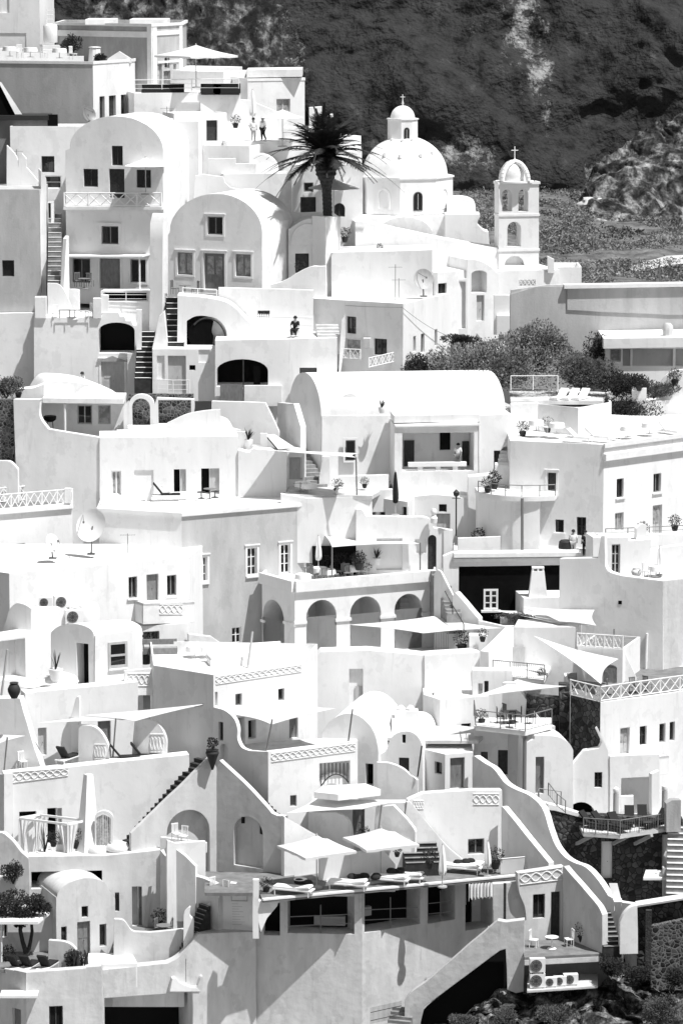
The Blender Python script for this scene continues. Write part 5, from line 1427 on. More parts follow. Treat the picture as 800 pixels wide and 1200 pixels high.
fc = bpy.data.curves.new('lettering', 'FONT'); fc.body = 'alberta'; fc.size = .3; fc.align_x = 'CENTER'; fc.extrude = .004; fo = bpy.data.objects.new('tmp', fc); COL.objects.link(fo)
tm = bpy.data.meshes.new_from_object(fo.evaluated_get(bpy.context.evaluated_depsgraph_get())); bpy.data.objects.remove(fo)
c = plS(280.5, 1049.5) + plS.n * .012; M = Matrix(((plS.t.x, 0, plS.n.x, c.x), (plS.t.y, 0, plS.n.y, c.y), (0, 1, 0, c.z), (0, 0, 0, 1))); tm.transform(M); tm.materials.clear(); tm.materials.append(STU)
lo_ = bpy.data.objects.new('lettering', tm); COL.objects.link(lo_); lo_.parent = T.e; T.objs.append(lo_)
mb = MB()
for k in range(9): pbox(mb, plS, plS.u(plS(272, 1060)), plS.u(plS(279 + (k * 5) % 9, 1060)), plS(280, 1059.6 + k * 3).z, plS(280, 1059 + k * 3).z, -.01, .006)
T.add('text_lines', mb, PLG)
garden('slim white gate post at the left end of the deck', Pl(300, 1060, 206.0, 0), rect(296, 1031, 303, 1100), .35)

# W2 wedge walls
T = Thing('house', 'white stair house with two arched niches meeting at a deep corner', 'house')
pL = Pl(254, 890, 214.0, 20)
face(T, pL, [(154, 1100), (154, 978), [(154, 977), (200, 933), (246, 888)], (248, 887), (254, 900), (254, 1100)], .4, [('n', 196, 949, 246, 1090, 'a', .55)], m=PLB)
pRt = Pl(254, 896, 214.0, -30)
face(T, pRt, [(254, 1100), (254, 900), (257, 891), [(258, 892), (285, 917), (310, 943), (318, 953)], (324, 956), (333, 957), (333, 1100)], .4, [('n', 274, 957, 308, 1016, 'a', .38)], name='side_wall', m=PLB)
face(T, Pl(333, 957, 210.8, 28), [(333, 1100), (333, 957), [(334, 957), (352, 968), (372, 979), (390, 990)], (390, 1100)], .4, name='front_wall')
garden('white boxed landing parapet before the arched niche', Pl(230, 990, 210.8, 16), [(196, 1120), (196, 985), (205, 988), (241, 986), (241, 1120)], .3)
garden('white sloping rail wall down from the landing', Pl(215, 1000, 210.2, -30), [(200, 1080), (200, 991), [(201, 991), (215, 1002), (229, 1015)], (229, 1080)], .25)
garden('long low white rim of the landing', Pl(210, 982, 212.0, -12), [(188, 1000), (188, 981), (242, 988), (242, 1000)], .25)
stairs('saw toothed dark stair climbing behind the white wedge wall', P(150, 990, 212.8), P(238, 889, 217.0), 1.0, 19, STEP)
stairs('dark stair descending behind the right slope of the wedge wall', P(322, 957, 212.4), P(262, 897, 216.4), .8, 15, STEP)
mb = MB(); q = [P(240, 1040, 207), P(345, 1040, 207), P(345, 1024, 211.4), P(240, 1020, 212)]; z = q[2].z; mb.prism([Vector((p.x, p.y, z)) for p in q], Vector((0, 0, -.2)))
solo('path', 'grey path along the arched niches', None, mb, FLG, kind='structure')

# B3 house with garland terrace
T = Thing('house', 'white house with a garland parapet terrace under a big sail shade', 'house')
p3l = Pl(314, 881, 213.6, -42)
face(T, p3l, [(250, 1010), (250, 829), [(251, 829), (264, 833), (274, 842), (278, 854), (278, 866), (283, 876), (292, 880)], (314, 881), (314, 1010)], .3, [('w', 256, 846, 261.5, 868, 'g'), ('n', 258, 872, 267, 897, 'a', .3)], name='side_wall')
p3 = Pl(314, 881, 213.6, 23)
face(T, p3, [(314.2, 1010), (314.2, 881), (419, 868), (419, 1010)], .35, [('n', 374, 893, 410, 926, '', .9), ('w', 340, 932, 347.5, 945, 'g')])
relief(T, p3, 318, 883, 416, 893, y0b=871, y1b=880)
pq = Pl.__new__(Pl).set(p3.o - p3.n * .5, R(23))
mb = MB(); lp = [pq(x, y) for x, y in outline([(374, 929), (374, 922), ('arc', 373, 922, 412, 922, 17, 12), (412, 929)])]; mb.prism(lp, pq.n * -.3); T.add('lunette', mb, PL)
mb = MB()
for i in range(9):
    x = 374 + i * 4.4; t = (i - 4) / 4.0; mb.bar(pq(x, 893) + pq.n * .3, pq(x, 906 + 14 * t * t) + pq.n * .3, .03)
for k in range(10):
    pass
mb.tube([pq(x, 906 + 14 * ((x - 391.5) / 17.5) ** 2) + pq.n * .3 for x in range(374, 411, 4)], [.04] * 10)
T.add('grille', mb, WDK)
mb = MB(); q = [p3(x, y) for x, y in ((314, 893), (419, 880))]; bk = Vector((0, 7, 0)); mb.prism([q[0] - p3.n * .3, q[1] - p3.n * .3, q[1] + Vector((0, 4.5, 0)), q[0] + Vector((-1.6, 5, 0))], Vector((0, 0, -.2))); T.add('terrace', mb, FLR)
T = Thing('roof_slab', 'white flat porch roof beneath the fan grille', 'roof')
mb = MB(); z = P(396, 931, 212.6).z; q = [PZ(368, 928, z), PZ(396, 931, z), PZ(446, 925, z), PZ(428, 918, z), PZ(380, 921, z)]; mb.prism([Vector((p.x, p.y, z)) for p in q], Vector((0, 0, -.4))); T.add('slab', mb, PL)

# vault row
T = Thing('vaulted_house', 'white half round vault house behind the garland terrace', 'house')
face(T, Pl(443, 882, 219, -14), [(372, 960), (372, 882), ('arc', 373, 882, 443, 882, 46, 18), (443, 960)], 7.0, [('o', 428, 895, 437, 921, '', .7), ])
T = Thing('vaulted_house', 'smaller white vault house with a tiny attic window', 'house')
face(T, Pl(474, 880, 219.4, -10), [(444, 960), (444, 884), (453, 880), ('arc', 453, 880, 494, 876, 21, 16), (496, 960)], 6.0, [('w', 471, 861, 475, 871, 'k'), ('w', 467, 888, 479, 904, 'k')])
garden('white curving yard wall before the small vault', Pl(465, 905, 217.4, -12), [(441, 960), (441, 893), [(442, 893), (455, 894), (470, 900), (481, 909), (489, 914)], (489, 960)], .3)
T = Thing('house', 'low flat roofed white hut with a grey plank door', 'house')
block(T, [(494, 882, 220.6), (521, 884, 219), (554, 884, 219.6)], 219, 960, anchor=1, par=0, dep=4, ops={0: [('w', 509, 893, 517.5, 907, 'k')], 1: [('d', 527, 888, 544, 924, 'gx')]})
T = Thing('chimney', 'two tiered white block chimney with a rounded cowl', 'chimney')
c = P(473, 858, 223.2); mb = MB(); mb.box(c + Vector((0, 0, .45)), (1.6, 1.2, 1.1)); mb.box(c + Vector((.15, 0, 1.15)), (1.5, 1.0, .6)); T.add('shaft', mb, PL)
mb = MB()
for dx in (-.28, .32): mb.lathe(c + Vector((.1 + dx, 0, 1.4)), [(.3, 0), (.3, .15), (.12, .35)], 10)
T.add('cowl', mb, PL)
# W6 great wall
T = Thing('house', 'great plain white wall house beneath the arcade terrace', 'house')
face(T, Pl(430, 762, 228.4, 3), [(345, 900), (352, 786), (357, 784), (376, 764), (430, 762), (497, 768), (497, 900)], 1.5, [('n', 409, 784, 425, 836, '', .3)])
face(T, Pl(497, 768, 228.45, 10), [(497, 900), (497, 768), (562, 764), (562, 900)], 1.5, name='side_wall')
pl = Pl(430, 762, 228.65, 3)
slab_on(T, 'shutter', pl, 416, 804, 424, 822, WLG)
T = Thing('house', 'white lower block with a black shuttered window left of the railed terraces', 'house')
block(T, [(496, 817, 226.4), (515, 820, 224.8), (572, 817, 226)], 224.8, 930, anchor=1, par=0, dep=3, ops={1: [('w', 540, 848, 551, 873, 'k1#')]})
solo('stone_bench', 'small white cube bench on the lower block', 'bench', MB().box(P(516, 814, 226.5), (.9, .9, .6)), PL)
mb = MB(); q = [P(405, 850, 222.5), P(500, 868, 220.5), P(560, 876, 220.5), P(575, 860, 224), P(500, 850, 226), P(410, 835, 228)]; z = P(470, 858, 223).z; mb.prism([Vector((p.x, p.y, z)) for p in q], Vector((0, 0, -.2)))
solo('terrace_floor', 'pale roof paving behind the vaults', None, mb, FLR, kind='structure')
ZARC = P(430, 766, 237).z
mb = MB(); q = [P(345, 782, 229), P(500, 775, 229.5), P(575, 770, 231), P(575, 755, 240), P(300, 760, 240)]; z = ZARC; mb.prism([Vector((p.x, p.y, z)) for p in q], Vector((0, 0, -.2)))
solo('terrace_floor', 'paving in front of the arcade', None, mb, FLR, kind='structure')

# ================================================================== right of centre
stairs('dark stair with a pipe rail going down beside the cafe terrace', P(532, 722, 234), P(512, 668, 239.5), 1.0, 12, STEPG)
garden('white stair flank wall left of the black wall', Pl(540, 700, 235, -35), [(508, 770), (508, 672), (512, 668), (516, 670), [(517, 672), (540, 716), (550, 730)], (550, 770)], .2)
garden('thick round topped white ramp wall before the black wall', Pl(545, 710, 234.4, -25), [(530, 760), (530, 700), [(531, 697), (534, 695), (545, 708), (560, 725)], (561, 760)], .7)
T = Thing('house', 'white house corner with a railed balcony below the tapered chimney', 'house')
face(T, Pl(602, 735, 231.2, -8), [(602, 900), (602, 735), (677, 735), (677, 900)], 3.0)
face(T, Pl(602, 735, 231.1, 58), [(572, 900), (572, 764), (578, 759), (602, 735), (602, 900)], .6, name='side_wall')
mb = MB(); q = [P(577, 792, 228.2), P(637, 797, 226.6), P(645, 797, 231), P(577, 790, 231)]; z = q[1].z; mb.prism([Vector((p.x, p.y, z)) for p in q], Vector((0, 0, -.22))); T.add('balcony_slab', mb, PLM)
BAL2 = [Vector((p.x, p.y, z)) for p in q[:2]]
T.add('door', MB().obox(P(597, 793, 231.0), Vector((.95, 0, 0)), Vector((0, -.06, 0)), Vector((0, 0, 2.0))), WLG)
garden('white roof parapet with a zigzag rim behind the balcony house', Pl(600, 725, 233.4, -6), [(560, 760), (560, 727), (590, 734), (602, 734), (602, 760)], .3)
garden('white plant box wall beside the balcony', Pl(560, 750, 230.6, 0), rect(549, 745, 571, 790), 1.0)
garden('grey planted roof ledge behind the balcony house', Pl(620, 728, 234.6, 0), rect(586, 724, 668, 740), .6, m=STM)
T = Thing('house', 'white stair house with small doors under the left balcony', 'house')
face(T, Pl(570, 800, 226.2, 0), [(553, 900), (553, 786), (600, 786), (600, 900)], 1.2, [('d', 560, 801, 565, 815, 'lx'), ('d', 567, 798, 572, 815, 'k')])
garden('white ramp wall under the small white sail', Pl(610, 830, 224.5, -20), [(588, 900), (588, 800), (604, 800), [(606, 806), (620, 825), (634, 845)], (634, 900)], .4)
T = Thing('house', 'white house with an open railed dining terrace on a steel column', 'house')
face(T, Pl(560, 860, 221.8, -4), [(555, 960), (555, 852), (595, 853), (595, 960)], 1.0, [('w', 563, 881, 571, 897, 'k'), ('d', 583, 879, 595 - .6, 908, 'k')])
face(T, Pl(595, 853, 221.9, 20), [(595, 960), (595, 853), (650, 851), (650, 960)], 1.0, name='side_wall')
mb = MB(); q = [P(557, 851, 219.6), P(615, 857, 218.0), P(646, 852, 220), P(646, 845, 222), P(557, 843, 222)]; z = q[1].z; mb.prism([Vector((p.x, p.y, z)) for p in q], Vector((0, 0, -.3))); T.add('terrace', mb, PLM)
DIN = [Vector((p.x, p.y, z)) for p in q]
mb = MB(); c = P(614.5, 858, 218.4); mb.bar(Vector((c.x, c.y, z - .3)), Vector((c.x, c.y, z - 3.9)), .13, 10); T.add('column', mb, MTL)
T = Thing('house', 'small white hut with a rounded roof and a grey door beside the terrace steps', 'house')
face(T, Pl(645, 880, 218.6, 8), [(612, 960), (616, 870), (626, 866), [(626, 862), (640, 862), (655, 864), (666, 871), (671, 879)], (671, 960)], 2.5, [('d', 627, 887, 637, 930, 'gx')])
T = Thing('rubble_wall', 'black rubble stone wall with a steel door below the lattice terrace', 'wall')
face(T, Pl(690, 850, 224.2, 0), [(612, 920), (617, 815), (655, 818), (655, 802), (672, 802), (672, 820), (722, 822), (722, 920)], .8, [('d', 674, 838, 684, 882, 'gx')], m=RUB)
mb = MB(); mb.box(P(663, 850, 223.9), (.9, .5, 4.3)); T.add('pier', mb, RUB)

T = Thing('house', 'little white loggia house crowned by a fretwork parapet', 'house')
R6, rg6, z6_ = block(T, [(676, 764, 227.6), (729, 761, 226.6)], 226.6, 830, anchor=1, par=0, dep=4.5, ops={0: [('n', 685, 786, 699, 830, '', .8), ('n', 706, 779, 722, 830, 'b', .8)]})
T = Thing('balustrade', 'white fretwork parapet on the little loggia house', 'railing')
xrail(T, rg6[0] + Vector((0, .1, 0)), rg6[1] + Vector((0, .1, 0)), .85, 10, WWH, .035)
garden('grey sloping wall right of the little loggia house', Pl(738, 780, 227.2, 0), [(729, 830), (729, 764), (731, 764), (746, 796), (746, 830)], 2.0)
T = Thing('house', 'white seaside house with deep windows and a fretwork roof terrace at the right', 'house')
R7, rg7, z7 = block(T, m=[PL, RUB], fm=[1, 0, 0], roof=[(668, 820, 223), (703, 823, 220.8), (768, 814, 223), (830, 806, 225.5)], Y=220.8, bot=1010, anchor=1, par=0, dep=7, ops={1: [
    ('d', 726, 853, 737, 884, 'lv'), ('w', 749, 851, 757, 873, 'k1=')], 2: [('w', 772, 848, 779, 870, 'g'), ('w', 784, 846, 790, 868, 'g')]})
pl = R7[1]
mb = MB(); a = pl(722, 886); b = pl(768, 880.5)
mb.obox(a, b - a, pl.n * 1.4, Vector((0, 0, -.15))); T.add('balcony_slab', mb, PLM)
mb = MB(); f0 = a + pl.n * 1.4; d_ = (b - a).normalized(); up = Vector((0, 0, 1.0))
mb.obox(f0, b - a, pl.n * -.14, up * -1.1); mb.obox(a + d_ * .0, d_ * .14, pl.n * 1.26, up * -1.1); mb.obox(b, d_ * -.14, pl.n * 1.26, up * -1.1); mb.obox(a - up * 1.1, b - a, pl.n * 1.4, Vector((0, 0, -.1)))
T.add('balcony', mb, PL)
for nm, a, b, lb in (('balustrade', rg7[0], rg7[1], 'white fretwork balustrade on the short side of the right terrace'), ('balustrade', rg7[1], rg7[3], 'long white fretwork balustrade along the right terrace')):
    T = Thing(nm, lb, 'railing'); L_ = (b - a).length; xrail(T, a + Vector((0, .12, .02)), b + Vector((0, .12, .02)), .95, max(4, int(L_ / .75)), WWH, .035)
T = Thing('balustrade', 'white fretwork balustrade at the back of the right terrace', 'railing')
xrail(T, P(743, 812, 228.5), P(783, 814, 228.5), 1.0, 6, WWH, .035)

T = Thing('house', 'white gabled house with one small window and a dark arched cellar', 'house')
pl = Pl(690, 900, 219.2, 4)
face(T, pl, [(650, 1010), (650, 918), (660, 909), (684, 880), (702, 877), (705, 870), (698, 855), (700, 853), (712, 879), (714, 890), (714, 1010)], .6, [('w', 696, 905, 705, 923, 'k1='), ('o', 663, 940, 697, 990, 'a', 1.5)])
face(T, Pl(714, 890, 219.2, 12), [(714, 1010), (714, 886), (772, 884), (772, 1010)], .5, [('n', 727, 911, 769, 960, '', 1.1)], name='front_wall')
face(T, Pl(764, 930, 218.8, 20), [(763, 1010), (763, 907), (772, 903), (772, 1010)], .4, name='side_wall')
garden('low white box wall in the shaded recess behind the sun terrace', Pl(735, 935, 219.6, 0), rect(727, 933, 742, 965), .4)

# R9 terrace and rubble basement
T = Thing('sun_terrace', 'railed sun terrace on brackets above the dark rubble wall', 'terrace')
q = [P(683, 976, 214.2), P(726, 979, 213.6), P(792, 969, 215.8), P(792, 955, 219.5), P(672, 957, 219)]; ZR9 = q[1].z; R9 = [Vector((p.x, p.y, ZR9)) for p in q]
mb = MB(); mb.prism(R9, Vector((0, 0, -.22))); T.add('slab', mb, FLR)
for x in (694, 737, 763):
    p = P(x, 981, 214.6); mb = MB(); mb.bar(Vector((p.x, p.y, ZR9 - .25)), Vector((p.x - .9, p.y + 1.6, ZR9 - 1.2)), .13, 4); T.add('bracket', mb, STU)
T = Thing('rubble_wall', 'tall black rubble basement with two pale doors under the sun terrace', 'wall')
face(T, Pl(700, 1000, 216.2, 3), [(630, 1120), (630, 945), (650, 948), (684, 955), (800, 960), (800, 1120)], .8, [('d', 704, 986, 717, 1030, 'w'), ('d', 775, 978, 786, 1018, 'w')], m=RUB)
garden('white parapet edge on top of the curved rubble wall', Pl(660, 950, 216.0, 3), [(632, 948), (632, 940), (650, 944), (684, 955), (684, 959), (650, 950)], .6)
garden('stone pier with a white slab top at the end of the sun terrace', Pl(787, 950, 214.8, 8), [(780, 975), (780, 942), (786, 938), (797, 938), (797, 975)], .6, m=STU)
stairs('broad pale stone stair at the right edge', P(795, 1052, 210), P(797, 968, 216), 1.6, 12, STEPG, nose=PLM)
garden('low white wall at the foot of the pale stair', Pl(788, 1020, 212.6, 0), rect(776, 1017, 830, 1058), .5, m=STM)
T = Thing('stone_table', 'white slab shelf in front of the black rubble wall', 'shelf')
mb = MB(); q = [P(753, 1029, 212.4), P(786, 1031, 212.4), P(786, 1026, 214.4), P(756, 1025, 214.4)]; z = q[0].z; mb.prism([Vector((p.x, p.y, z)) for p in q], Vector((0, 0, -.14))); T.add('slab', mb, PLM)
mb = MB(); c = P(775, 1024, 213.4); mb.lathe(Vector((c.x, c.y, z)), [(.45, 0), (.4, .12), (.15, .2)], 12); T.add('cushion', mb, FAB)

# S curve wall
S1p = P(556, 886, 218.6); S2p = P(746, 1060, 206.4)
plC = plane_from(Vector((S1p.x, S1p.y, 0)), Vector((S2p.x, S2p.y, 0))); plC.o = S1p.copy()
garden('long white S curved stair wall sweeping down to the right', plC, [(553, 1010), (553, 886), [(556, 886), (566, 893), (577, 900), (585, 910), (592, 918), (604, 925), (620, 932), (632, 943), (638, 955), (643, 972), (650, 990), (660, 1003), (672, 1011), (683, 1015), (691, 1021), (700, 1031), (709, 1045), (716, 1054), (730, 1058), (746, 1060)], (747, 1150), (640, 1110)], .45)
S1p = P(587, 945, 214.6); S2p = P(642, 1012, 210.4)
plD = plane_from(Vector((S1p.x, S1p.y, 0)), Vector((S2p.x, S2p.y, 0))); plD.o = S1p.copy()
garden('white straight sloping parapet inside the S curved wall', plD, [(587, 1060), (587, 945), (589, 946), (642, 1011), (643, 1060)], .4)
T = Thing('house', 'white terrace house with a garland panel beside the dark stairs', 'house')
pl0 = Pl(496, 930, 214.2, 12)
face(T, pl0, [(478, 1080), (478, 938), (482, 936), (496, 930), (556, 926), (588, 926), (588, 1080)], .6, [('w', 548, 983, 567, 1001, 'g1')])
relief(T, pl0, 554, 930, 584, 943); relief(T, pl0, 484, 938, 496, 948)
garden('white stair parapet sloping down from the terrace house', Pl(510, 975, 213.7, 8), [(475, 1060), (475, 942), (480, 939), [(481, 940), (505, 970), (522, 990), (545, 1010)], (546, 1060)], .35)
stairs('dark stair rising between white walls at the sun deck', P(496, 1014, 211.2), P(480, 948, 217.5), 2.2, 12, STEP, nose=STEPG)
T = Thing('house', 'white rooms with two dark doorways behind the square parasols', 'house')
face(T, Pl(400, 960, 215.2, 6), [(334, 1060), (334, 945), (486, 940), (486, 1060)], .6, [('o', 338, 953, 347, 975, '', .6), ('o', 357, 951, 361, 985, '', .6), ('d', 413, 945, 427, 985, 'g')])
garden('curved white fin wall between the dark doorways', Pl(395, 970, 213.4, -18), [(361, 1040), (361, 952), (394, 952), [(395, 953), (404, 957), (411, 967), (413, 978)], (414, 1040)], .3)
garden('white fin wall left of the dark deck stair', Pl(465, 965, 212.8, -22), [(434, 1040), (440, 946), (460, 944), [(461, 944), (474, 958), (485, 972), (486, 978)], (486, 1040)], .3)
garden('low white wall along the sun deck under the parasols', Pl(400, 1005, 210.4, 10), [(374, 1045), (374, 1003), (432, 998), (446, 994), [(447, 995), (456, 1004), (463, 1013)], (463, 1045)], .35)
garden('white bench block at the foot of the dark deck stair', Pl(472, 1000, 212.4, 0), rect(455, 985, 481, 1030), .8)

# the sun deck and the rooms below it
DK = Pl(308, 1054, 205.8, 20)
ZD = DK.o.z
Tk = Thing('sun_deck', 'long slatted sun deck carried on square piers', 'deck')
q = [DK(308, 1054), DK(606, 1024), PZ(606, 1000, ZD), PZ(300, 1026, ZD)]
q = [Vector((p.x, p.y, ZD)) for p in q]; q[2] = q[1] + Vector((-1, 6, 0)); q[3] = q[0] + Vector((-1, 6, 0))
mb = MB(); mb.prism(q, Vector((0, 0, -.22))); Tk.add('slab', mb, FLG)
mb = MB(); mb.obox(q[0] + DK.n * .03 + Vector((0, 0, .03)), q[1] - q[0], DK.n * -.25, Vector((0, 0, -.12))); Tk.add('edge_board', mb, PLM)
def off(x, d):
    p = DK(x, 1090); return p - DK.n * d
kA, kB, kC = off(290, 4.1), off(424, .8), off(620, 3.0)
T = Thing('house', 'dark open rooms between square piers in the great wall under the sun deck', 'house')
WA, WB = plane_from(kA, kB), plane_from(kB, kC)
WB.o = kB.copy()
face(T, WA, [(284, 1330), (284, 1093), (306, 1092), (306, 1046), (424, 1034), (424, 1330)], 3.0, [('o', 309, 1058, 328, 1096, '', 1.0), ('o', 337, 1050, 415, 1094, '', 1.6)], m=PL2, amp=.004)
face(T, WB, [(424, 1330), (424, 1034), (612, 1018), (612, 1330)], 3.0, [('o', 427, 1041, 492, 1088, '', 1.6), ('o', 501, 1034, 533, 1080, '', 1.6), ('o', 545, 1030, 577, 1088, '', 1.6)], m=PL2, amp=.004)
for pl, x0, x1, yt, yb in ((WA, 339, 412, 1063, 1093), (WB, 427, 490, 1054, 1087), (WB, 503, 531, 1046, 1080)):
    for f in (.36, .72):
        ya = yt + (yb - yt) * f; mb = MB(); mb.bar(pl(x0, ya + 1) - pl.n * .1, pl(x1, ya - 2) - pl.n * .1, .03); T.add('rail', mb, MTL)
    xm = (x0 + x1) / 2; mb = MB(); mb.bar(pl(xm, yt - 2) - pl.n * .12, pl(xm, yb + 1) - pl.n * .12, .035); T.add('rail_post', mb, MTL)
for pl, x0, x1, ya, yb in ((WA, 366, 408, 1076, 1090), (WB, 430, 452, 1066, 1080)):
    mb = MB(); p = pl(x0, yb) - pl.n * 1.1; mb.obox(p, pl.t * ((x1 - x0) * .045), pl.n * -.3, Vector((0, 0, .55))); T.add('sofa', mb, FBG)
garden('white soffit bracket at the left end of the sun deck', Pl.__new__(Pl).set(DK.o - DK.n * .3, R(20)), [(303, 1080), (303, 1056), (327, 1054), (325, 1062), (313, 1076), (306, 1092)], .5)
# right end of the deck: stair wall and a black sheet for the void's shade
garden('grey wall end below the sun deck next to the patio house', Pl(600, 1060, 207.6, 0), [(577, 1100), (577, 1036), (607, 1034), [(608, 1040), (612, 1056), (616, 1078)], (616, 1100)], .5, m=PL2)
solo('post', 'dark square post under the right end of the sun deck', 'post', MB().box(P(591, 1060, 207.0), (.16, .16, 2.6)), WDK)
garden('rough sloping stair wall descending to the left at the bottom', Pl(540, 1130, 204.4, -6), [(472, 1290), (474, 1172), [(474, 1172), (483, 1162), (500, 1150)], (583, 1079), (593, 1081), (614, 1078), (613, 1162), (604, 1164), (594, 1160), (592, 1112), (585, 1114), (497, 1180), (492, 1200), (490, 1290)], .6, m=PL2)
T = Thing('house', 'black sheet for the shade of the cellar void behind the sloping stair wall', 'house')
face(T, Pl(550, 1130, 205.6, -4), [(489, 1290), (490, 1192), (500, 1180), (584, 1112), (596, 1110), (612, 1108), (612, 1290)], .3, [], m=DRK)  # flat near-black sheet carries the shade of the void

# P1 patio house and its deck
T = Thing('house', 'white patio house with a garland panel and a tall dark door at the lower right', 'house')
p1 = Pl(606, 1023, 207.2, 14)
face(T, p1, [(606, 1140), (606, 1090), [(616, 1078), (614, 1062), (608, 1046), (606, 1030)], (606, 1023), (660, 1015), (660, 1140)], .5, [('w', 624, 1048, 638, 1076, 'k1'), ('d', 645, 1045, 656, 1098, 'k')], m=PLB)
relief(T, p1, 609, 1023, 658, 1037, y0b=1016, y1b=1031)
S1p = P(659, 1016, 207.6); S2p = P(705, 1072, 203.9)
plE = plane_from(Vector((S1p.x, S1p.y, 0)), Vector((S2p.x, S2p.y, 0))); plE.o = S1p.copy()
face(T, plE, [(659, 1130), (659, 1016), [(660, 1015), (680, 1038), (699, 1060), (705, 1072)], (705, 1125)], .4, name='side_wall', m=PLB)
stairs('short dark stair down to the patio deck', P(717, 1112, 203.6), P(704, 1068, 207.4), 1.1, 8, STEP, nose=STEPG)
garden('white curled wall end right of the patio stair', Pl(736, 1080, 203.4, 5), [(726, 1118), (726, 1082), [(726, 1081), (731, 1071), (739, 1063), (746, 1061)], (747, 1118)], .5)
T = Thing('patio_deck', 'weathered timber patio deck above the air conditioners', 'deck')
q = [P(614, 1122, 203.0), P(728, 1107, 204.0), P(728, 1100, 206.5), P(610, 1100, 206.8)]; ZP = q[0].z
q = [Vector((p.x, p.y, ZP)) for p in q]; mb = MB(); mb.prism(q, Vector((0, 0, -.15))); T.add('boards', mb, FLG)
mb = MB(); mb.obox(q[0] + Vector((0, -.03, -.16)), q[1] - q[0], Vector((0, .2, 0)), Vector((0, 0, -.32))); T.add('beam', mb, PL2)
T = Thing('ledge', 'white concrete ledge carrying the air conditioners', 'ledge')
q = [P(617, 1161, 201.9), P(700, 1150, 202.9), P(700, 1143, 205.4), P(618, 1150, 205.2)]; ZA = q[0].z; AQ = [Vector((p.x, p.y, ZA)) for p in q]; mb = MB(); mb.prism(AQ, Vector((0, 0, -.14))); T.add('slab', mb, PL2)
garden('dark rendered wall behind the air conditioners', Pl(660, 1140, 205.3, 6), rect(612, 1116, 730, 1220), .5, m=STD)

# bottom right rubble
T = Thing('rubble_wall', 'stone retaining wall with a white lip at the lower right edge', 'wall')
face(T, Pl(770, 1080, 205.8, -12), [(745, 1150), (746, 1062), (830, 1050), (830, 1150)], .7, m=RUB)
mb = MB(); a = P(745, 1060.5, 205.9); b = P(830, 1047, 204.2); mb.obox(a + Vector((0, -.15, 0)), b - a, Vector((0, 1.0, 0)), Vector((0, 0, -.12))); T.add('coping', mb, PLM)
garden('paler stone terrace wall at the right edge above the rocks', Pl(785, 1110, 204.4, -8), [(762, 1160), (762, 1086), (800, 1078), (830, 1074), (830, 1160)], .5, m=RUBL, name='rubble_wall')
solo('post', 'weathered dark post before the stone retaining wall', 'post', MB().box(P(759, 1104, 203.6), (.34, .3, 3.9)), BARK)
rk_ = sheet('rock_slope', 'rough scrubby rocks at the bottom right', (470, 860), [(1300, 190), (1225, 199), (1180, 203.5), (1150, 206), (1110, 208)], 130, 60, ROCKN, 1.3, .35, 1.5, edge=lambda x: max(0, (600 - x) * .75), seed=8)
for p in rk_.data.polygons: p.use_smooth = False
# ================================================================== furniture, plants, people
def place(proto, x, y, Y, rz=0.0, label=None, scale=None, z=None):
    """first use moves the model itself, later uses copy it with its parts"""
    p = P(x, y, Y)
    if z is not None: p = Vector((p.x, p.y, z))
    if not proto.get('used'):
        proto['used'] = 1; o = proto
        o.location = p; o.rotation_euler = (0, 0, rz)
        if scale: o.scale = (scale,) * 3
    else:
        o = copy_tree(proto, p, rz, None, scale)
    if label: o['label'] = label
    return o
class Model:
    """a thing modelled round its own base point"""
    def __init__(s, name, cat, group=None):
        s.e = bpy.data.objects.new(name, None); s.e.empty_display_size = .3; COL.objects.link(s.e); props(s.e, None, cat, group)
    def add(s, name, mb, m, parent=None, smooth=40, weld=True):
        o = bpy.data.objects.new(name, mb.mesh(name, [m], smooth, weld)); COL.objects.link(o); o.parent = parent or s.e; return o

def chair(m, nm='chair', group=None):
    t = Model(nm, 'chair', group)
    t.add('seat', MB().box((0, 0, .45), (.46, .46, .05)), m)
    mb = MB()
    for i in range(4): mb.box((-.15 + i * .1, .25, .75), (.05, .03, .5))
    mb.box((0, .25, 1.0), (.46, .04, .08)); t.add('backrest', mb, m)
    for sx in (-.2, .2):
        for sy in (-.2, .22): t.add('leg', MB().bar((sx, sy, 0), (sx, sy, .45 if sy < 0 else 1.0), .022), m)
    return t.e
def table(m, r=.45, h=.74, cloth=None, group=None, square=False):
    t = Model('table', 'table', group); mb = MB()
    if square: mb.box((0, 0, h), (r * 2, r * 2, .05))
    else: mb.lathe((0, 0, 0), [(r, h - .03), (r, h)], 18)
    top = t.add('table_top', mb, cloth or m); t.add('stem', MB().bar((0, 0, .03), (0, 0, h - .03), .04), m); t.add('base', MB().lathe((0, 0, 0), [(.28, 0), (.25, .03), (.05, .05)], 14), m)
    if cloth:
        mb = MB(); n = 24; vs = []
        for k, z in ((0, h + .004), (1, h - .32)):
            for i in range(n):
                a = 2 * math.pi * i / n; rr = r * (1.03 if k == 0 else 1.12 + .08 * math.sin(a * 6)); vs.append((rr * math.cos(a), rr * math.sin(a), z))
        mb.add(vs, [(i, (i + 1) % n, n + (i + 1) % n, n + i) for i in range(n)]); t.add('tablecloth', mb, cloth, top, 80)
    return t.e
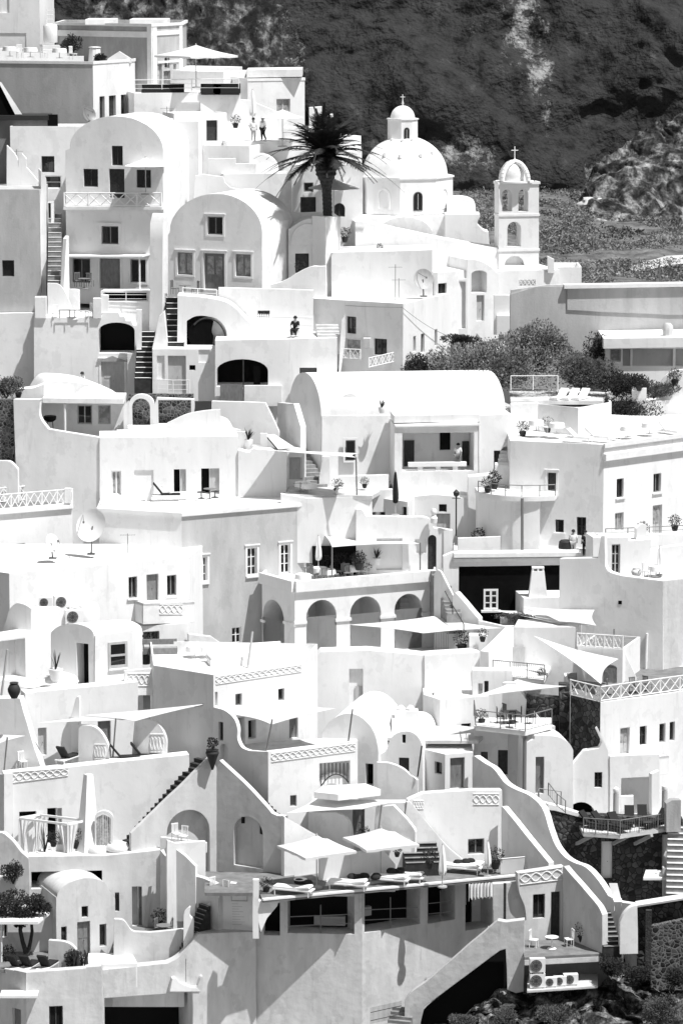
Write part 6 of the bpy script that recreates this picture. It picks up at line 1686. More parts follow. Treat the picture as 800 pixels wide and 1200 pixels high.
def lounger(mf, mc, group=None, back=.55, nm='sun_lounger'):
    t = Model(nm, 'sun lounger', group)
    t.add('frame', MB().box((0, 0, .28), (.66, 1.95, .06)), mf)
    t.add('mattress', MB().box((0, -.32, .36), (.6, 1.25, .1)), mc)
    mb = MB(); mb.obox((-.3, .3, .33), (.6, 0, 0), (0, .6, back), (0, -.07, .08)); t.add('backrest', mb, mc)
    for sx in (-.3, .3):
        for sy in (-.85, .85): t.add('leg', MB().bar((sx, sy, 0), (sx, sy, .26), .03), mf)
    return t.e
def parasol(w, h, m, square=True, rise=.55, group=None, val=True):
    t = Model('parasol', 'parasol', group); mb = MB(); n = 4 if square else 8; vs = [Vector((0, 0, h + rise))]; K = 5
    rim = []
    for i in range(n):
        a = 2 * math.pi * (i + .5) / n; rim.append(Vector((math.cos(a) * w * (.7071 if square else .5), math.sin(a) * w * (.7071 if square else .5), h)))
    pts = []
    for i in range(n):
        for k in range(6):
            f = k / 6; p = rim[i].lerp(rim[(i + 1) % n], f); pts.append(p - Vector((p.x, p.y, 0)) * (.05 * math.sin(f * math.pi)))
    M_ = len(pts)
    for k in range(1, K + 1):
        f = k / K
        for p in pts: vs.append(Vector((p.x * f, p.y * f, h + rise * (1 - f) - .12 * math.sin(f * math.pi) * .6)))
    fs = [(0, 1 + i, 1 + (i + 1) % M_) for i in range(M_)]
    for k in range(K - 1):
        for i in range(M_): fs.append((1 + k * M_ + i, 1 + (k + 1) * M_ + i, 1 + (k + 1) * M_ + (i + 1) % M_, 1 + k * M_ + (i + 1) % M_))
    mb.add(vs, fs); mb.add([v - Vector((0, 0, .02)) for v in vs], fs)
    if val:
        b = [p - Vector((0, 0, .14 + .05 * (i % 2))) for i, p in enumerate(pts)]
        mb.add(pts + b, [(i, (i + 1) % M_, M_ + (i + 1) % M_, M_ + i) for i in range(M_)])
    t.add('canopy', mb, m, None, 30, False)
    t.add('pole', MB().bar((0, 0, 0), (0, 0, h + rise), .035, 8), WLG); t.add('finial', MB().lathe((0, 0, h + rise - .02), [(.05, 0), (.06, .06), (.02, .14)], 8), WLG); t.add('base', MB().lathe((0, 0, 0), [(.35, 0), (.33, .08), (.06, .1)], 12), STU)
    return t.e
def closed_parasol(h, m, r=.2, group=None):
    t = Model('parasol', 'parasol', group); prof = [(.05, h * .28), (r * .9, h * .3), (r * 1.1, h * .4), (r, h * .55), (r * .75, h * .75), (r * .5, h * .92), (.05, h)]
    mb = MB(); n = 20; vs = []
    for rr, z in prof:
        for i in range(n):
            a = 2 * math.pi * i / n; q = rr * (1 + .25 * math.sin(a * 5 + z)); vs.append((q * math.cos(a), q * math.sin(a), z))
    fs = [(k * n + i, k * n + (i + 1) % n, (k + 1) * n + (i + 1) % n, (k + 1) * n + i) for k in range(len(prof) - 1) for i in range(n)]; mb.add(vs, fs)
    t.add('folded_canopy', mb, m, None, 60); t.add('pole', MB().bar((0, 0, 0), (0, 0, h + .1), .035, 8), WLG); t.add('base', MB().lathe((0, 0, 0), [(.3, 0), (.28, .08), (.05, .1)], 12), STU)
    return t.e
def leaves(mb, c, r, n, s, flat=1.0, shell=.55, up=.3, mi=0):
    c = Vector(c)
    for _ in range(n):
        d = Vector((random.gauss(0, 1), random.gauss(0, 1), random.gauss(0, 1))).normalized()
        k = shell + (1 - shell) * random.random() ** .5
        k *= 1 + .25 * noise.noise(d * 2.3 + c * .7)
        p = c + Vector((d.x * r[0], d.y * r[1], d.z * r[2])) * k
        a = (d + Vector((rnd(-1, 1), rnd(-1, 1), rnd(-1, 1) + up))).normalized(); b = a.orthogonal().normalized(); b = (b + a.cross(b) * rnd(-1, 1)).normalized()
        q = s * rnd(.6, 1.4)
        mb.add([p, p + b * q * .3 + a * q * .5, p + a * q, p - b * q * .3 + a * q * .5], [(0, 1, 2, 3)], mi)
    return mb
def blades(mb, c, n, L_, wd, spread=.5, droop=.25):
    c = Vector(c)
    for i in range(n):
        a = rnd(0, 6.28); s = rnd(.3, 1) * spread; d = Vector((math.cos(a) * s, math.sin(a) * s, 1)).normalized(); t = Vector((-math.sin(a), math.cos(a), 0)); l = L_ * rnd(.7, 1.1); pts = []
        for k in range(5):
            f = k / 4; w_ = wd * (1 - f) * (.6 + 1.2 * f) + .004; p = c + d * (l * f) - Vector((0, 0, droop * l * f * f * s)); pts += [p - t * w_, p + t * w_]
        mb.add(pts, [(2 * k, 2 * k + 1, 2 * k + 3, 2 * k + 2) for k in range(4)])
    return mb
def potted(mp, kind='bush', h=.45, r=.24, fh=.5, fr=.35, group=None, ml=None):
    t = Model('potted_plant', 'plant', group)
    t.add('pot', MB().lathe((0, 0, 0), [(r * .65, 0), (r * .95, h * .6), (r, h * .95), (r * .88, h), (r * .8, h * .9)], 14), mp)
    mb = MB()
    if kind == 'bush': leaves(mb, (0, 0, h + fh * .42), (fr, fr, fh * .6), 330, .10, shell=.2)
    elif kind == 'agave': blades(mb, (0, 0, h * .9), 26, fh, .05, .9)
    elif kind == 'tall':
        blades(mb, (0, 0, h * .9), 9, fh, .07, .35, .6)
    t.add('foliage', mb, ml or LEAF, None, None, False)
    if kind == 'topiary': pass
    return t.e
def jar(m, h=.9, r=.35):
    t = Model('clay_jar', 'jar'); t.add('body', MB().lathe((0, 0, 0), [(r * .5, 0), (r * .95, h * .4), (r, h * .6), (r * .7, h * .88), (r * .55, h * .92), (r * .65, h), (r * .5, h * .96)], 16), m)
    t.add('rim', MB().lathe((0, 0, h * .97), [(r * .68, 0), (r * .72, .03), (r * .62, .06)], 16), m); return t.e
def dish(r, m, dirv, group=None):
    t = Model('satellite_dish', 'satellite dish', group); d = Vector(dirv).normalized(); u = d.orthogonal().normalized(); w_ = d.cross(u)
    c = Vector((0, 0, r * 1.75)); mb = MB(); vs = [c - d * r * .25]; n = 24; K = 5
    for k in range(1, K + 1):
        f = k / K
        for i in range(n):
            a = 2 * math.pi * i / n; vs.append(c + (u * math.cos(a) + w_ * math.sin(a)) * r * f + d * (r * .25 * (f * f - 1)))
    fs = [(0, 1 + i, 1 + (i + 1) % n) for i in range(n)] + [(1 + k * n + i, 1 + (k + 1) * n + i, 1 + (k + 1) * n + (i + 1) % n, 1 + k * n + (i + 1) % n) for k in range(K - 1) for i in range(n)]
    mb.add(vs, fs); mb.add([v - d * .025 for v in vs], fs); t.add('reflector', mb, m, None, 60, False)
    t.add('mast', MB().bar((0, .1, 0), c - d * r * .2, .05), MTL); a = t.add('feed_arm', MB().bar(c - w_ * r * .9, c + d * r * .8, .025), MTL)
    t.add('feed_horn', MB().box(c + d * r * .82, (.12, .12, .14)), MTL, a); t.add('mount', MB().box((0, .1, .04), (.5, .5, .08)), MTL); return t.e
def ac_unit(group='outdoor air conditioning units', w=.85, h=.62):
    t = Model('air_conditioner', 'air conditioner', group); t.add('body', MB().box((0, 0, h / 2 + .06), (w, .36, h)), WWH)
    f = t.add('fan_grille', MB().add([Vector((-.1 + math.cos(a * math.pi / 12) * h * .42, -.195, h / 2 + .06 + math.sin(a * math.pi / 12) * h * .42)) for a in range(24)], [tuple(range(24))]), MTL, None, None)
    mb = MB()
    for k in (.42, .28, .14):
        pts = [Vector((-.1 + math.cos(a * math.pi / 10) * h * k, -.2, h / 2 + .06 + math.sin(a * math.pi / 10) * h * k)) for a in range(21)]; mb.tube(pts, [.012] * 21, 4)
    for a in range(8): mb.bar((-.1, -.2, h / 2 + .06), (-.1 + math.cos(a * math.pi / 4) * h * .42, -.2, h / 2 + .06 + math.sin(a * math.pi / 4) * h * .42), .01, 4)
    t.add('guard_ring', mb, MDK, f)
    for sx in (-.3, .3): t.add('foot', MB().box((sx, 0, .03), (.08, .36, .06)), MDK)
    return t.e

def sail(label, cs, sag=.35, m=None, inset=.12, poles=()):
    """tensioned cloth between three or four corners (pixel, depth), edges curved inward"""
    T = Thing('sail_shade', label, 'sail shade'); c = [P(*q) for q in cs]; n = 12; mb = MB(); vs = []
    ctr = sum(c, Vector()) / len(c)
    for j in range(n + 1):
        for i in range(n + 1):
            s, t = i / n, j / n
            if len(c) == 3: a = c[0].lerp(c[1], s); p = a.lerp(c[2].lerp(c[2], s), t)
            else: p = c[0].lerp(c[1], s).lerp(c[3].lerp(c[2], s), t)
            e = 1 - min(4 * s * (1 - s), 1); g = 1 - min(4 * t * (1 - t), 1)
            k = inset * max(4 * s * (1 - s) * g, 4 * t * (1 - t) * e)
            p = p.lerp(ctr, k); p.z -= sag * (4 * s * (1 - s)) * (4 * t * (1 - t)) * .6
            vs.append(p)
    fs = [(j * (n + 1) + i, j * (n + 1) + i + 1, (j + 1) * (n + 1) + i + 1, (j + 1) * (n + 1) + i) for j in range(n) for i in range(n)]
    mb.add(vs, fs); mb.add([v - Vector((0, 0, .015)) for v in vs], fs); T.add('cloth', mb, m or SAIL, None, None, 180, False)
    for a, b in poles:
        mb = MB(); mb.bar(P(*a), P(*b), .05, 8); T.add('pole', mb, MTL)
    return T
sail('long white sail stretched over the alley stair terrace', [(298, 526.5, 242), (417, 536, 239.4), (420, 531, 242.5), (346, 528, 246)], .1, poles=[((417, 536, 239.4), (418, 580, 239.6))])
sail('white sail over the cafe terrace above the arcade', [(366, 617, 243.4), (418, 619, 243.5), (492, 637, 240), (389, 641, 237.2)], .3, poles=[((389, 641, 237.2), (389, 676, 237.2)), ((492, 636, 240), (492, 668, 240))])
sail('wide flat white sail before the arcade arches', [(409, 732, 232), (507, 722, 236), (588, 736, 232.6), (496, 742, 229.8)], .1)
sail('upper white sail beside the black wall, nearest the wall', [(574, 714.5, 235.6), (618, 715, 236.8), (690, 733, 231.8), (655, 731, 231.4)], .15)
sail('white sail hung against the massive grey wall', [(612, 711, 235), (696, 714.5, 232.4), (698, 733, 229.6), (655, 728, 231.2)], .2, poles=[((719, 737, 231.5), (719, 752, 231.5))])
sail('big white triangular sail hanging from the house corner', [(625, 745, 229.8), (724, 772, 226.2), (704, 802, 222.6)], .2, inset=.2, poles=[((704, 801, 222.6), (704, 822, 222.8))])
sail('small white peaked sail above the dining terrace', [(546, 818, 221.6), (606, 796, 226.2), (664, 804, 222.4)], .2, inset=.2)
sail('pale sail before the fin walls, leftmost of two', [(44, 847, 216.4), (160, 843, 217.4), (96, 840, 217.9)], .1)
sail('pale sail stretched from the fin walls to the corner house', [(100, 838, 218), (158, 845, 216.8), (243, 824.5, 217.5)], .1, poles=[((136, 842, 216.9), (132, 893, 217)), ((228, 828, 217.6), (244, 824, 217.5))])
sail('small grey white sail at the left edge below the buttress wall', [(-40, 858, 217), (30, 862, 215.6), (-5, 873, 215.2)], .1, poles=[((9, 864, 215.4), (5, 905, 215.4))])
sail('large pale sail over the garland terrace', [(273, 837, 218.3), (318, 849, 213.9), (393, 830, 217), (352, 825, 221)], .15, poles=[((319, 843, 213.9), (312, 881, 214)), ((413, 831, 215.6), (408, 869, 215.9))])
sail('white sail over the dark doorways behind the parasols', [(335, 953, 211.6), (368, 935, 215), (480, 937, 214.4), (425, 948, 211.6)], .15, poles=[((447, 943, 212.6), (443, 975, 212.6)), ((476, 940, 213), (471, 975, 213))])
T = Thing('awning', 'tilted white awning panel beside the terrace plants', 'awning')
mb = MB(); q = [P(311, 509, 247), P(322, 509, 247), P(345, 524, 243.8), P(325, 526, 243.4)]; mb.prism(q, Vector((0, .1, -.06))); T.add('panel', mb, FAB)
mb = MB(); mb.bar(P(311, 510, 246.9), P(325, 526.5, 243.3), .05); T.add('frame', mb, MDK)

# parasols
pq_ = parasol(3.5, 2.45, SAIL, True, .8, 'square parasols on the sun deck')
place(pq_, 371, 1031, 208.4, R(30), 'white square parasol over the left part of the sun deck', z=ZD)
place(pq_, 446, 1022, 210.2, R(24), 'white square parasol in front of the grey doorway on the sun deck', z=ZD)
pr_ = parasol(4.6, 2.5, SAIL, True, .8, None)
place(pr_, 230, 103, 278.5, R(40), 'wide white parasol on the topmost terrace beside the neoclassical house')
ps_ = parasol(3.3, 2.1, FAB, False, .6, None, False)
place(ps_, 171, 228, 261.6, 0, 'white parasol on the balcony of the tall vaulted house')
place(ps_, 331, 172, 272.5, 0, 'white parasol beside the two standing people', 1.05)
place(ps_, 391, 262, 265, 0, 'white parasol behind the palm trunk', 1.25)
cp = closed_parasol(3.0, FBK, .17); place(cp, 463, 604, 241.2, 0, 'closed black parasol in the middle of the village')
cw = closed_parasol(2.6, FAB, .2, None)
place(cw, 518, 1020, 208.6, 0, 'closed white parasol on the sun deck beside the dark stair', z=ZD)
place(cw, 571, 1012, 211, 0, 'closed white parasol by the shuttered window of the terrace house', .85, z=ZD)
place(cw, 373, 668, 239.6, 0, 'closed white parasol at the cafe edge', .9)
place(cw, 296, 148, 274, 0, 'closed pale parasol behind the two standing people', 1.05)

# dishes and air conditioners
d1 = dish(1.12, WWH, (-.45, -.8, .35)); place(d1, 107, 650, 232.5, 0, 'large white satellite dish on the bright flat roof')
d2 = dish(.62, WWH, (.75, -.55, .3)); place(d2, 62, 655, 230.5, 0, 'small white satellite dish seen nearly edge on, on the bright flat roof')
d3 = dish(.6, MTL, (.6, -.7, .3)); place(d3, 105, 150, 267.5, 0, 'dark satellite dish beside the big vault at the top')
d4 = dish(.75, WLG, (.3, -.9, .25)); place(d4, 496, 348, 258.6, 0, 'pale grey satellite dish at the corner of the blank white house')
ac = ac_unit()
place(ac, 54, 712, 226.4, 0, 'small air conditioner before the long white house, leftmost of the rooftop units')
place(ac, 73, 713, 226.8, R(20), 'tall air conditioner next to the white boiler on the roof', 1.25)
place(ac, 87, 731, 225.6, R(15), 'wide air conditioner in front of the white boiler', 1.35)
ZAl = AQ[0].z
for x, Y, lb in ((644.5, 202.7, 'air conditioner on the ledge, next to the stacked boxes'), (655.5, 202.9, 'middle one of three air conditioners on the ledge'), (668, 203.1, 'rightmost air conditioner on the ledge')):
    place(ac, x, 1150, Y, R(6), lb, .86 if x < 660 else 1.0, z=ZAl)
ac2 = ac_unit('stacked outdoor units', .9, .82)
place(ac2, 629, 1155, 202.5, R(6), 'lower white cabinet of the two stacked on the ledge', z=ZAl); place(ac2, 629, 1140, 202.5, R(6), 'upper white cabinet stacked under the patio deck', z=ZAl + .92)
T = Thing('water_boiler', 'round white water boiler on the roof among the air conditioners', 'boiler')
c = P(102, 735, 227); mb = MB(); mb.lathe(c, [(.8, 0), (.85, .2), (.85, 1.2), (.7, 1.55), (.3, 1.7)], 22); T.add('tank', mb, PL)
mb = MB(); mb.lathe(P(96, 711, 227), [(.7, 0), (.5, .22), (.1, .32)], 20); T.add('lid', mb, PLM)

# black loungers and chairs
bl = lounger(MDK, FBK, 'black loungers on the railed sun terrace', .62)
for i, (x, y, Y, rz, lb) in enumerate(((694, 974, 215.4, R(40), 'black lounger at the left end of the railed sun terrace'), (708, 974, 215.2, R(35), 'black lounger next to the left end of the railed sun terrace'), (724, 975, 214.8, R(10), 'black lounger in the middle of the railed sun terrace beside the low table'),
        (737, 970, 216.4, R(-20), 'black lounger with a raised back before the shaded recess'), (752, 969, 216.6, R(-20), 'black lounger with a raised back below the lamp pillar'), (770, 968, 216.2, R(-60), 'black lounger at the stone pier end of the sun terrace'))):
    place(bl, x, y, Y, rz + math.pi * .1, lb, z=ZR9)
bt = table(MDK, .3, .45, None, 'low black tables')
place(bt, 718, 973, 215.6, 0, 'low black round table among the sun terrace loungers', z=ZR9); place(bt, 758, 971, 215.2, 0, 'low black round table near the stone pier', z=ZR9)
wl = lounger(WWH, FAB, 'white cushioned deck loungers', .1)
for x, y, Y, rz, lb in ((344, 1050, 206.9, R(70), 'low white lounger on the sun deck below the left parasol'), (408, 1040, 208.2, R(75), 'low white lounger with a folded back under the right parasol'), (456, 1035, 209.3, R(72), 'wide white lounger at the middle of the sun deck'), (474, 1033, 209.9, R(72), 'white lounger beside the closed parasol'), (541, 1026, 212, R(72), 'white lounger near the right end of the sun deck'), (560, 1026, 212.6, R(72), 'last white lounger at the right end of the sun deck')):
    place(wl, x, y, Y, rz + math.pi, lb, 1.25, z=ZD)
wr = lounger(WWH, FAB, 'white loungers on the upper right roof', .5)
for x, y, Y, rz, lb in ((655, 471, 250.2, R(-30), 'grey white lounger on the upper terrace, nearest the rope fence'), (668, 471, 250.2, R(-30), 'middle lounger on the upper terrace under the scrub'), (680, 471, 250.2, R(-30), 'lounger on the upper terrace nearest the potted shrubs'), (678, 518, 242.6, R(60), 'white lounger at the corner of the big two storey roof'), (700, 517, 243, R(60), 'white lounger behind the cornice of the two storey house'), (785, 510, 247, R(40), 'white lounger with a raised back near the right edge')):
    place(wr, x, y, Y, rz, lb)
gl_ = lounger(WWH, FBK, 'black cloth loungers of the courtyard', .75)
for x, y, Y, rz, lb in ((35, 1137, 206.4, R(160), 'dark cloth lounger at the courtyard parapet, left of two'), (56, 1137, 206.4, R(160), 'dark cloth lounger at the courtyard parapet by the cactus'), (80, 893, 216.6, R(150), 'dark cloth lounger leaning before the left fin wall'), (22, 1137, 206.2, R(150), 'dark lounger behind a white stool at the left courtyard')):
    place(gl_, x, y, Y, rz, lb)
place(gl_, 146, 893, 216.8, R(100), 'dark low lounger between the two round fin walls')
place(gl_, 170, 891, 217.4, R(95), 'dark low lounger under the right round fin wall')

bc = chair(MDK, 'chair', 'black chairs')
dd = z_d = DIN[0].z
for x, y, Y, rz, lb in ((586, 853, 220.4, R(90), 'black chair left of the square dining table'), (594, 851, 221.6, R(120), 'black chair behind the dining table on the left'), (606, 853, 220.6, R(-90), 'black chair right of the square dining table'), (622, 852, 220.2, R(200), 'black chair alone near the white ramp wall'), (600, 856, 219.0, R(0), 'black chair with its back to the railing')):
    place(bc, x, y, Y, rz, lb, z=z_d)
for x, Y, rz, lb in ((468, 230.6, R(80), 'black chair outside the right arch, leftmost'), (477, 231, R(-60), 'black chair outside the right arch beside the steps'), (490, 230.2, R(40), 'black chair before the slatted gate'), (500, 230.6, R(-90), 'black chair at the edge of the arcade terrace'), (508, 230.4, R(90), 'rightmost black chair of the arcade terrace'), (384, 232, R(30), 'black chair in the shade of the first arch'), (428, 232, R(30), 'black chair in the shade of the second arch'), (440, 232.2, R(-70), 'black chair by the second arch pillar')):
    place(bc, x, 770, Y, rz, lb, z=ZARC)
tsq = table(MDK, .5, .74, None, None, True); place(tsq, 598, 853, 220.3, R(15), 'square dark dining table on the railed terrace', z=z_d)
wt = table(MWH, .5, .74, FAB, 'white clothed tables')
for x, y, Y, lb, z in ((355, 577, 243, 'white clothed table at the foot of the alley stair', None), (362, 579, 242, 'second white clothed table beside the alley stair', None), (374, 665, 239.2, 'white clothed table under the left edge of the cafe sail', ZCAFE), (384, 667, 238.4, 'white clothed table next to the sail pole', ZCAFE), (355, 676, 236.6, 'white clothed table at the parapet corner of the cafe', ZCAFE), (413, 666, 239.6, 'white clothed table in front of the white counter', ZCAFE), (228, 772, 226, 'white clothed table on the cushioned terrace, left of two', z2 - .7), (242, 770, 226, 'white clothed table on the cushioned terrace, right of two', z2 - .7), (475, 765, 231.6, 'white clothed table outside the right arch', ZARC)):
    place(wt, x, y, Y, 0, lb, z=z)
gc = chair(WGR, 'chair', 'dark cafe chairs')
for k, (x, Y, rz) in enumerate(((362, 237.4, .5), (368, 238.6, 2.2), (378, 237.6, 3.6), (392, 238.2, 1.2), (398, 239.4, 4.2), (407, 238.8, .3), (418, 239.8, 2.5), (427, 239.2, 1.0))):
    place(gc, x, 670, Y, rz, ['grey chair at the parapet corner table', 'grey chair behind the parapet corner table', 'grey chair left of the sail pole', 'grey chair right of the sail pole', 'grey chair behind the sail pole', 'grey chair left of the white counter', 'grey chair right of the white counter', 'grey chair beside the spiky pot plant'][k], z=ZCAFE)
place(gc, 92, 336, 260.2, .4, 'grey chair at the table under the white slatted pergola'); place(gc, 106, 336, 260.2, 2.8, 'grey chair right of the table under the white slatted pergola'); place(gc, 205, 345, 257.6, 1.2, 'dark chair by the shuttered window of the grey fronted vault'); place(gc, 229, 346, 257.6, -1.2, 'dark chair by the glazed doors of the grey fronted vault')
place(gc, 187, 1089, 210, 1.1, 'dark chair in the shaded patio of the cave house', z=P(136, 1100, 209.2).z); place(gc, 198, 1089, 210.2, -1.4, 'second dark chair in the shaded patio of the cave house', z=P(136, 1100, 209.2).z)
gt = table(WGR, .45, .74, None, 'dark small tables'); place(gt, 99, 338, 259.9, 0, 'grey table under the white slatted pergola'); place(gt, 217, 346, 257.4, 0, 'dark table before the grey fronted vaulted house'); place(gt, 192, 1090, 209.6, 0, 'dark table in the shaded patio of the cave house', z=P(136, 1100, 209.2).z)
wc = chair(MWH, 'chair', 'white metal chairs')
for x, y, Y, rz, lb, z in ((625, 1110, 205.2, 1.2, 'white chair left of the patio table by the garland house', ZP), (666, 1110, 205.4, -1.3, 'white chair right of the patio table by the garland house', ZP), (207, 985, 211.4, .5, 'white chair in the arched niche of the stair house', None), (215, 988, 211.2, -.4, 'second white chair in the arched niche of the stair house', None), (252, 1048, 208.6, .7, 'white chair at the head of the winding stair', None), (262, 1052, 208.2, -.6, 'white chair behind the sign wall', None), (27, 900, 216.2, .6, 'white chair behind the garland panel wall at the left', None), (66, 374, 256.6, .4, 'white chair on the chair terrace next to the left pier', None), (105, 372, 256.6, -.9, 'white chair on the chair terrace next to the right pier', None)):
    place(wc, x, y, Y, rz, lb, z=z)
wt2 = table(MWH, .4, .72, None, 'white bare tables'); place(wt2, 646, 1111, 204.9, 0, 'white round table on the timber patio deck', z=ZP); place(wt2, 88, 374, 256.6, 0, 'white table on the chair terrace above the cellar'); place(wt2, 352, 1044, 207.8, 0, 'small white table beside the left deck lounger', z=ZD)

# cushioned terrace on the corner house
sf = Model('sofa', 'sofa'); sf.add('base', MB().box((0, 0, .22), (2.2, .85, .4)), WGR); sf.add('cushion', MB().box((0, -.05, .47), (2.1, .75, .12)), FBG); sf.add('backrest', MB().box((0, .36, .62), (2.2, .16, .5)), WGR)
place(sf.e, 188, 778, 227.4, R(5), 'dark low sofa under the glazed doorway', z=z2 - .7)
ws = Model('sofa', 'sofa'); ws.add('base', MB().box((0, 0, .2), (2.6, 1.5, .4)), PLM); ws.add('cushion', MB().box((0, 0, .48), (2.5, 1.4, .16)), FAB); ws.add('backrest', MB().box((0, .68, .75), (2.6, .2, .6)), FAB)
place(ws.e, 268, 778, 224, R(12), 'wide white day bed on the cushioned terrace', z=z2 - .7)
place(ws.e, 310, 776, 225, R(20), 'second white day bed near the garland frieze', z=z2 - .7)
for x, y, Y, k, lb in ((186, 112, 277.2, 1.0, 'black sofa on the topmost terrace under the wide parasol'), (206, 111, 277.4, .5, 'black armchair right of the sofa on the topmost terrace'), (247, 111, 277.2, .6, 'black low bench on the topmost terrace, left of two'), (266, 111, 277.2, .8, 'black low bench on the topmost terrace, right of two')):
    T = Thing('sofa', lb, 'sofa', 'black seats on the topmost terrace'); c = P(x, y, Y); T.add('seat', MB().box(c + Vector((0, 0, .3)), (2.6 * k, .8, .35)), FBK); T.add('backrest', MB().box(c + Vector((0, .35, .6)), (2.6 * k, .12, .5)), FBK); T.add('base', MB().box(c + Vector((0, 0, .06)), (2.4 * k, .7, .11)), MDK)
tag_ = solo('pole', 'pale leaning pole at the corner of the cushioned terrace', 'pole', MB().bar(P(290, 785, 222.6), P(296, 740, 223), .07, 8), WLG)
solo('pole', 'pale leaning pole at the left edge by the clay jar', 'pole', MB().bar(P(2, 815, 215), P(9, 761, 215), .07, 8), WLG)
solo('rolled_awning', 'thick dark pole leaning beside the small vault window', 'pole', MB().bar(P(489, 910, 217), P(494, 874, 217), .05, 8), MDK)
ZW3 = P(95, 806, 218.7).z
mm = MB(); mm.lathe(Vector((*P(68, 803, 220.6).xy, ZW3)), [(1.35, 0), (1.2, .3), (.7, .5), (.1, .56)], 24); solo('plaster_mound', 'low rounded white mound on the hut roof terrace, right of two', 'mound', mm, PL, smooth=60)
mm = MB(); mm.lathe(Vector((*P(34, 805, 219.4).xy, ZW3)), [(.8, 0), (.7, .25), (.4, .4), (.1, .45)], 24); solo('plaster_mound', 'small rounded white mound next to the clay jar', 'mound', mm, PL, smooth=60)
mm = MB(); mm.lathe(P(114, 1004, 212.5), [(.35, 0), (.62, .3), (.66, .5), (.5, .72), (.4, .7)], 20); solo('pot', 'round white pot left of the bigger one on the pergola parapet', 'pot', mm, PLM, smooth=60)
mm = MB(); mm.lathe(P(138, 1001, 212.7), [(.45, 0), (.75, .35), (.78, .5), (.6, .72), (.5, .7)], 20); solo('pot', 'big round white pot at the end of the pergola parapet', 'pot', mm, PLM, smooth=60)

# railings
def railing(label, pts, h, m, sp=.14, bars=0, r=.025, group=None):
    T = Thing('railing', label, 'railing', group)
    up = Vector((0, 0, h)); mb = MB()
    for i in range(len(pts) - 1):
        mb.bar(pts[i] + up, pts[i + 1] + up, r * 1.3)
        for k in range(bars): mb.bar(pts[i] + up * ((k + 1) / (bars + 1)), pts[i + 1] + up * ((k + 1) / (bars + 1)), r * .7)
    T.add('rail', mb, m)
    for p in pts: T.add('post', MB().bar(p, p + up, r * 1.4), m)
    if sp:
        mb = MB()
        for i in range(len(pts) - 1):
            n = max(1, int((pts[i + 1] - pts[i]).length / sp))
            for k in range(1, n):
                p = pts[i].lerp(pts[i + 1], k / n); mb.bar(p + up * .08, p + up, r * .5, 4)
            mb.bar(pts[i] + up * .08, pts[i + 1] + up * .08, r * .8)
        T.add('balusters', mb, m)
    return T
def subdiv(a, b, n): return [a.lerp(b, i / n) for i in range(n + 1)]
railing('grey iron railing along the front of the sun terrace', subdiv(R9[0], R9[1], 3) + subdiv(R9[1], R9[2], 3)[1:], .95, MTL, .16)
railing('dark iron railing of the dining terrace', [DIN[0] + Vector((0, 3, 0)), DIN[0], (DIN[0] + DIN[1]) / 2, DIN[1], DIN[2]], 1.0, MTL, .6)
railing('iron railing of the balcony below the planted roof ledge', subdiv(BAL2[0], BAL2[1], 3), 1.0, MTL, .14)
railing('dark railing on the curved balcony of the two storey house', [b + Vector((0, .08, 0)) for b in BALC], .75, MTL, 0, 1)
railing('white pipe railing beside the steps of the terrace hut', [P(630, 944, 216.8), P(631, 924, 217.6) - Vector((0, 0, .9)), P(657, 922, 217.6) - Vector((0, 0, 1.2))], .9, MTL, 0)
railing('thin iron handrail on the rubble wall beside the dark cellar arch', [P(642, 932, 216), P(652, 945, 215.4), P(662, 953, 215)], .8, MTL, .2)
railing('small iron railing of the chair terrace', [P(70, 373, 256.2), P(82, 373, 256.2), P(109, 373, 256.2)], .6, MTL, 0, 0)
railing('thin white railing below the pergola of the tall vaulted house', [P(121, 355, 258.5), P(148, 355, 258.3), P(175, 355, 258.1)], .9, MWH, 0, 2)
railing('white railing before the pale plank door by the dark stairs', [P(185, 461, 252), P(203, 462, 251.8), P(222, 462, 251.6)], 1.0, MWH, 0, 2)
railing('thin white railing on the terrace of the grey fronted vaulted house', [P(214, 347, 256.4), P(232, 348, 256.2), P(254, 349, 256)], .6, MWH, 0, 1)
railing('white rope fence beside the dark scrub', [P(598, 457, 249.4), P(624, 457, 249.2), P(653, 457, 249)], 1.0, MWH, 0, 0)
railing('thin dark railing of the upper floor balcony at the right edge', [P(709, 629, 238.2), P(735, 628, 239), P(760, 627, 240), P(800, 625, 241.4)], .55, MTL, 0, 1)
railing('white railing on the topmost terrace', [P(158, 109, 277), P(190, 109, 277), P(225, 108, 277), P(280, 108, 277)], 1.0, MWH, 0, 2)
railing('pipe rail on the stair beside the cafe terrace', [P(514, 690, 237.6) , P(530, 720, 233.4), P(543, 742, 231)], .6, MDK, 0)
T = Thing('balustrade', 'small white crossed balcony rail on the house with wires', 'railing')
a, b = P(399, 420, 255.6), P(422, 421, 254.8); xrail(T, a, b, .7, 4, WWH, .03)
T = Thing('balustrade', 'white slanting balcony rail beside the dark hedge', 'railing')
a, b = P(432, 431, 253.6), P(467, 423, 254.6); xrail(T, a, b, .7, 9, WWH, .028)
T = Thing('slatted_gate', 'pale slatted gate behind the arcade terrace chairs', 'gate')
mb = MB()
for i in range(9): mb.obox(P(508 + i * 2, 765, 232.6), Vector((.06, 0, 0)), Vector((0, .03, 0)), Vector((0, 0, 1.6)))
T.add('slats', mb, WLG); mb = MB(); a = P(508, 760, 232.65); mb.obox(a, Vector((1.0, 0, 0)), Vector((0, .03, 0)), Vector((0, 0, .06))); mb.obox(a + Vector((0, 0, 1.1)), Vector((1.0, 0, 0)), Vector((0, .03, 0)), Vector((0, 0, .06))); T.add('crossbar', mb, WLG)

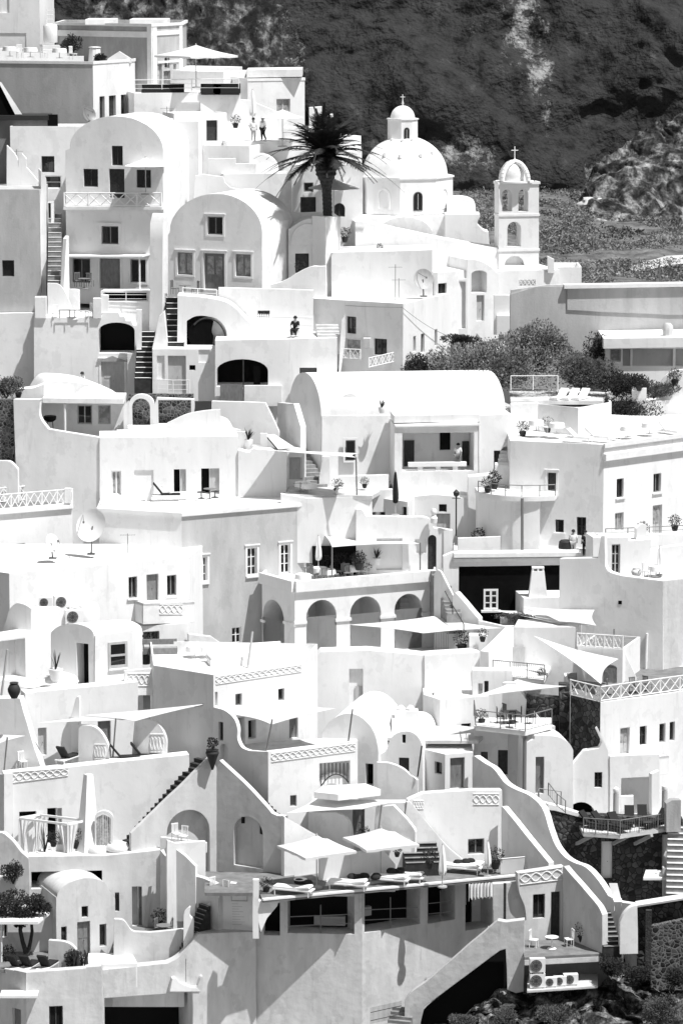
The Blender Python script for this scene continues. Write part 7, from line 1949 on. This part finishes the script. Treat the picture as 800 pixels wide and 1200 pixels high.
# lamps
def lamp(label, x, y, Y, h, m):
    T = Thing('street_lamp', label, 'street lamp'); c = P(x, y, Y); T.add('pole', MB().bar(c, c + Vector((0, 0, h)), .05, 8), m)
    mb = MB(); mb.lathe(c + Vector((0, 0, h)), [(.08, 0), (.2, .1), (.22, .3), (.1, .42), (.03, .5)], 8); T.add('lantern', mb, m)
    mb = MB(); mb.bar(c + Vector((-.28, 0, h - .1)), c + Vector((.28, 0, h - .1)), .03); T.add('arm', mb, m)
lamp('dark slim street lamp in the middle of the alley', 534, 628, 240, 2.7, MDK)
for x, y, Y, lb in ((721, 948, 217.6, 'cylindrical white lamp pillar before the shaded recess'), (778, 945, 217, 'cylindrical lamp pillar beside the stone pier')):
    T = Thing('lamp_pillar', lb, 'lamp'); c = P(x, y, Y); T.add('shaft', MB().lathe(c, [(.22, -.8), (.24, -.6), (.18, -.4), (.18, 1.0)], 14), STM); T.add('globe', MB().lathe(c + Vector((0, 0, 1.0)), [(.16, 0), (.2, .1), (.18, .3), (.05, .42)], 12), WWH)
T = Thing('wall_lamp', 'black box lamp in the right arched niche of the stair house', 'lamp'); T.add('body', MB().box(P(285, 961, 210.9), (.22, .22, .36)), BLK); T.add('bracket', MB().box(P(285, 960, 211.4), (.08, .7, .06)), MDK)

# pots and plants
vb = Model('vase', 'vase'); vb.add('body', MB().lathe((0, 0, 0), [(.06, 0), (.3, .75), (.42, 1.05), (.36, 1.2), (.4, 1.25), (.3, 1.22)], 14), CLAY); vb.add('stem', MB().bar((0, 0, 1.1), (0, 0, 1.45), .03), BARK); vb.add('foliage', leaves(MB(), (0, 0, 1.7), (.32, .32, .3), 260, .12, shell=.3), LEAF, None, None, False)
place(vb.e, 249, 902, 213.4, 0, 'tall dark vase with a clipped ball bush on the wedge wall')
jb = jar(CLAY, .95, .4); place(jb, 17, 818, 215.2, 0, 'black clay jar on the buttress wall at the left')
jw = jar(PLM, .6, .35); place(jw, 398, 582, 241.4, 0, 'pale round jar at the edge of the grey terrace wall')
pg_ = potted(PLM, 'tall', .85, .48, 1.4, .4); place(pg_, 66, 798, 219.6, 0, 'large white planter with tall curling leaves before the vaulted hut', .95)
place(pg_, 53, 1004, 212.3, 0, 'large white planter with dark leaves under the curtained pergola', 1.1, z=zf)
bu = potted(CLAY, 'bush', .4, .25, .7, .42)
for x, y, Y, s, lb in ((395, 578, 242, .9, 'leafy pot plant at the end of the bench wall'), (427, 572, 243.4, .7, 'small pot plant on the white bench wall'), (571, 577, 240.3, 1.0, 'leafy plant at the left end of the curved balcony'), (579, 573, 241, 1.1, 'dark bush beside the left end of the curved balcony'), (612, 512, 246, 1.0, 'bushy pot plant at the roof corner above the curved balcony'), (641, 507, 245.6, 1.0, 'round pot shrub before the shadowed roof wall'),
        (753, 628, 240.4, .9, 'pot plant on the railed balcony at the far right'), (790, 622, 241.2, 1.0, 'leafy pot plant at the far right of the railed balcony'), (634, 796, 228.2, .7, 'dark plant at the right end of the railed balcony below the planted ledge'), (565, 752, 230, .8, 'small pot plant in the plant box wall'), (541, 764, 231.5, 1.3, 'dark bush beside the slatted gate'), (564, 849, 220.6, .9, 'pale leaved pot plant on the dining terrace'), (426, 990, 212.6, 1.0, 'round dark bush beside the grey door behind the parasols'),
        (503, 1018, 209.6, 1.1, 'dark bush on the sun deck next to the closed parasol'), (580, 1018, 211.8, 1.2, 'spiky dark pot plant at the right end of the sun deck'), (682, 1104, 206.0, 1.1, 'bushy plant in the corner of the timber patio'), (171, 778, 228.6, 1.7, 'tall dark shrub left of the glazed doorway'), (303, 883 + 8, 214.6, .1, None), (445, 296, 263, .6, 'dark small pot plant on the blank house roof'), (188, 1090, 210.8, 1.2, 'dark bush in the shaded patio corner'), (465, 1004, 211.8, .7, 'small plant on the white bench by the stair'),
        (790, 452, 252.2, 1.1, 'dark round plant before the gable wall at the right edge'), (748, 458, 250.4, .9, 'round dark plant on the wall stub above the scrub'), (640, 134, 300, .1, None), (127, 142 + 330, 250, .1, None), (22, 466, 247, .9, 'small flower trough plant at the left of the pavilion')):
    if lb: place(bu, x, y, Y, rnd(0, 6), lb, s)
ag = potted(PLM, 'agave', .5, .3, .9, .4); place(ag, 441, 662, 240, 0, 'spiky agave in a pale pot on the cafe terrace', z=P(441, 662, 240).z); place(ag, 291, 524, 245, 0, 'spiky plants in the white plant box by the alley', 1.1); place(ag, 447, 484, 246.4, 0, 'small spiky pot plant on the edge of the long vault', .8)
ct = Model('cactus', 'cactus'); mb = MB()
for k in range(9):
    a = rnd(0, 6.28); r_ = rnd(.05, .5); h = rnd(.7, 1.9); p = Vector((math.cos(a) * r_, math.sin(a) * r_ * .5, 0)); mb.tube([p, p + Vector((rnd(-.1, .1), 0, h * .5)), p + Vector((rnd(-.15, .15), 0, h))], [.09, .1, .04], 7)
ct.add('stems', mb, LEAF); place(ct.e, 95, 1136, 206.2, 0, 'dark spiky cactus clump on the courtyard parapet')

def bush(name, label, cat, x, y, Y, r, n, s, m, lumps=6, group=None, flat=.6, seed=None):
    T = Thing(name, label, cat, group); c = P(x, y, Y); mb = MB(); m2 = MB()
    for k in range(lumps):
        a = rnd(0, 6.28); f = rnd(0, .6)
        q = c + Vector((math.cos(a) * r[0] * f, math.sin(a) * r[1] * f, r[2] * rnd(.12, .6)))
        leaves(mb, q, (r[0] * rnd(.38, .6), r[1] * rnd(.38, .6), r[2] * rnd(.38, .6)), int(n * 3.2) // lumps, s * .5, shell=.35, up=.8)
    T.add('foliage', mb, m, None, None, None, False)
    for k in range(5):
        a = rnd(0, 6.28); m2.tube([c - Vector((0, 0, .3)), c + Vector((math.cos(a) * r[0] * .3, math.sin(a) * r[1] * .3, r[2] * .4)), c + Vector((math.cos(a) * r[0] * .6, math.sin(a) * r[1] * .6, r[2] * .8))], [.06, .04, .015], 5)
    T.add('stem', m2, BARK)
LEAFM = mat('scrub_leaf', 0.30, 0.85, 0.10, .9)
bush('shrub', 'big rounded feathery shrub above the long vault', 'shrub', 582, 446, 252.5, (5.4, 2.6, 2.9), 5200, .34, LEAFM, 11)
bush('shrub', 'feathery shrub rising behind the big rounded one', 'shrub', 628, 425, 255.5, (3.6, 2.2, 2.9), 4200, .34, LEAFM, 9)
bush('shrub', 'low dark hedge beside the house with wires', 'shrub', 505, 437, 254.5, (2.8, 1.4, 1.2), 1800, .28, LEAF, 7)
bush('shrub', 'pale scrub between the rope fence and the garden house', 'shrub', 680, 448, 252.5, (2.6, 1.8, 1.9), 2200, .3, LEAFG, 8)
bush('shrub', 'dark low bush in front of the garden house', 'shrub', 722, 460, 251.5, (2.4, 1.6, 1.5), 2000, .28, LEAF, 7)
bush('shrub', 'small pale bush before the white wall of the garden house', 'shrub', 765, 462, 251.8, (2.2, 1.4, .9), 1000, .25, LEAFG, 6)
bush('shrub', 'thin bush climbing beside the garden house', 'shrub', 697, 424, 255.5, (1.5, 1.0, 1.9), 900, .26, LEAF, 6)
bush('shrub', 'small dark bush at the foot of the porch', 'shrub', 540, 402, 258, (1.6, 1.0, .7), 700, .26, LEAF, 5)
bush('shrub', 'dark shrubs in the gap right of the upper roof block', 'shrub', 730, 492, 250.2, (2.6, 1.0, 1.7), 1600, .26, LEAF, 7)
bush('shrub', 'dark planter bush at the left edge above the courtyard', 'shrub', 16, 1030, 209.9, (.95, .6, 1.0), 700, .18, LEAF, 5)
bush('shrub', 'dark shadowy bush by the round yard wall of the little vault', 'shrub', 84, 1130, 207.0, (.9, .6, 1.0), 700, .18, LEAF, 5)
bush('shrub', 'creeper on the planted roof ledge', 'shrub', 605, 727, 234.2, (1.9, .4, .5), 700, .16, LEAFG, 6)
bush('shrub', 'dark plants behind the cafe terrace under the sail', 'shrub', 402, 668, 240.2, (1.9, .35, 1.3), 900, .22, LEAF, 8)
bush('shrub', 'plant on the topmost house terrace by the water tank', 'shrub', 84, 62, 284, (.9, .8, 1.3), 600, .25, LEAF, 5)
bush('shrub', 'round dark bush next to the chimney pot at the top', 'shrub', 118, 72, 278.5, (.8, .6, .6), 500, .22, LEAF, 4)
bush('shrub', 'flowers and leaves at the left of the white pavilion', 'shrub', 8, 462, 246.5, (1.6, .8, 1.2), 900, .22, LEAFG, 6)
for k, (x, y, Y, rx, rz_, lb) in enumerate(((590, 1200, 200.5, 1.3, .7, 'grey bush on the rocks under the cellar void'), (652, 1198, 200.5, 1.3, .9, 'grey bush on the rocks under the air conditioner ledge'), (772, 1195, 200, 1.5, 1.5, 'large grey bush on the rocks at the bottom right corner'), (715, 1138, 203, .9, .8, 'dark bush beside the patio stair wall end'), (742, 1148, 203, 1.2, .9, 'dark bush below the weathered post'), (540, 1200, 201, .9, .5, 'low bush at the foot of the rough stair wall'), (795, 1150, 203, 1.0, .8, 'dark scrub below the paler stone wall'))):
    bush('shrub', lb, 'shrub', x, y, Y, (rx, 1.2, rz_), 1300, .2, LEAF if k in (3, 4, 6) else LEAFG, 7)

# courtyard tree
T = Thing('olive_tree', 'dark leaning courtyard tree with two bare curved trunks at the lower left', 'tree')
mb = MB(); b0 = P(31, 1117, 208); mb.tube([b0, P(27, 1104, 208), P(24, 1090, 208), P(27, 1075, 208), P(20, 1060, 208)], [.16, .13, .12, .1, .05], 8); T.add('trunk', mb, BARK)
mb = MB(); mb.tube([b0 + Vector((.1, 0, 0)), P(36, 1104, 208.1), P(38, 1092, 208.1), P(37, 1078, 208), P(42, 1064, 208)], [.13, .11, .1, .08, .04], 8); T.add('trunk', mb, BARK)
mb = MB()
for x, y, r_ in ((52, 1064, .55), (-4, 1074, .9), (34, 1072, .7), (5, 1058, 1.0), (18, 1053, 1.0), (30, 1062, .9), (42, 1056, .7), (47, 1060, .5), (24, 1080, .5), (10, 1068, .8), (-8, 1060, 1.0), (24, 1071, .6)): leaves(mb, P(x, y, 208), (r_ * .8, r_ * .7, r_ * .6), 620, .13, shell=.25)
T.add('crown', mb, LEAF, None, None, None, False)

# palm
T = Thing('palm_tree', 'tall dark date palm beside the domed church', 'palm tree')
Yp = 262.5; b0 = P(384, 256, Yp); t0 = P(381, 177, Yp)
prof = [(0, .33), (.25, .33), (.45, .34), (.55, .46), (.66, .72), (.78, .76), (.92, .55), (1.0, .4)]
mb = MB(); pts = []; rs = []
for i in range(33):
    f = i / 32; j = max(k for k in range(len(prof)) if prof[k][0] <= f); k = min(j + 1, len(prof) - 1); g = (f - prof[j][0]) / max(1e-6, prof[k][0] - prof[j][0])
    pts.append(b0.lerp(t0, f)); rs.append((prof[j][1] + (prof[k][1] - prof[j][1]) * g) * (1 + .09 * (i % 2)))
mb.tube(pts, rs, 14); T.add('trunk', mb, BARK, None, None, 50)
mb = MB()
for i in range(60):
    f = rnd(.55, .95); a = rnd(0, 6.28); p = b0.lerp(t0, f); d = Vector((math.cos(a), math.sin(a), .9)); mb.bar(p + d * .45, p + d * 1.0, .08, 5, .02)
T.add('leaf_bases', mb, BARK)
fr_ = MB()
def frond(mb, base, az, el, L_, droop):
    d = Vector((math.cos(az) * math.cos(el), math.sin(az) * math.cos(el), math.sin(el))); side = Vector((-math.sin(az), math.cos(az), 0)); n = 16; pts = []
    for k in range(n + 1):
        f = k / n; pts.append(base + d * (L_ * f) - Vector((0, 0, droop * L_ * f * f)))
    mb.tube(pts, [.05 * (1 - k / (n + 2)) for k in range(n + 1)], 4)
    m_ = 62
    for k in range(3, m_):
        f = k / m_; i = min(int(f * n), n - 1); p = pts[i].lerp(pts[i + 1], f * n - i); tg = (pts[i + 1] - pts[i]).normalized(); up = side.cross(tg).normalized()
        ll = .95 * math.sin(min(1, f * 1.15 + .12) * math.pi) ** .6 + .12
        for s in (-1, 1):
            v = (side * s * .8 + tg * .65 - up * .1 + Vector((0, 0, -.25 * rnd(.5, 1.4)))).normalized(); e = p + v * ll * rnd(.8, 1.1); w_ = tg * .075
            mb.add([p - w_, p + w_, e], [(0, 1, 2)])
tip = t0 + Vector((0, 0, -.1))
cnt = 0
for ring_, (n_, el, L_, dr) in enumerate(((8, 74, 4.0, .14), (13, 50, 5.0, .36), (14, 28, 5.5, .50), (13, 8, 5.3, .46), (4, -2, 4.2, .36))):
    for k in range(n_):
        mb = MB(); frond(mb, tip + Vector((0, 0, .1 - ring_ * .12)), 2 * math.pi * (k + .5 * (ring_ % 2)) / n_ + rnd(-.15, .15), R(el + rnd(-7, 7)), L_ * rnd(.85, 1.1), dr * rnd(.8, 1.2))
        T.add('frond', mb, LEAF, None, None, None, False); cnt += 1

# people
def skin_mesh(verts, edges, radii):
    me = bpy.data.meshes.new('tmp'); me.from_pydata(verts, edges, []); ob = bpy.data.objects.new('tmp', me); COL.objects.link(ob)
    ob.modifiers.new('skin', 'SKIN'); 
    for i, r_ in enumerate(radii): me.skin_vertices[0].data[i].radius = (r_, r_)
    me.skin_vertices[0].data[0].use_root = True
    s_ = ob.modifiers.new('sub', 'SUBSURF'); s_.levels = 1
    dg = bpy.context.evaluated_depsgraph_get(); m2 = bpy.data.meshes.new_from_object(ob.evaluated_get(dg)); bpy.data.objects.remove(ob); bpy.data.meshes.remove(me); return m2
def person(label, loc, rz, J, shirt, trousers, hair=HAIR, h=1.0):
    """J: joint positions; one skinned body, plus clothing shells and hair as its children"""
    names = list(J.keys()); idx = {n: i for i, n in enumerate(names)}
    E = [('pelvis', 'waist'), ('waist', 'chest'), ('chest', 'neck'), ('neck', 'head'), ('head', 'crown')]
    for s in 'lr': E += [('chest', 'sh' + s), ('sh' + s, 'el' + s), ('el' + s, 'wr' + s), ('wr' + s, 'ha' + s), ('pelvis', 'hip' + s), ('hip' + s, 'kn' + s), ('kn' + s, 'an' + s), ('an' + s, 'to' + s)]
    RAD = dict(pelvis=.14, waist=.125, chest=.15, neck=.06, head=.1, crown=.085, sh=.065, el=.045, wr=.033, ha=.04, hip=.095, kn=.065, an=.045, to=.04)
    rad = [RAD[n if n in RAD else n[:-1]] for n in names]
    e = bpy.data.objects.new('person', None); COL.objects.link(e); e.location = loc; e.rotation_euler = (0, 0, rz); props(e, label, 'person', None, 'thing'); e.scale = (h,) * 3
    me = skin_mesh([J[n] for n in names], [(idx[a], idx[b]) for a, b in E], rad); me.materials.append(SKIN)
    for p in me.polygons: p.use_smooth = True
    b = bpy.data.objects.new('body', me); COL.objects.link(b); b.parent = e
    def shell(nm, keep, m, grow):
        ks = [n for n in names if n in keep]; ii = {n: i for i, n in enumerate(ks)}; ee = [(ii[a], ii[b_]) for a, b_ in E if a in ii and b_ in ii]
        q = skin_mesh([J[n] for n in ks], ee, [RAD[n if n in RAD else n[:-1]] * grow + .012 for n in ks]); q.materials.append(m)
        for p in q.polygons: p.use_smooth = True
        o = bpy.data.objects.new(nm, q); COL.objects.link(o); o.parent = e
    shell('shirt', ('waist', 'chest', 'shl', 'shr', 'ell', 'elr', 'pelvis'), shirt, 1.12)
    shell('trousers', ('pelvis', 'hipl', 'hipr', 'knl', 'knr', 'anl', 'anr'), trousers, 1.15)
    hd = Vector(J['head']); cr = Vector(J['crown']); mb = MB(); c = (hd + cr) / 2 + Vector((0, .02, .03)); mb.lathe(c, [(.125 * math.cos(a) + .003, .13 * math.sin(a)) for a in [-.3 + i * .31 for i in range(7)]], 14)
    hm = mb.mesh('hair', [hair], 60); o = bpy.data.objects.new('hair', hm); COL.objects.link(o); o.parent = e
    f = MB(); f.box(hd + Vector((0, -.12, .03)), (.025, .04, .05)); o = bpy.data.objects.new('nose', f.mesh('nose', [SKIN], 40)); COL.objects.link(o); o.parent = e
    return e
def joints(**k):
    J = dict(pelvis=(0, 0, .95), waist=(0, 0, 1.1), chest=(0, 0, 1.32), neck=(0, 0, 1.5), head=(0, -.02, 1.6), crown=(0, -.01, 1.7))
    for s, q in (('l', -1), ('r', 1)):
        J.update({'sh' + s: (q * .2, 0, 1.42), 'el' + s: (q * .25, .02, 1.15), 'wr' + s: (q * .25, -.08, .92), 'ha' + s: (q * .24, -.12, .84), 'hip' + s: (q * .1, 0, .9), 'kn' + s: (q * .11, -.01, .5), 'an' + s: (q * .11, .02, .08), 'to' + s: (q * .12, -.12, .04)})
    J.update(k); return J
def seated():
    dz = -.5; J = joints()
    K = {n: (x, y, z + dz) for n, (x, y, z) in J.items()}
    for s, q in (('l', -1), ('r', 1)): K.update({'kn' + s: (q * .14, -.44, .47), 'an' + s: (q * .14, -.42, .08), 'to' + s: (q * .15, -.56, .04), 'el' + s: (q * .27, -.1, .68), 'wr' + s: (q * .18, -.3, .58), 'ha' + s: (q * .14, -.38, .55)})
    return K
solo('stool', 'low white block seat under the person on the roof terrace', 'stool', MB().box(P(346, 392, 252.8) + Vector((0, 0, .18)), (.6, .6, .4)), PL)
person('seated person in dark clothes on the roof terrace wall', P(346, 394, 252.6), R(-15), seated(), FBK, FBK, h=1.12)
person('person in a white shirt leaning in the shady porch', P(537, 552, 244.0) + Vector((0, 1.2, 0)), R(-30), joints(), FAB, WGR, h=1.0)
person('person in a white shirt beside a dark round vat', P(671, 651, 238.6), R(170), joints(elr=(.3, -.1, 1.15), wrr=(.28, -.3, 1.1), har=(.26, -.38, 1.1)), FAB, WLG, h=1.0)
person('person with a dark rucksack turned away by the double window', P(685, 652, 238.4), R(200), joints(), FBK, FBK, h=1.0)
rk = solo('rucksack', 'pale rucksack strap bag beside the dark dressed visitor', 'rucksack', MB().box(P(689, 634, 238.2), (.3, .22, .45)), WLG)
person('person in pale clothes standing left by the closed parasol', P(297, 166, 273.4), R(20), joints(), FAB, WLG, h=1.02)
person('person in a pale top and dark shorts by the white parasol', P(308, 165, 273.2), R(-40), joints(knr=(.2, -.12, .52), anr=(.24, .1, .1)), FAB, FBK, h=1.0)
person('dark haired person in white walking behind the vault roof', P(97, 468, 251.5), R(60), joints(), FAB, FAB, h=1.1)
solo('vat', 'dark round vat against the wall by the small window', 'vat', MB().lathe(P(663, 650, 239), [(.4, 0), (.55, .5), (.5, .9), (.4, 1.0)], 16), CLAY)

# small things
T = Thing('deck_chair', 'white canvas deck chair at the end of the S curved wall', 'deck chair'); c = P(727, 1060, 207.8)
mb = MB(); mb.obox(c + Vector((-.45, .3, .2)), Vector((.5, 0, 0)), Vector((-.25, .1, 1.0)), Vector((0, .04, 0))); T.add('backrest', mb, FAB)
mb = MB(); mb.obox(c + Vector((-.45, -.4, .25)), Vector((.5, 0, 0)), Vector((0, .7, 0)), Vector((0, 0, .05))); T.add('seat', mb, FAB)
for sx in (-.42, 0): T.add('leg', MB().bar(c + Vector((sx, -.3, -.3)), c + Vector((sx, -.3, .25)), .03), WWH)
T = Thing('plank', 'white slab lying on the rocks below the patio', 'slab'); mb = MB(); q = P(722, 1150, 203); mb.obox(q, Vector((1.15, .1, .22)), Vector((0, .5, .03)), Vector((0, 0, .12))); T.add('board', mb, PL)
T = Thing('barbecue', 'black barbecue kettle under the pavilion canopy', 'barbecue'); c = P(59, 506, 246.2)
T.add('bowl', MB().lathe(c + Vector((0, 0, .7)), [(.2, 0), (.42, .15), (.45, .4), (.4, .42)], 14), BLK)
for sx in (-.25, .25): T.add('leg', MB().bar(c + Vector((sx, 0, 0)), c + Vector((sx * .7, 0, .75)), .03), MDK)
T = Thing('iron_fence', 'low dark iron fence at the bottom of the retaining wall', 'fence'); a, b = P(434, 1200, 203.4), P(470, 1192, 203.8)
mb = MB()
for i in range(26): p = a.lerp(b, i / 25); mb.bar(p, p + Vector((0, 0, 1.0)), .014, 4)
T.add('bars', mb, MDK); mb = MB(); mb.bar(a + Vector((0, 0, .7)), b + Vector((0, 0, .7)), .025); mb.bar(a + Vector((0, 0, .2)), b + Vector((0, 0, .2)), .025); T.add('rail', mb, MDK)
stairs('few rough steps at the bottom behind the iron fence', P(462, 1215, 203.6), P(474, 1180, 205.5), 1.4, 7, STEPG)
T = Thing('curtain_panel', 'white pleated cloth panel hanging under the right end of the sun deck', 'curtain')
mb = MB(); vs = []; n = 25; a, b = P(549, 1036, 209.3), P(577, 1034, 209.6)
for k, z in ((0, 0), (1, -1.1)):
    for i in range(n):
        p = a.lerp(b, i / (n - 1)); vs.append(p + Vector((0, .12 * math.sin(i * 1.9), z * (1 - .25 * abs(math.sin(i * .9))))))
mb.add(vs, [(i, i + 1, n + i + 1, n + i) for i in range(n - 1)]); T.add('cloth', mb, FAB, None, None, 30, False)
T = Thing('utility_pole', 'thin grey pole standing on the scrub slope beyond the long wall', 'pole'); c = P(772, 334, 270); T.add('shaft', MB().bar(c - Vector((0, 0, 1)), c + Vector((0, 0, 1.9)), .05), MTL)
T = Thing('wires', 'thin cables sagging across the house with wires', 'cable'); mb = MB()
for a, b, s_ in (((366, 354, 258.3), (472, 360, 253.8), .1), ((472, 361, 253.8), (528, 395, 261), .2)):
    pa__, pb__ = P(*a), P(*b); mb.tube([pa__.lerp(pb__, i / 8) - Vector((0, .1, s_ * math.sin(math.pi * i / 8))) for i in range(9)], [.018] * 9, 4)
T.add('cable', mb, MTL)
solo('drain_pipe', 'grey pipe on the corner of the house with wires', 'pipe', MB().bar(P(463, 358, 254.5), P(463, 412, 254.5), .06, 8), MTL)
solo('drain_pipe', 'grey pipe down the wall below the curved balcony', 'pipe', MB().bar(P(611.5, 584, 238.5), P(611.5, 646, 238.5), .1, 8), MTL)
for x, y, Y, lb in ((582, 632, 240, 'dark folded deck chair by the curved balcony wall, left of two'), (594, 634, 240, 'dark folded deck chair by the curved balcony wall, right of two')):
    T = Thing('deck_chair', lb, 'deck chair', 'dark folded deck chairs'); c = P(x, y + 10, Y); mb = MB(); mb.obox(c + Vector((-.25, 0, .5)), Vector((.45, .0, 0)), Vector((.3, .3, .55)), Vector((0, .05, 0))); T.add('sling', mb, FBK)
    for sx in (-.25, .2): T.add('leg', MB().bar(c + Vector((sx, 0, 0)), c + Vector((sx + .3, .3, 1.05)), .025), WWH)
garden('low white rail wall of the alley below the curved balcony', Pl(570, 645, 238.9, 0), [(536, 660), (536, 631), (586, 629), (586, 660)], .3)

# more of the life on roofs and terraces
for x, y, Y, lb in ((80, 589, 242.4, 'small white roof pillar left of the two on the flat roof terrace'), (174, 587, 241.8, 'small white roof pillar before the blank doorway')):
    solo('roof_pillar', lb, 'pillar', MB().box(P(x, y, Y) + Vector((0, 0, .5)), (.42, .42, 1.0)), PLM)
place(wr, 205, 584, 242, R(100), 'white lounger with a raised back before the half open doors'); place(gl_, 195, 585, 241.6, R(95), 'dark cloth lounger before the half open doors')
place(bt, 236, 584, 241.6, 0, 'low dark table before the right half open door'); place(bt, 252, 583, 241.8, 0, 'second low dark table before the right half open door'); place(gt, 246, 585, 241, 0, 'grey table on the flat roof terrace before the right half open door')
for x, y, Y, lb in ((628, 505, 245.4, 'white clothed table on the roof above the curved balcony, left of two'), (652, 508, 244.8, 'white clothed table on the roof above the curved balcony, right of two'), (735, 512, 244.6, 'white clothed table behind the moulded cornice'), (760, 508, 246, 'white clothed table near the right edge roof parapet'), (12, 66, 277.6, 'white clothed table on the roof of the long grey wall house, leftmost'), (36, 67, 277, 'white clothed table in the middle of the long grey wall house roof'), (70, 68, 276.6, 'white clothed table near the chimney pot of the long grey wall house'), (768, 676, 234.5, 'white clothed table on the massive grey house roof')):
    place(wt, x, y, Y, 0, lb)
for x, y, Y, rz, lb in ((24, 68, 276.8, .4, 'white chair between the tables of the long grey wall house roof'), (52, 68, 276.6, 2.2, 'white chair right of the middle table on the long grey wall house roof'), (86, 70, 276, 1.0, 'white chair near the round bush by the chimney pot'), (757, 677, 234.2, 1.2, 'white chair on the massive grey house roof'), (640, 508, 245, -.6, 'white chair between the two tables above the curved balcony'), (722, 514, 243.8, .8, 'white chair behind the moulded cornice')):
    place(wc, x, y, Y, rz, lb)
place(cw, 772, 674, 234.8, 0, 'closed pale parasol on the massive grey house roof', .75)
place(jb, 655, 660 - 3, 238.6, 0, 'dark jar by the wall of the visitors', .8); place(jw, 745, 676, 234.6, 0, 'pale jar at the curved roof edge of the massive grey house'); place(jw, 262, 812, 0 + 226, 0, 'pale jar hidden on the corner house terrace') if False else None
def aerial(label, x, y, Y, h):
    T = Thing('aerial', label, 'aerial'); c = P(x, y, Y); T.add('mast', MB().bar(c, c + Vector((0, 0, h)), .025), MTL)
    mb = MB(); mb.bar(c + Vector((-.5, 0, h * .92)), c + Vector((.5, .1, h * .92)), .015)
    for k in range(6): mb.bar(c + Vector((-.45 + k * .18, -.25, h * .92)), c + Vector((-.45 + k * .18, .25, h * .92)), .01, 4)
    T.add('antenna', mb, MTL)
for x, y, Y, h, lb in ((463, 352, 256.5, 2.6, 'thin aerial mast on the roof of the house with wires'), (467, 352, 256.8, 1.6, 'short aerial mast beside the taller one on the house with wires'), (20, 205, 266.4, 1.9, 'aerial on the low annex roof at the upper left'), (196, 150, 270, 1.6, 'aerial on the plain house side behind the tall vault'), (150, 648, 233, 1.3, 'aerial at the back of the bright flat roof'), (352, 582, 242, 1.0, 'short aerial by the grey terrace wall')):
    aerial(lb, x, y, Y, h)
for x, y, Y, lb in ((276, 150, 274.6, 'dark pot plants by the standing people'), (352, 322, 260.6, 'round dark shrub beside the black lunette door'), (404, 284, 262.2, 'low pale bush on the blank house roof'), (283, 576 - 2, 241, None), (560, 640, 240.2, 'pot plant at the end of the alley wall'), (420, 636 + 32, 239, 'leafy pot plant beside the white counter of the cafe'), (600, 745 - 15, 234.2, None), (312, 1046, 207.2, 'dark pot plant at the left end of the sun deck'), (488, 762, 233, None), (10, 1130, 207.5, 'pot plant in the lower left courtyard'), (63, 992, 213, 'small dark bush under the curtained pergola'), (90, 994, 212.8, 'flowering pot beside the right pergola curtain')):
    if lb: place(bu, x, y, Y, rnd(0, 6), lb, rnd(.8, 1.2))
for k, (x, y, Y, lb) in enumerate(((358, 1041, 207.6, 'dark towel heap on the first low deck lounger'), (420, 1034, 208.9, 'dark bags on the second low deck lounger'), (432, 1033, 209.2, 'black bag beside the right parasol pole'), (465, 1028, 210.2, 'dark towel on the wide deck lounger'), (545, 1020, 212.6, 'dark cushions on the lounger near the right deck end'))):
    mb = MB(); c = P(x, y, Y); c.z = ZD + .42
    for j in range(4): mb.lathe(c + Vector((rnd(-.5, .5), rnd(-.2, .2), rnd(-.05, .1))), [(.1, -.05), (.28, .02), (.3, .14), (.2, .26), (.05, .3)], 10)
    solo('towel_heap', lb, 'towels', mb, FBK, 'dark towels and bags on the deck', smooth=70)
T = Thing('glass_screen', 'low glass screen box on the sun deck beside the dark pot plant', 'screen'); a = P(586, 1015, 211.6); mb = MB()
mb.obox(Vector((a.x, a.y, ZD)), Vector((1.5, .5, 0)), Vector((0, .05, 0)), Vector((0, 0, .95))); T.add('panel', mb, PLG); mb = MB(); mb.bar(Vector((a.x, a.y, ZD + .97)), Vector((a.x + 1.5, a.y + .5, ZD + .97)), .03); T.add('rail', mb, MWH)

def greyed_floor(ring_, label, inset=.3):
    lp = [p + Vector((0, 0, .012)) for p in offset_ring(ring_, inset)]; mb = MB(); mb.prism(lp, Vector((0, 0, -.006)))
    solo('terrace_floor', label, None, mb, FLG, kind='structure')  # added grey sheet; shade seen through the fretwork is put into its colour
greyed_floor(rg7, 'seaside house terrace floor greyed as shade behind its fretwork'); greyed_floor(rg6, 'little loggia house roof floor greyed as shade behind its fretwork'); greyed_floor(rg0, 'left edge roof terrace floor greyed as shade behind its fretwork')
for x, y, Y, rz, lb in ((742, 806, 223.4, .5, 'grey chair on the fretwork terrace near the loggia house'), (758, 803, 224.2, 2.4, 'grey chair on the fretwork terrace further right'), (715, 812, 223, 1.4, 'grey chair at the corner of the fretwork terrace')):
    place(gc, x, y, Y, rz, lb, z=z7 + .012)
place(gt, 750, 805, 223.6, 0, 'grey table on the fretwork terrace', z=z7 + .012)
for t in ALL: t.finish()
